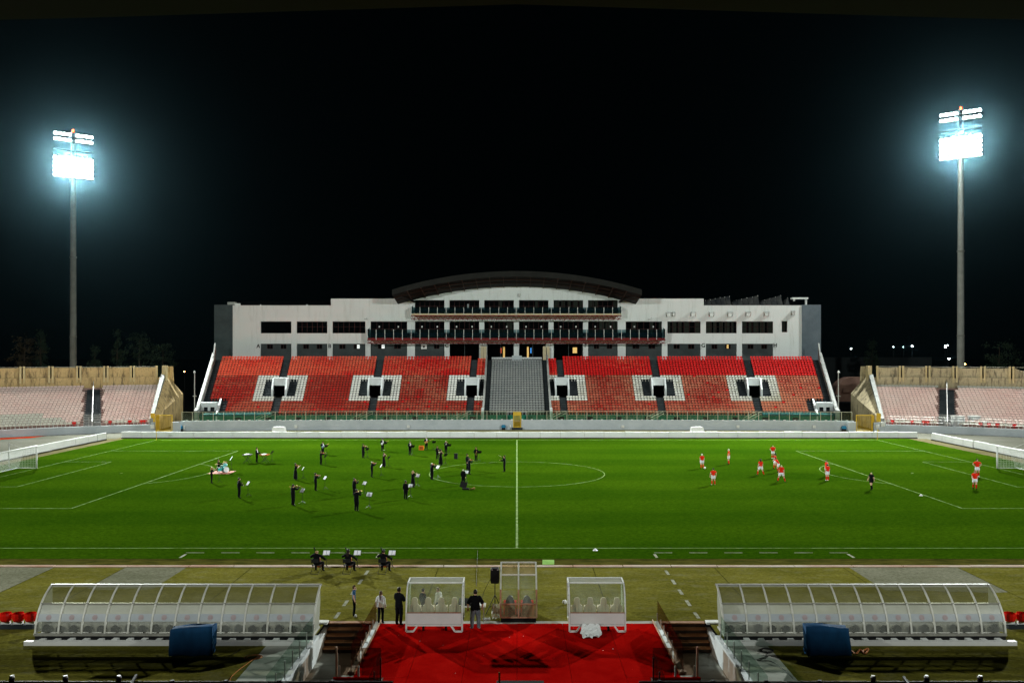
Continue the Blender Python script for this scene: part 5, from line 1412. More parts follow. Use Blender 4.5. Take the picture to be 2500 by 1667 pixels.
# ---------------------------------------------------------------- loose things in the foreground
def tarp_box(cx_, y, w, dpt, h, lean, label):
    b = MB(); rnd = random.Random(int(cx_*10)); n_ = 10
    rings = []
    for j in range(7):
        q = j/6; z_ = h*q; row = []
        for k in range(4*n_):
            e, f_ = divmod(k, n_); u = f_/n_
            c = [(-1,-1),(1,-1),(1,1),(-1,1)]; a, d_ = c[e], c[(e+1)%4]
            x_ = (a[0]+(d_[0]-a[0])*u); y_ = (a[1]+(d_[1]-a[1])*u)
            fold = .085*(1-.75*q)*math.sin(k*1.3+2*math.sin(k*.9)+2.5*q)+rnd.uniform(-.02,.02)
            sc = 1.0-.02*q+fold*.6
            row.append((cx_+x_*w/2*sc+lean*q*.06, y+y_*dpt/2*sc, max(.0,z_+(rnd.uniform(-.03,.03) if 0<j<6 else 0)+(.05*x_*lean+.035*math.sin(k*.8) if j==6 else 0)+(.05*abs(math.sin(k*.55)) if j==0 else 0))))
        rings.append(row)
    m_ = 4*n_
    vs = [v for r_ in rings for v in r_]; fs = [(i*m_+k,i*m_+(k+1)%m_,(i+1)*m_+(k+1)%m_,(i+1)*m_+k) for i in range(6) for k in range(m_)]+[tuple(6*m_+k for k in range(m_))]
    b.add(vs, fs)
    return tag(b.build('tarpaulin_box', TARP, None, True), label, 'covered box')
tarp_box(PX(469.5,34.6), 34.62, 1.74, .55, 1.16, 1, 'blue tarpaulin covered box behind the dugout on the orchestra half')
tarp_box(PX(2019,34.6), 34.62, 1.78, .55, 1.18, -1, 'blue tarpaulin covered box behind the dugout on the players half')
def cable(pts, r, m, label, name='cable', cat='cable'):
    b = MB(); out = []
    P = [Vector(p) for p in pts]
    for i in range(len(P)-1):
        p0, p1, p2, p3 = P[max(i-1,0)], P[i], P[i+1], P[min(i+2,len(P)-1)]
        for k in range(6):
            t = k/6; out.append(.5*((2*p1)+(-p0+p2)*t+(2*p0-5*p1+4*p2-p3)*t*t+(-p0+3*p1-3*p2+p3)*t**3))
    out.append(P[-1]); b.tube(out, r, 5)
    return tag(b.build(name, m), label, cat)
def coil(cx_, cy_, r0, n_, z=.02, seed=3):
    rnd = random.Random(seed); return [(cx_+r0*rnd.uniform(.55,1.1)*math.cos(k*.9),cy_+r0*.8*rnd.uniform(.55,1.1)*math.sin(k*.9),z+.004*(k%4)) for k in range(n_)]
cable(coil(PX(617,34.2),34.2,.38,30)+[(PX(600,33.4),33.4,.02),(PX(566,32.2),32.2,.02),(PX(560,31.4),31.4,.02)], .011, ORANGECABLE, 'tangle of pale orange cable on the concrete path, orchestra side')
cable([(PX(590,35.3),35.2,.02),(PX(575,34.8),34.7,.02),(PX(545,34.2),34.3,.02),(PX(500,33.9),34.0,.02)], .012, CABLE, 'thin dark cable between the tarpaulin box and concrete path, orchestra side')
cable(coil(PX(1872,35.0),35.0,.32,34,seed=5)+[(PX(1868,34.3),34.3,.02),(PX(1848,33.9),33.9,.02),(PX(1880,33.8),33.8,.02),(PX(1910,33.0),33.0,.02),(PX(1935,32.0),32.0,.02)], .013, CABLE, 'coil of black cable on the concrete path, players side')
cable([(PX(2077,35.0),35.0,.03),(PX(2088,34.7),34.6,.03),(PX(2100,35.1),35.1,.03),(PX(2112,34.6),34.6,.03),(PX(2120,35.2),35.2,.03),(PX(2105,34.9),34.9,.03)], .035, ORANGECABLE, 'crumpled orange strap lying beside the tarpaulin box, players side', 'strap', 'strap')
def crumple(px, py, w, h, d_, label, m=PLASTIC, seed=1, z0=0.02, hang=0.3):
    X = PX(px,d_); rnd = random.Random(seed); n_ = 9; b = MB(); vs = []
    for i in range(n_):
        for j in range(n_):
            u, v = i/(n_-1), j/(n_-1)
            vs.append((X+(u-.5)*w*(1+.3*math.sin(3*v))+rnd.uniform(-.05,.05)*w, d_-(1-v)*h+rnd.uniform(-.04,.04), z0+hang*v*v*v+.08*abs(math.sin(u*7+v*4))+rnd.uniform(0,.06)))
    b.add(vs, [(i*n_+j,(i+1)*n_+j,(i+1)*n_+j+1,i*n_+j+1) for i in range(n_-1) for j in range(n_-1)])
    o = b.build('plastic_sheet', m); so = o.modifiers.new('thickness','SOLIDIFY'); so.thickness = .004
    return tag(o, label, 'plastic sheet')
crumple(1441, 1550, .72, .85, 37.28, 'crumpled white plastic sheet on the carpet under the wheeled dugout', seed=4)
crumple(1212, 1500, .35, .6, 39.6, 'crumpled white paper sheet at the foot of the loudspeaker stand', seed=8, hang=.5)
crumple(1188, 1506, .28, .2, 39.0, 'small white power strip package on the turf near the loudspeaker', seed=9, hang=.04)
X, Y = G(1378.6, 1474.6); t = MB(); t.ell((0,0,0),.115,16,12)
ball = put('football', t.mesh('football', BALLMAT, True), None, (X,Y,.115)); tag(ball, 'white football on the turf beside the wheeled dugout', 'ball')
X, Y = G(1720.7, 1144.2); ball2 = put('football', ball.data, None, (X,Y,.115)); tag(ball2, 'white football at the feet of a red player', 'ball')
b = MB(); b.quad(*[(PX(px,50.0),y_,.02) for px,y_ in ((1323,49.35),(1352,49.35),(1354,50.5),(1325,50.5))])
tag(b.build('green_mat', mat('lime_mat',(.12,.26,.03),(.2,.36,.06),2,.8)), 'lime green mat lying on the verge beside the tall dugout', 'mat')
for px, py, lb in ((1453,1343,'scrap of white litter on the grass near the halfway line'),(2248.8,1209.6,'small white cone near the penalty arc on the players half')):
    X, Y = G(px,py); b = MB(); b.tube([(X,Y,0),(X,Y,.12)],[.16,.03],8); tag(b.build('marker', WHITEMETAL), lb, 'marker')
# loudspeaker on its tripod
X, Y = PX(1208.4,39.9), 39.9
t = thing('loudspeaker_stand', 'black tripod stand carrying the loudspeaker beside the tall dugout', 'stand', (X,Y,0))
b = MB(); b.tube([(X,Y,.35),(X,Y,1.55)], .022, 8); b.build('pole', DARKMETAL, t)
for a in (90,205,335): b = MB(); b.tube([(X,Y,.95),(X+.5*math.cos(R(a)),Y+.5*math.sin(R(a)),.02)], .018, 6); b.tube([(X,Y,.45),(X+.3*math.cos(R(a)),Y+.3*math.sin(R(a)),.40)], .012, 5); b.build('leg', DARKMETAL, t)
t = thing('loudspeaker', 'black loudspeaker on the tripod beside the tall dugout', 'loudspeaker', (X,Y,1.52))
b = MB(); poly = [(X-.17,Y-.16,1.52),(X+.17,Y-.16,1.52),(X+.21,Y-.16,1.62),(X+.21,Y-.16,2.14),(X+.16,Y-.16,2.23),(X-.16,Y-.16,2.23),(X-.21,Y-.16,2.14),(X-.21,Y-.16,1.62)]; b.prism(poly,(0,.34,0)); cab = b.build('cabinet', BLACK, t)
b = MB(); b.prism([(p[0]*.9+X*.1,Y+.181,p[2]*.94+1.87*.06) for p in poly],(0,.02,0)); b.build('grille', DARKMETAL, t)
for s in (-1,1): b = MB(); b.box(X+s*.13-.03,X+s*.13+.03,Y-.175,Y-.162,2.15,2.20); b.build('handle', GALV, cab)
cable([(X-.2,Y-.1,1.75),(PX(1183,39.5),39.6,1.25),(PX(1176,39.3),39.3,.95),(PX(1165,39.2),39.0,.78)], .010, CABLE, 'black cable running from the loudspeaker to the mixer table')
cable([(PX(1163,39.4),39.3,1.0),(PX(1164,42),42,.03),(PX(1163,46),46,.02),(PX(1165,50),50,.06),(PX(1166,53),53,.02)], .010, CABLE, 'straight black cable across the turf from the mixer table')
t = thing('mixer_table', 'white folding table with black mixer in front of the man in black shirt', 'table', (-2.05,39.0,0))
b = MB(); b.box(-2.75,-1.45,38.72,39.3,.70,.74); b.build('tabletop', WHITEMETAL, t)
for xx in (-2.65,-1.55):
    for y_ in (38.78,39.24): b = MB(); b.tube([(xx,y_,0),(xx,y_,.70)], .018, 6); b.build('leg', GALV, t)
t = thing('audio_mixer', 'black audio mixer lying on the white folding table', 'mixer', (-2.2,39,.74))
b = MB(); b.prism([(-2.72,38.78,.745),(-2.72,39.25,.745),(-2.72,39.25,.98),(-2.72,38.78,.84)],(.75,0,0)); cs = b.build('case', BLACK, t)
for k in range(9): b = MB(); x_ = -2.66+.075*k; b.box(x_,x_+.03,38.772,38.779,.77,.80); b.build('socket', GALV, cs)
# camera side rail along the bottom edge of the view
t = thing('gallery_rail', 'dark gallery rail with bright capped posts at the lower edge', 'railing', (0,18,0))
zt_ = PZ(1648,18.0)
for px in [29+130.5*k for k in range(-2,7)] + [2393-130.5*k for k in range(-2,7)]:
    X = PX(px,18); bright = px in (29,159.5,290) or px in (2393,2393-130.5,2393-261)
    dz = 0 if bright else -.10
    b = MB(); b.tube([(X,18,2.5),(X,18,zt_+dz-.04)], .055, 10); po = b.build('post', BLACK, t)
    b = MB(); b.tube([(X,18,zt_+dz-.039),(X,18,zt_+dz)], [.058,.04], 10); b.build('cap', WHITEMETAL if bright else BLACK, po)
for x0, x1 in ((-14,PX(960,18)),(PX(1560,18),14)):
    b = MB(); b.tube([(x0,18,zt_-.14),(x1,18,zt_-.14)], .022, 6); b.build('rail', BLACK, t)
b = MB(); b.box(PX(1212,18),PX(1328,18),17.9,18.1,zt_-1.5,PZ(1664.5,18)); b.build('shelf', BLACK, t)
b = MB(); b.tube([(PX(1220,17.9),17.9,zt_-.5),(PX(1219,17.9),17.9,PZ(1640,17.9))], .022, 6); b.build('stay', mat('brass_stay',(.30,.22,.07),rough=.4,metal=.7), t)
for a, c in (((308,1690),(333,1647)),((2232,1690),(2206,1652))):
    b = MB(); b.bar((PX(a[0],17.5),17.5,PZ(a[1],17.5)),(PX(c[0],18.2),18.2,PZ(c[1],18.2)),.05); b.build('stair_handrail', BLACK, t)
# roof of the stand the view is taken from; its edge just shows along the top of the picture
t = thing('near_stand_roof', 'dark roof edge of the near stand overhead', 'roof', (0,-5,0))
b = MB(); N = 20; xs_ = [-75+150*k/N for k in range(N+1)]
fr = lambda x_: 18.27-.25*abs(x_)/8 if abs(x_) < 12 else 17.9-.012*(abs(x_)-12)
b.v = [(x_,14.0,fr(x_)) for x_ in xs_]+[(x_,-34,fr(x_)+2.5) for x_ in xs_]+[(x_,-34,fr(x_)+3.2) for x_ in xs_]+[(x_,14.0,fr(x_)+.7) for x_ in xs_]
n_ = N+1
for k in range(N):
    for j in range(4): a, c = j*n_, ((j+1)%4)*n_; b.f.append((a+k,a+k+1,c+k+1,c+k)); b.m.append(0)
b.build('roof_deck', BLACK, t)
for x_ in (-60,-36,-12,12,36,60): b = MB(); b.tube([(x_,-16,-.1),(x_,-16,fr(x_)+1.5)],.35,12); b.build('column', POLE, t)
# ---------------------------------------------------------------- people
BASE = dict(pel=(0,0,.96), sp=(0,-.01,1.14), ch=(0,-.015,1.34), nk=(0,0,1.475), hd=(0,.025,1.575), ht=(0,.012,1.665), nose=(0,.125,1.60),
    shL=(-.175,-.01,1.415), elL=(-.235,-.03,1.14), wrL=(-.235,.05,.90), shR=(.175,-.01,1.415), elR=(.235,-.03,1.14), wrR=(.235,.05,.90),
    hiL=(-.095,0,.90), knL=(-.105,.02,.50), anL=(-.11,-.03,.085), toL=(-.125,.13,.035),
    hiR=(.095,0,.90), knR=(.105,.02,.50), anR=(.11,-.03,.085), toR=(.125,.13,.035))
RAD = dict(pel=(.165,.12), sp=(.145,.105), ch=(.175,.115), nk=(.062,.065), hd=(.082,.098), ht=(.080,.092), nose=(.014,.014),
    shL=(.068,.068), elL=(.050,.050), wrL=(.034,.030), shR=(.068,.068), elR=(.050,.050), wrR=(.034,.030),
    hiL=(.098,.105), knL=(.066,.068), anL=(.046,.050), toL=(.046,.034), hiR=(.098,.105), knR=(.066,.068), anR=(.046,.050), toR=(.046,.034))
EDG = [('pel','sp','torso'),('sp','ch','torso'),('ch','nk','torso'),('nk','hd','head'),('hd','ht','head'),('hd','nose','head')]
for s in 'LR': EDG += [('ch','sh'+s,'torso'),('sh'+s,'el'+s,'uarm'),('el'+s,'wr'+s,'farm'),('pel','hi'+s,'hip'),('hi'+s,'kn'+s,'thigh'),('kn'+s,'an'+s,'shin'),('an'+s,'to'+s,'foot')]
POSES = dict(
    stand={}, 
    violin=dict(elL=(-.27,.17,1.22), wrL=(-.30,.40,1.40), elR=(.30,.16,1.24), wrR=(.14,.38,1.42), ht=(-.03,.02,1.66)),
    trumpet=dict(elL=(-.29,.14,1.24), wrL=(-.05,.33,1.50), elR=(.29,.16,1.26), wrR=(.05,.38,1.51)),
    trombone=dict(elL=(-.27,.12,1.26), wrL=(-.06,.24,1.50), elR=(.25,.26,1.32), wrR=(.05,.56,1.47)),
    clarinet=dict(elL=(-.25,.06,1.15), wrL=(-.03,.24,1.22), elR=(.26,.05,1.12), wrR=(.03,.30,1.08)),
    guitar=dict(elL=(-.30,.06,1.18), wrL=(-.42,.26,1.28), elR=(.30,-.02,1.16), wrR=(.10,.20,1.06)),
    sax=dict(elL=(-.24,.06,1.16), wrL=(-.02,.24,1.22), elR=(.27,.0,1.12), wrR=(.14,.22,.98)),
    flute=dict(elL=(-.20,.22,1.28), wrL=(.06,.26,1.50), elR=(.32,.10,1.30), wrR=(.34,.20,1.49)),
    keys=dict(elL=(-.26,.08,1.16), wrL=(-.20,.36,1.04), elR=(.26,.08,1.16), wrR=(.20,.36,1.04)),
    conduct=dict(elL=(-.29,.10,1.20), wrL=(-.30,.34,1.26), elR=(.32,.14,1.30), wrR=(.30,.40,1.52)),
    folded=dict(elL=(-.25,.08,1.16), wrL=(.06,.19,1.20), elR=(.25,.08,1.16), wrR=(-.06,.22,1.16)),
    hips=dict(elL=(-.38,-.06,1.20), wrL=(-.20,.02,1.02), elR=(.38,-.06,1.20), wrR=(.20,.02,1.02)),
    walk=dict(knL=(-.10,.16,.52), anL=(-.10,.12,.10), toL=(-.11,.29,.045), knR=(.10,-.06,.50), anR=(.10,-.30,.12), toR=(.11,-.16,.03), wrL=(-.24,-.10,.92), wrR=(.24,.20,.96), elR=(.24,.02,1.15)),
    stride=dict(hiL=(-.11,0,.86), hiR=(.11,0,.86), pel=(0,0,.92), knL=(-.26,.05,.48), anL=(-.36,-.03,.085), toL=(-.42,.12,.035), knR=(.26,.02,.47), anR=(.36,-.05,.085), toR=(.42,.10,.035), wrL=(-.28,.04,.92), wrR=(.28,.04,.92)),
    lean=dict(pel=(0,-.06,.90), sp=(0,.04,1.08), ch=(0,.16,1.24), nk=(0,.25,1.34), hd=(0,.33,1.41), ht=(0,.36,1.50), nose=(0,.44,1.40), shL=(-.175,.19,1.30), elL=(-.24,.20,1.04), wrL=(-.22,.32,.84), shR=(.175,.19,1.30), elR=(.24,.20,1.04), wrR=(.22,.32,.84), hiL=(-.1,-.05,.85), hiR=(.1,-.05,.85), knL=(-.15,.10,.47), knR=(.15,.10,.47)),
    relaxed=dict(knR=(.14,.05,.49), anR=(.17,-.02,.085), toR=(.22,.12,.035), wrR=(.25,.08,.89)),
    wide=dict(elL=(-.32,-.03,1.16), wrL=(-.33,.05,.92), elR=(.32,-.03,1.16), wrR=(.31,.06,.92), knL=(-.14,.03,.5), knR=(.14,.03,.5), anL=(-.15,-.03,.085), anR=(.15,-.03,.085), toL=(-.19,.12,.035), toR=(.19,.12,.035)),
)
def seated(extra):
    d = {}
    for k, v in BASE.items():
        if k in ('pel','sp','ch','nk','hd','ht','nose','shL','shR','elL','elR','wrL','wrR'): d[k] = (v[0],v[1],v[2]-.42)
    d.update(hiL=(-.10,.03,.50), hiR=(.10,.03,.50), knL=(-.22,.42,.50), knR=(.22,.42,.50), anL=(-.21,.36,.085), anR=(.21,.36,.085), toL=(-.25,.52,.035), toR=(.25,.52,.035))
    d.update(extra); return d
POSES['cello'] = seated(dict(elL=(-.40,.10,.86), wrL=(-.16,.30,1.06), elR=(.42,.12,.80), wrR=(.36,.38,.66)))
POSES['drum'] = seated(dict(elL=(-.28,.10,.80), wrL=(-.16,.38,.88), elR=(.28,.10,.80), wrR=(.18,.40,.90)))
_cache = {}
def figure(pose, level, bulk=1.0):
    key = (pose, level, bulk)
    if key in _cache: return _cache[key]
    J = dict(BASE); J.update(POSES[pose]); J = {k: Vector(v) for k, v in J.items()}
    names = list(J); verts = [J[n] for n in names]; rad = []
    for n in names:
        r = RAD[n]; f_ = bulk if n in ('pel','sp','ch','shL','shR','hiL','hiR') else (1+.5*(bulk-1) if n[:2] in ('el','kn') else 1)
        rad.append((r[0]*f_, r[1]*f_))
    edges = []; bones = []
    for a, b_, rg in EDG:
        edges.append((names.index(a), names.index(b_))); bones.append((J[a], J[b_], rg))
    for s, sg in (('L',-1),('R',1)):     # hands: palm, four fingers, thumb
        w = J['wr'+s]; d = (w-J['el'+s]).normalized()
        up = Vector((0,1,0)) if abs(d.y) < .8 else Vector((0,0,1))
        ac = d.cross(up).normalized()*sg; pn = ac.cross(d).normalized()
        wi = names.index('wr'+s)
        pa = len(verts); verts.append(w+d*.055); rad.append((.036,.018)); edges.append((wi,pa)); bones.append((w,w+d*.055,'hand'))
        for k, (o, L) in enumerate(((-.030,.070),(-.010,.080),(.011,.076),(.031,.060))):
            q = w+d*.095+ac*o; i1 = len(verts); verts.append(q); rad.append((.010,.010)); edges.append((pa,i1))
            q2 = q+d*L*.6+pn*L*.45; i2 = len(verts); verts.append(q2); rad.append((.008,.008)); edges.append((i1,i2)); bones.append((q,q2,'hand'))
        q = w+d*.045-ac*.040; i1 = len(verts); verts.append(q); rad.append((.012,.012)); edges.append((pa,i1))
        q2 = q+d*.040-ac*.018+pn*.02; i2 = len(verts); verts.append(q2); rad.append((.009,.009)); edges.append((i1,i2)); bones.append((q,q2,'hand'))
    me = bpy.data.meshes.new('fig'); me.from_pydata(verts, edges, [])
    o = bpy.data.objects.new('fig', me); COL.objects.link(o)
    md = o.modifiers.new('skin','SKIN'); md.use_smooth_shade = True; md.branch_smoothing = .4
    if not me.skin_vertices: me.skin_vertices.new() if hasattr(me.skin_vertices,'new') else None
    sv = me.skin_vertices[0].data
    for i, r in enumerate(rad): sv[i].radius = r; sv[i].use_root = (i == 0)
    ss = o.modifiers.new('sub','SUBSURF'); ss.levels = level; ss.render_levels = level
    bpy.context.view_layer.update()
    ev = o.evaluated_get(bpy.context.evaluated_depsgraph_get()); m2 = bpy.data.meshes.new_from_object(ev)
    V = [v.co.copy() for v in m2.vertices]; N = [v.normal.copy() for v in m2.vertices]; Fc = [tuple(p.vertices) for p in m2.polygons]
    COL.objects.unlink(o); bpy.data.objects.remove(o); bpy.data.meshes.remove(me); bpy.data.meshes.remove(m2)
    zmin = min(v.z for v in V)
    pz = J['pel'].z; kneez = (J['knL'].z+J['knR'].z)/2
    reg = []
    for f in Fc:
        c = sum((V[i] for i in f), Vector())/len(f); best = 1e9; rg = 'torso'
        for a, b_, g in bones:
            ab = b_-a; t = max(0,min(1,(c-a).dot(ab)/max(ab.length_squared,1e-9))); dd = (c-(a+ab*t)).length
            if g == 'head': dd -= .05
            if g == 'torso': dd -= .06
            if g == 'hip': dd -= .05
            if g == 'thigh': dd -= .03
            if dd < best: best, rg, bt = dd, g, t
        if rg == 'torso' and c.z < pz+.03: rg = 'hip'
        if rg == 'thigh' and bt > .62: rg = 'knee'
        if rg == 'uarm' and bt > .55: rg = 'uarm2'
        if rg == 'head' and c.z < J['nk'].z+.012: rg = 'torso'
        reg.append(rg)
    zs = -zmin
    for v in V: v.z += zs
    _cache[key] = (V, N, Fc, reg, J, zs)
    return _cache[key]
def shell(fig, regs, off, zmax=None, cond=None):
    V, N, Fc, reg, J, zs = fig
    mp = {}; b = MB()
    for f, r in zip(Fc, reg):
        if r not in regs: continue
        if cond and not cond(sum((V[i] for i in f), Vector())/len(f), sum((N[i] for i in f), Vector())): continue
        ids = []
        for i in f:
            if i not in mp: mp[i] = len(b.v); b.v.append(tuple(V[i]+N[i]*off))
            ids.append(mp[i])
        b.f.append(tuple(ids)); b.m.append(0)
    return b
TOR = ('torso',); ARMS = ('uarm','uarm2','farm')
def person(label, loc, heading, h, pose, outfit, hair, group=None, level=1, skin=None, bulk=1.0, face=False):
    """heading: angle of the look direction in the ground plane, radians from +Y towards -X"""
    fig = figure(pose, level, bulk); V, N, Fc, reg, J, zs = fig
    top = max(v.z for v in V)
    if pose in ('cello','drum','lean'): top = {'cello':1.33,'drum':1.33,'lean':1.60}[pose]
    sc = h/1.76
    t = thing('person', label, 'person', (loc[0],loc[1],loc[2] if len(loc) > 2 else 0), rz=heading, group=group, scale=sc, world=False)
    skin = skin or SKIN
    b = MB(); b.v = [tuple(v) for v in V]; b.f = Fc; b.m = [0]*len(Fc); b.build('body', skin, t, True)
    def wear(name, regs, off, m, cond=None):
        s_ = shell(fig, regs, off, cond=cond)
        if s_.f: return s_.build(name, m, t, True)
    k = outfit
    hip = ('hip',); leg = ('thigh','knee','shin')
    if k in ('suit','navysuit','black','tux'):
        jm = {'suit':SUIT,'tux':SUIT,'navysuit':NAVYSUIT,'black':TEE}[k]
        wear('jacket' if k != 'black' else 'blouse', TOR+ARMS+hip, .022 if k != 'black' else .014, jm, cond=lambda c, n: c.z > J['pel'].z+zs-.10)
        wear('trousers', hip+leg, .016, SUIT if k != 'navysuit' else NAVYSUIT); wear('shoe', ('foot',), .010, SHOEB)
        if k == 'tux': wear('shirt_front', TOR, .028, SHIRT, cond=lambda c, n: abs(c.x) < .065 and n.y > 0 and c.z > 1.15+zs)
    elif k == 'dress':
        wear('bodice', TOR+('uarm','uarm2'), .014, TEE)
        b = MB(); n_ = 16; pr = [(1.06,.155,.12),(.95,.185,.15),(.7,.21,.18),(.4,.235,.20),(.14,.26,.22)]
        vs = [(rx*math.cos(6.283*j/n_)*(1+.05*math.sin(5*j)*(z<.8)), ry*math.sin(6.283*j/n_)*(1+.05*math.cos(4*j)*(z<.8)), z+zs) for z,rx,ry in pr for j in range(n_)]
        b.add(vs, [(i*n_+j,i*n_+(j+1)%n_,(i+1)*n_+(j+1)%n_,(i+1)*n_+j) for i in range(len(pr)-1) for j in range(n_)]); b.build('skirt', TEE, t, True)
        wear('shoe', ('foot',), .010, SHOEB)
    elif k in ('player','referee'):
        jm, sm, km = (JERSEY, SHORTS, SOCK) if k == 'player' else (TEE, TEE, TEE)
        wear('jersey', TOR+('uarm',), .020, jm); wear('jersey_hem', hip, .026, jm, cond=lambda c, n: c.z > J['pel'].z+zs-.01)
        wear('shorts', hip+('thigh',), .034, sm, cond=lambda c, n: c.z < J['pel'].z+zs+.04)
        wear('sock', ('shin',), .012, km); wear('shoe', ('foot',), .012, SHOEB if random.random() < .6 else SHOEW)
    elif k == 'tee':
        wear('tee_shirt', TOR+('uarm','uarm2'), .030, TEE); wear('tee_hem', hip, .034, TEE, cond=lambda c, n: c.z > J['pel'].z+zs-.09)
        wear('jeans', hip+leg, .026, JEANS); wear('shoe', ('foot',), .014, SHOEW)
    elif k == 'kid':
        wear('jersey', TOR+('uarm',), .018, BLUEKIT); wear('trousers', hip+leg, .014, NAVYPANTS); wear('shoe', ('foot',), .018, SHOEW)
    elif k == 'white':
        wear('sweatshirt', TOR+ARMS, .028, SHIRT); wear('sweatshirt_hem', hip, .030, SHIRT, cond=lambda c, n: c.z > J['pel'].z+zs-.06)
        wear('trousers', hip+leg, .010, NAVYPANTS); wear('shoe', ('foot',), .010, SHOEB)
    # hair
    hc = (J['hd']+J['ht'])/2 + Vector((0,-.012,zs+.022)); kind, hm = hair
    if kind != 'bald':
        b = MB(); r = (.093,.110,.118)
        b.ell(hc, r, 16, 10)
        keep = []
        for f in b.f:
            c = sum((Vector(b.v[i]) for i in f), Vector())/len(f)-hc
            if c.z > .055 or (c.y < .02 and c.z > -.06): keep.append(f)
        b.f = keep; b.m = [0]*len(keep)
        rn = random.Random(int(loc[0]*7)); b.v = [(x_+rn.uniform(-.006,.006),y_+rn.uniform(-.006,.006),z_+rn.uniform(-.004,.008)) for x_,y_,z_ in b.v]
        if kind == 'long': b.ell(hc+Vector((0,-.062,-.17)),(.095,.052,.21),12,8)
        if kind == 'pony': b.tube([hc+Vector((0,-.10,.03)),hc+Vector((0,-.145,-.08)),hc+Vector((.01,-.135,-.24)),hc+Vector((0,-.12,-.40))],[.032,.044,.036,.012],8)
        if kind == 'bun': b.ell(hc+Vector((0,-.12,.05)),(.05,.05,.05),8,6)
        if kind == 'curly':
            for j in range(40): a = rn.uniform(0,6.28); q = rn.uniform(-.4,1.3); b.ell(hc+Vector((.09*math.cos(a)*math.cos(q),-.02+.10*math.sin(a)*math.cos(q),.10*math.sin(q)+.02)),(.035,.035,.035),6,4)
        b.build('hair', hm, t, True)
    else:
        b = MB(); b.ell(hc+Vector((0,-.01,-.03)),(.090,.098,.06),14,6); b.f = [f for f in b.f if sum(b.v[i][1] for i in f)/4 < hc.y+.03]; b.m = [0]*len(b.f); b.build('hair', hm, t, True)
    if face:
        for s in (-1,1):
            b = MB(); p = J['hd']+Vector((s*.033,.078,zs+.045)); b.ell(p,(.011,.008,.008),8,5); b.build('eye', EYE, t)
            b = MB(); p = J['hd']+Vector((s*.082,-.005,zs+.03)); b.ell(p,(.014,.024,.034),8,6); b.build('ear', skin, t)
        b = MB(); p = J['hd']+Vector((0,.088,zs-.012)); b.ell(p,(.024,.008,.008),8,4); b.build('mouth', LIP, t)
    t['_zs'] = zs
    return t

# ---------------------------------------------------------------- instruments (in the player's own frame)
def inst(name, label, cat, pl, group=None):
    o = thing(name, label, cat, tuple(pl.location), rz=pl.rotation_euler.z, group=group, scale=pl.scale[0], world=False)
    o.location.z += pl['_zs']*pl.scale[0]*.6
    return o
def bouts(b, p0, p1, n, L, w, thick, mi=0):
    p0 = Vector(p0); d = (Vector(p1)-p0).normalized(); n = Vector(n).normalized(); s = d.cross(n).normalized(); n = s.cross(d)
    out = [(0,.35),(.08,.85),(.22,1.0),(.36,.80),(.50,.60),(.64,.70),(.80,.84),(.93,.66),(1,.25)]
    ring = [p0+d*(q*L)+s*(w/2*k) for q,k in out]+[p0+d*(q*L)-s*(w/2*k) for q,k in reversed(out)]
    b.prism([p+n*(-thick/2) for p in ring], n*thick, mi)
def violin(pl, who, scale=1.0):
    t = inst('violin', f'varnished violin held by {who}', 'violin', pl)
    p0, p1 = Vector((-.07,.09,1.455)), Vector((-.36,.50,1.46)); d = (p1-p0).normalized()
    b = MB(); bouts(b, p0, p1, (.2,-.1,1), .36, .21, .045); bd = b.build('body', VIOLIN, t)
    b = MB(); b.bar(p0+d*.30+Vector((0,0,.035)), p0+d*.58+Vector((0,0,.03)), .028,.022); b.ell(p0+d*.60+Vector((0,0,.03)),(.022,.022,.03),8,5); b.build('neck', BLACK, t)
    t2 = inst('violin_bow', f'thin bow in the hand of {who}', 'bow', pl)
    b = MB(); a = Vector((.20,.40,1.42)); e = Vector((-.36,.16,1.58)); b.tube([a,e],.010,5); b.build('stick', VIOLIN, t2)
    b = MB(); b.bar(a+Vector((0,0,-.025)),e+Vector((0,0,-.025)),.006,.01); b.build('hair', PAPER, t2)
def cello(pl, who):
    t = inst('cello', f'dark cello played by {who}', 'cello', pl)
    p0, p1 = Vector((.0,.46,.22)), Vector((-.13,.10,1.20)); d = (p1-p0).normalized()
    b = MB(); bouts(b, p0, p1, (0,1,.3), .74, .43, .12); b.build('body', VIOLIN, t)
    b = MB(); b.bar(p0+d*.70, p0+d*1.22, .04,.04); b.ell(p0+d*1.25,(.035,.045,.05),8,6); b.build('neck', BLACK, t)
    b = MB(); b.tube([p0,p0-d*.20+Vector((0,.04,0))],.01,6); b.build('endpin', GALV, t)
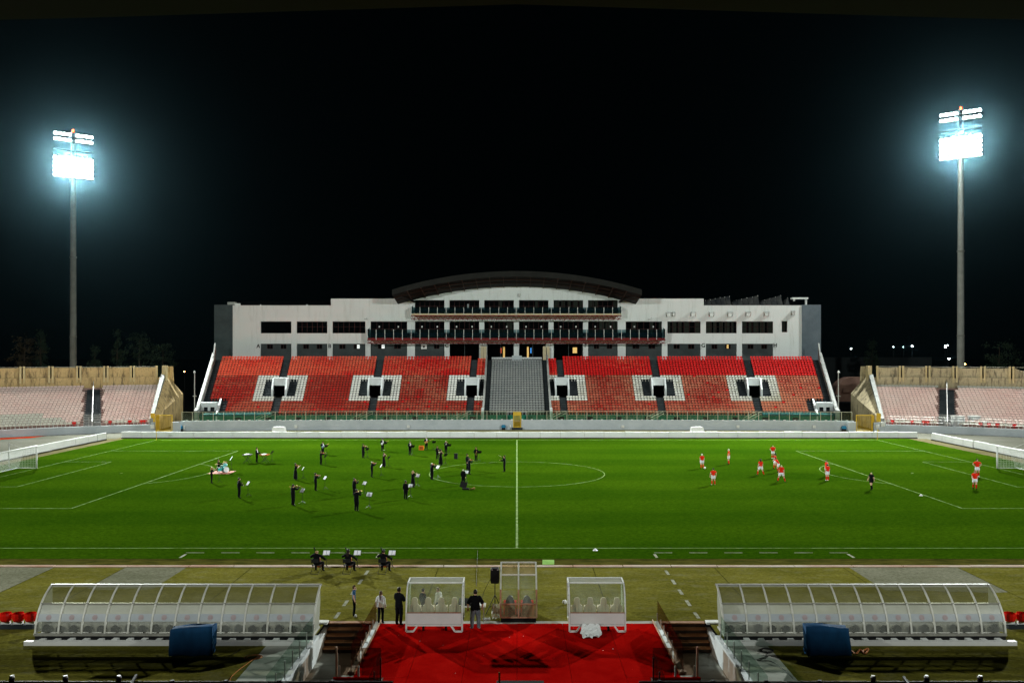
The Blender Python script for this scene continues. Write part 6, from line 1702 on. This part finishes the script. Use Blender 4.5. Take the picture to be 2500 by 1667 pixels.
def brass(pl, who, kind):
    t = inst(kind, f'brass {kind} played by {who}', kind, pl)
    b = MB(); z = 1.535
    if kind == 'trumpet':
        b.tube([(0,.13,z),(0,.62,z-.02)],[.008,.010],6); b.tube([(0,.22,z-.07),(0,.40,z-.08),(.0,.40,z),(0,.22,z),(0,.22,z-.07)],.010,6); b.build('tubing', BRASS, t)
        b = MB(); b.tube([(0,.50,z-.02),(0,.58,z-.02),(0,.64,z-.02)],[.012,.026,.062],12); b.build('bell', BRASS, t)
        b = MB()
        for k in range(3): b.tube([(0,.29+.03*k,z-.10),(0,.29+.03*k,z+.05)],.012,6)
        b.build('valves', GALV, t)
    elif kind == 'trombone':
        b.tube([(.02,.13,z),(.02,.92,z-.12),(.10,.92,z-.12),(.10,.20,z)],.010,6); b.build('slide', BRASS, t)
        b = MB(); b.tube([(-.03,.10,z+.01),(-.06,-.22,z+.03),(-.14,-.26,z+.03),(-.16,-.18,z+.03),(-.16,.10,z+.0),(-.16,.42,z-.05),(-.16,.50,z-.06)],[.010,.012,.014,.016,.022,.045,.105],10); b.build('bell', BRASS, t)
    elif kind == 'saxophone':
        b.tube([(0,.13,1.50),(.02,.24,1.52),(.04,.26,1.40),(.10,.28,.98),(.13,.30,.80),(.14,.37,.74),(.14,.44,.82)],[.008,.012,.018,.030,.04,.045,.05],10); b.build('body', BRASS, t)
        b = MB(); b.tube([(.14,.43,.80),(.13,.46,.98),(.12,.48,1.06)],[.048,.062,.095],12); b.build('bell', BRASS, t)
def wind(pl, who, kind):
    t = inst(kind, f'{"silver" if kind == "flute" else "black"} {kind} played by {who}', kind, pl)
    b = MB()
    if kind == 'flute': b.tube([(-.06,.15,1.545),(.56,.16,1.50)],.012,6); b.build('tube', GALV, t); b = MB(); b.box(.0,.3,.165,.18,1.53,1.54); b.build('keys', GALV, t)
    else: b.tube([(0,.12,1.53),(0,.30,1.18),(0,.40,.98)],[.010,.014,.016],8); b.build('tube', BLACK, t); b = MB(); b.tube([(0,.40,.98),(0,.42,.93)],[.018,.034],10); b.build('bell', BLACK, t)
def guitar(pl, who, kind, m):
    t = inst(kind.replace(' ','_'), f'{kind} hanging from {who}', kind, pl)
    p0, p1 = Vector((.30,.17,1.00)), Vector((-.60,.32,1.36)); d = (p1-p0).normalized()
    b = MB(); bouts(b, p0, p1, (0,1,0), .46, .34, .05); b.build('body', m, t)
    L = 1.02 if 'bass' not in kind else 1.15
    b = MB(); b.bar(p0+d*.38+Vector((0,.03,0)), p0+d*L+Vector((0,.03,0)), .045,.02); b.bar(p0+d*L+Vector((0,.03,0)),p0+d*(L+.16)+Vector((0,.03,0)),.07,.02); b.build('neck', GOLDWOOD, t)
# music stand made once, then copied
def make_stand():
    t = thing('music_stand', 'x', 'music stand', world=False)
    b = MB(); b.tube([(0,0,.12),(0,0,1.02)],.016,6); b.build('pole', DARKMETAL, t)
    for a in (90,210,330): b = MB(); b.tube([(0,0,.28),(.30*math.cos(R(a)),.30*math.sin(R(a)),.01)],.012,5); b.build('leg', DARKMETAL, t)
    b = MB(); c = Vector((0,0,1.14)); u = Vector((.27,0,0)); v = Vector((0,.10,.155)); n = Vector((0,.017,-.011)); b.add([c-u-v,c+u-v,c+u+v,c-u+v,c-u-v+n,c+u-v+n,c+u+v+n,c-u+v+n],[(0,1,2,3),(7,6,5,4),(0,4,5,1),(1,5,6,2),(2,6,7,3),(3,7,4,0)]); b.box(-.27,.27,-.16,-.095,.975,.987); b.build('desk', BLACK, t)
    b = MB(); w = Vector((.005,0,0)); q = -n*.35
    for s in (-1,1): x0 = Vector((s*.012,0,0)); x1 = Vector((s*.245,0,0)); vv = v*.93; b.quad(c+x0-vv+q*(1.6),c+x1-vv+q,c+x1+vv+q,c+x0+vv+q*1.6)
    b.build('sheet', PAPER, t)
    return t
_st0 = make_stand(); _used = [False]
def stand(pos, heading, label, h=1.0):
    global _st0
    if _used[0]: o = dup(_st0)
    else: o = _st0; _used[0] = True
    o.location = (pos[0],pos[1],0); o.rotation_euler = (0,0,heading); o.scale = (h,)*3; o['label'] = label; o['group'] = 'music stands of the orchestra'
    return o
def face_to(p, q): return math.atan2(-(q[0]-p[0]), q[1]-p[1])
CON = G(1231.4,1151.4)
ROW = [  # feet px, feet py, head py, pose, outfit, hair, who, instrument, stand px/py
 (516.6,1179,1140,'violin','black',('long',HAIRL),'the fair long-haired violinist next to the drum kit','violin',(534.8,1177.3)),
 (787.8,1109.3,1077.5,'guitar','tux',('short',HAIRD),'the guitarist in suit near the far boards','guitar:electric guitar',(796.5,1109.3)),
 (783.6,1134,1100.5,'violin','black',('curly',HAIRB),'the curly-haired violinist just in front of the guitarist','violin',(794.6,1134.8)),
 (721.5,1171.4,1130.6,'violin','dress',('long',HAIRD),'the long-haired violinist in ankle-length black dress','violin',(740,1169.7)),
 (583.7,1215,1165.8,'clarinet','suit',('short',HAIRD),'the lone clarinettist at the outer edge of the orchestra','clarinet',(605.5,1211.4)),
 (715.5,1233.5,1182,'trombone','suit',('short',HAIRD),'the trombonist in black suit','trombone',(738.5,1230)),
 (770.5,1197.4,1154.4,'violin','black',('bun',HAIRD),'the dark-haired violinist beside the trombonist','violin',(793.4,1194)),
 (865,1210,1168,'violin','suit',('short',HAIRD),'the slim violinist right behind the broad trumpeter','violin',(890,1207)),
 (870.4,1247,1193.9,'trumpet','suit',('short',HAIRD),'the broad trumpeter in black suit closest to the touchline','trumpet',(901.6,1241)),
 (886.8,1117.7,1083.8,'violin','black',('long',HAIRD),'the long-haired violinist in trousers near the boards','violin',(896.8,1118)),
 (933.8,1101,1070.2,'guitar','tux',('short',HAIRD),'the banjo player in suit and white shirt','guitar:white banjo',(940.5,1101.4)),
 (937.3,1139.5,1105,'flute','dress',('long',HAIRB),'the flautist in ankle-length black dress','flute',(949,1139.5)),
 (907.9,1164.5,1124.6,'violin','suit',('bald',HAIRG),'the white-haired violinist in black suit','violin',(930.5,1162.7)),
 (1001,1110.4,1076.6,'clarinet','tux',('short',HAIRD),'the clarinettist in white shirt beside the amplifier','clarinet',(1007.3,1111.8)),
 (1040.9,1097,1067.1,'guitar','tux',('bald',HAIRG),'the bass guitarist next to the orange amplifier','guitar:bass guitar',(1059.3,1098.4)),
 (1088.8,1107,1075.2,'trumpet','tux',('bald',HAIRG),'the white-haired trumpeter in suit and white shirt','trumpet',(1096.6,1107.3)),
 (1067.7,1120.7,1090.4,'clarinet','black',('long',HAIRB),'the brown-haired clarinettist behind the flared-trouser flautist','clarinet',None),
 (1076,1135.5,1097.5,'flute','dress',('curly',HAIRD),'the curly-haired flautist in long black skirt','flute',(1088.2,1135)),
 (1140.9,1146.6,1107.9,'stand','suit',('short',HAIRD),'the white-shoed man standing behind the violist','none',None),
 (1145.4,1157.3,1117.1,'violin','black',('short',HAIRD),'the violist in front of the white-shoed man','violin',None),
 (1162.3,1126,1091.3,'sax','black',('long',HAIRB),'the long-haired saxophonist in black','saxophone',(1170,1126)),
 (1131,1184,1143.9,'stand','suit',('bald',HAIRG),'the balding man in black suit beside the instrument case','none',(1138.6,1178)),
 (1054.3,1170.7,1127.9,'violin','suit',('bald',HAIRG),'the balding violinist in black suit on the centre circle','violin',(1069,1167.5)),
 (1008.2,1189,1148.4,'violin','dress',('long',HAIRL),'the fair-haired violinist in long black skirt','violin',(1020,1186.8)),
 (990.4,1218.4,1172.9,'stand','suit',('short',HAIRD),'the man in black suit reaching to his music','none',(1002.5,1215)),
]
for px, py, ptop, pose, of, hair, who, ins, sp in ROW:
    p = G(px,py); h = max(1.58,min(1.86,(py-ptop)*p[1]/F+.03)); hd = face_to(p, CON)
    lv = 1
    bulk = 1.32 if 'broad' in who else (.95 if 'slim' in who else (1.18 if of in ('suit','tux') else 1.04))
    verb = who[4:]
    pl = person(verb[0].upper()*0 + who.replace('the ','',1), p, hd, h, pose, of, hair, 'orchestra musicians', lv, SKIN2 if hair[0] == 'bald' else None, bulk)
    if ins == 'violin': violin(pl, who)
    elif ins in ('trumpet','trombone','saxophone'): brass(pl, who, ins)
    elif ins in ('flute','clarinet'): wind(pl, who, ins)
    elif ins.startswith('guitar:'):
        k = ins.split(':')[1]; guitar(pl, who, k, {'electric guitar':GUITARBLUE,'white banjo':PAPER,'bass guitar':GOLDWOOD}[k])
    if sp: stand(G(*sp), face_to(G(*sp), CON) if math.dist(G(*sp),p) > .6 else hd, f'black music stand in front of {who}', h/1.76)
c = person('conductor in black suit raising a baton beside the halfway line', CON, R(72), 1.76, 'conduct', 'suit', ('short',HAIRD), 'orchestra musicians')
t = inst('baton', 'thin white baton in the hand of the conductor', 'baton', c); b = MB(); b.tube([(.30,.44,1.52),(.34,.78,1.72)],[.010,.005],5); b.build('stick', PAPER, t); b = MB(); b.ell((.30,.45,1.525),(.02,.02,.02),6,4); b.build('grip', VIOLIN, t)
# keyboard player between two keyboards
p = G(627,1128.9); kp = person('keyboard player in black suit between two stands', p, R(-95), 1.76, 'keys', 'tux', ('short',HAIRD), 'orchestra musicians')
for dx, lb, m in ((-1.05,'black keyboard on crossed legs behind the keyboard player',BLACK),(.95,'orange-brown topped keyboard on crossed legs before the keyboard player',VIOLIN)):
    X = p[0]+dx; Y = p[1]-.1; t = thing('keyboard', lb, 'keyboard', (X,Y,0))
    b = MB(); b.box(X-.45,X+.45,Y-.55,Y+.55,.88,.97); b.build('case', m, t)
    b = MB(); b.box(X-.30,X+.10,Y-.5,Y+.5,.972,.985); b.build('keys', PAPER, t)
    for yy in (-.35,.35):
        b = MB(); b.bar((X-.35,Y+yy,0),(X+.35,Y+yy,.87),.04); b.build('leg', DARKMETAL, t); b = MB(); b.bar((X+.35,Y+yy+.045,0),(X-.35,Y+yy+.045,.87),.04); b.build('leg', DARKMETAL, t)
stand((p[0]+1.75,p[1]), R(-95), 'black music stand past the orange-brown keyboard', 1.05)
# drummer and kit on a rug
D = G(548,1152.7); X, Y = D
b = MB(); b.box(X-1.4,X+.9,Y-1.15,Y+1.0,.004,.02); tag(b.build('rug', RUG), 'reddish rug under the drum kit', 'rug')
dr = person('drummer in black suit sitting behind the turquoise kit', (X-.72,Y+.25,.02), R(-70), 1.76, 'drum', 'tux', ('short',HAIRB), 'orchestra musicians')
b = MB(); b.tube([(X-.80,Y+.22,.02),(X-.80,Y+.22,.42)],.03,6); b.tube([(X-.80,Y+.22,.42),(X-.80,Y+.22,.48)],.18,12); tag(b.build('drum_stool', BLACK), 'black stool under the drummer', 'stool')
t = thing('drum_kit', 'turquoise drum kit with white heads and cymbals', 'drum kit', (X,Y,.02))
def drum(nm, c, ax, r, L):
    c = Vector(c); ax = Vector(ax).normalized(); b = MB(); b.tube([c-ax*L/2,c+ax*L/2],r,18); d_ = b.build(nm, TURQ, t, False)
    for e in (-1,1): b = MB(); b.tube([c+ax*(e*L/2),c+ax*(e*(L/2+.012))],r*.97,18); b.build('head', DRUMHEAD, d_)
    b = MB(); b.tube([c+ax*(L/2-.03),c+ax*(L/2+.008)],r*1.03,18); b.build('hoop', GALV, d_)
drum('bass_drum', (X+.15,Y-.1,.32), (.7,-.7,0), .29, .42); drum('floor_tom', (X-.30,Y-.45,.38), (0,0,1), .20, .36); drum('snare_drum', (X-.30,Y+.25,.62), (0,0,1), .18, .15)
drum('tom', (X+.0,Y+.12,.80), (-.3,.3,1), .15, .22); drum('tom', (X+.22,Y-.18,.80), (-.3,.3,1), .15, .22)
for cx_, cy_, cz_ in ((-.1,.55,1.05),(.35,-.55,1.12),(-.55,-.6,.95)):
    b = MB(); b.tube([(X+cx_,Y+cy_,.02),(X+cx_,Y+cy_,cz_)],.014,6); st_ = b.build('cymbal_stand', GALV, t); b = MB(); b.tube([(X+cx_,Y+cy_,cz_),(X+cx_,Y+cy_,cz_+.03)],[.22,.04],16); b.build('cymbal', BRASS, st_)
stand((X+.55,Y+.5), R(-70), 'white-sheeted music stand at the turquoise drum kit', 1.25)
# things lying among the orchestra
X, Y = G(1028.8,1098); t = thing('guitar_amplifier', 'orange amplifier on the grass next to the bass guitarist', 'amplifier', (X,Y,0))
b = MB(); b.box(X-.32,X+.32,Y-.15,Y+.15,0,.56); cs = b.build('cabinet', ORANGE, t); b = MB(); b.box(X-.22,X+.22,Y-.17,Y-.152,.1,.46); b.build('grille', VIOLIN, cs); b = MB(); b.bar((X-.1,Y,.585),(X+.1,Y,.585),.03); b.build('handle', BLACK, cs)
X, Y = G(1113,1119.6); t = thing('monitor_speaker', 'black wedge speaker alone on the grass', 'loudspeaker', (X,Y,0)); b = MB(); b.prism([(X-.22,Y-.2,0),(X-.22,Y+.25,0),(X-.22,Y+.25,.62),(X-.22,Y-.02,.62)],(.42,0,0)); b.build('cabinet', BLACK, t); b = MB(); b.box(X-.15,X+.15,Y+.252,Y+.265,.08,.54); b.build('grille', DARKMETAL, t)
X, Y = G(1141,1194.5); t = thing('instrument_case', 'open black instrument case with brass horn on the grass', 'case', (X,Y,0))
b = MB(); b.box(X-.45,X+.15,Y-.2,Y+.2,0,.14); b.build('tray', BLACK, t); b = MB(); b.bar((X-.43,Y+.2,.14),(X-.30,Y+.28,.68),.62,.05); b.build('lid', BLACK, t)
t = thing('horn', 'brass horn lying beside the open instrument case', 'horn', (X+.55,Y,0)); b = MB(); b.tube([(X+.2,Y,.08),(X+.45,Y+.05,.08),(X+.68,Y,.10)],[.03,.05,.13],10); b.build('bell', BRASS, t); b = MB(); b.tube([(X+.22,Y+.1,.05),(X+.42,Y+.16,.05),(X+.45,Y-.08,.05),(X+.24,Y-.1,.05)],.02,6); b.build('tubing', BRASS, t)
# three cellists sitting on folding chairs by the touchline
def chair(x_, y_, hd, label):
    t = thing('folding_chair', label, 'chair', (x_,y_,0), rz=hd, group='folding chairs of the cellists', world=False)
    b = MB(); b.box(-.22,.22,-.14,.24,.43,.46); b.build('seat', BLACK, t)
    b = MB(); b.box(-.21,.21,-.24,-.21,.62,.84); b.build('backrest', BLACK, t)
    for s in (-1,1):
        b = MB(); b.tube([(s*.225,-.30,.0),(s*.225,.20,.45)],.013,6); b.build('leg', DARKMETAL, t)
        b = MB(); b.tube([(s*.205,.26,.0),(s*.205,-.12,.46),(s*.205,-.235,.86)],.013,6); b.build('leg', DARKMETAL, t)
    b = MB(); b.tube([(-.225,-.30,.012),(.225,-.30,.012)],.012,6); b.build('foot_bar', DARKMETAL, t)
for px, of, hair, who in ((770.8,'suit',('bald',HAIRL),'the thin-haired cellist farthest from the carpet'),(848,'black',('long',HAIRD),'the long-haired cellist sitting in the middle'),(934.7,'black',('bun',HAIRD),'the cellist with tied-up hair nearest the carpet')):
    X = PX(px,47.4); hd = R(-10)
    chair(X, 47.55, hd, 'black folding chair under ' + who)
    pl = person(who.replace('the ','',1), (X,47.62), hd, 1.76, 'cello', of, hair, 'seated cellists', 2)
    cello(pl, who)
    stand((X+.36,48.5), R(-6), 'black music stand with bright sheets before ' + who, .80)
# football players and referee
for px, py, ptop, pose, hdg, hair, who, of in (
 (1714,1143,1107.9,'relaxed',-5,('short',HAIRG),'white-haired red player standing over the ball','player'),
 (1779,1133,1095.7,'stand',70,('short',HAIRG),'white-haired red player in profile near the ball player','player'),
 (1741.6,1183,1143.4,'wide',5,('short',HAIRD),'dark-haired red player standing with his back to the near side','player'),
 (1856.8,1159,1120.2,'stride',10,('long',HAIRD),'red player with long dark hair, legs apart','player'),
 (1887,1119,1088,'hips',175,('bald',HAIRG),'balding red player with hands on hips behind the group','player'),
 (1892.5,1144,1107.3,'walk',80,('curly',HAIRD),'red player with bushy dark hair walking in the group','player'),
 (1900,1152,1119.5,'lean',75,('pony',HAIRD),'red player with tied dark hair bending forward in the group','player'),
 (1907.7,1175.7,1134,'stride',150,('bald',HAIRG),'balding red player with wide stance in front of the group','player'),
 (2018,1162.7,1122.5,'stand',100,('short',HAIRB),'brown-haired red player standing behind another on the penalty arc','player'),
 (2020,1172.9,1132.3,'stand',15,('short',HAIRD),'dark-haired red player with his back to the near side on the penalty arc','player'),
 (2127.3,1194.8,1151,'walk',120,('bald',HAIRB),'referee in black shirt and shorts near the penalty area line','referee'),
 (2386,1163.6,1119.5,'hips',165,('short',HAIRB),'red player with hands on hips beside the goal area','player'),
 (2380,1193,1148.4,'walk',160,('short',HAIRL),'fair-haired red player walking in front of the one with hands on hips','player')):
    p = G(px,py); h = max(1.62,min(1.86,(py-ptop)*p[1]/F+.03))
    if pose == 'lean': h = 1.72
    person(who, p, R(hdg), h, pose, of, hair, 'football players' if of == 'player' else None, 1, SKIN2, 1.16)
# people round the carpet
person('boy in blue and white football shirt standing sideways on the turf', G(864.5,1504.7), R(-78), 1.50, 'stand', 'kid', ('short',HAIRB), None, 2, SKIN2, .82, True)
person('girl in white sweatshirt with long ponytail by the timber steps', G(929.6,1520.5), R(-12), 1.50, 'stand', 'white', ('pony',HAIRB), None, 2, SKIN2, .88, True)
person('man in dark jacket with folded arms at the carpet edge', G(974.2,1525.5), R(-28), 1.76, 'folded', 'navysuit', ('short',HAIRD), None, 2, None, 1.08, True)
person('man in black tee shirt and faded jeans at the mixer table', G(1160.5,1534.5), R(4), 1.80, 'wide', 'tee', ('short',HAIRD), None, 2, SKIN2, 1.22, True)
person('child in dark clothes standing beyond the wheeled dugout glass', (-4.42,39.35), R(-40), 1.42, 'stand', 'black', ('short',HAIRD), None, 1, SKIN2, .9)
person('child in white top standing beyond the wheeled dugout glass', (-3.72,39.45), R(60), 1.44, 'stand', 'white', ('short',HAIRL), None, 1, SKIN2, .9)
# ---------------------------------------------------------------- night air that glows round the lamps
def haze():
    m = bpy.data.materials.new('night_haze'); m.use_nodes = True; nt = m.node_tree
    nt.nodes.remove(nt.nodes['Principled BSDF'])
    v = nt.nodes.new('ShaderNodeVolumePrincipled')
    v.inputs['Color'].default_value = (0.40, 0.82, 1.0, 1); v.inputs['Density'].default_value = HAZE; v.inputs['Anisotropy'].default_value = HAZE_G
    nt.links.new(v.outputs['Volume'], nt.nodes['Material Output'].inputs['Volume'])
    b = MB(); b.box(-220, 220, -60, 420, -2.0, 75)
    o = b.build('haze', m); tag(o, 'thin night haze glowing round the floodlights', 'haze', kind='stuff')
HAZE, HAZE_G = 0.000036, 0.987
haze()
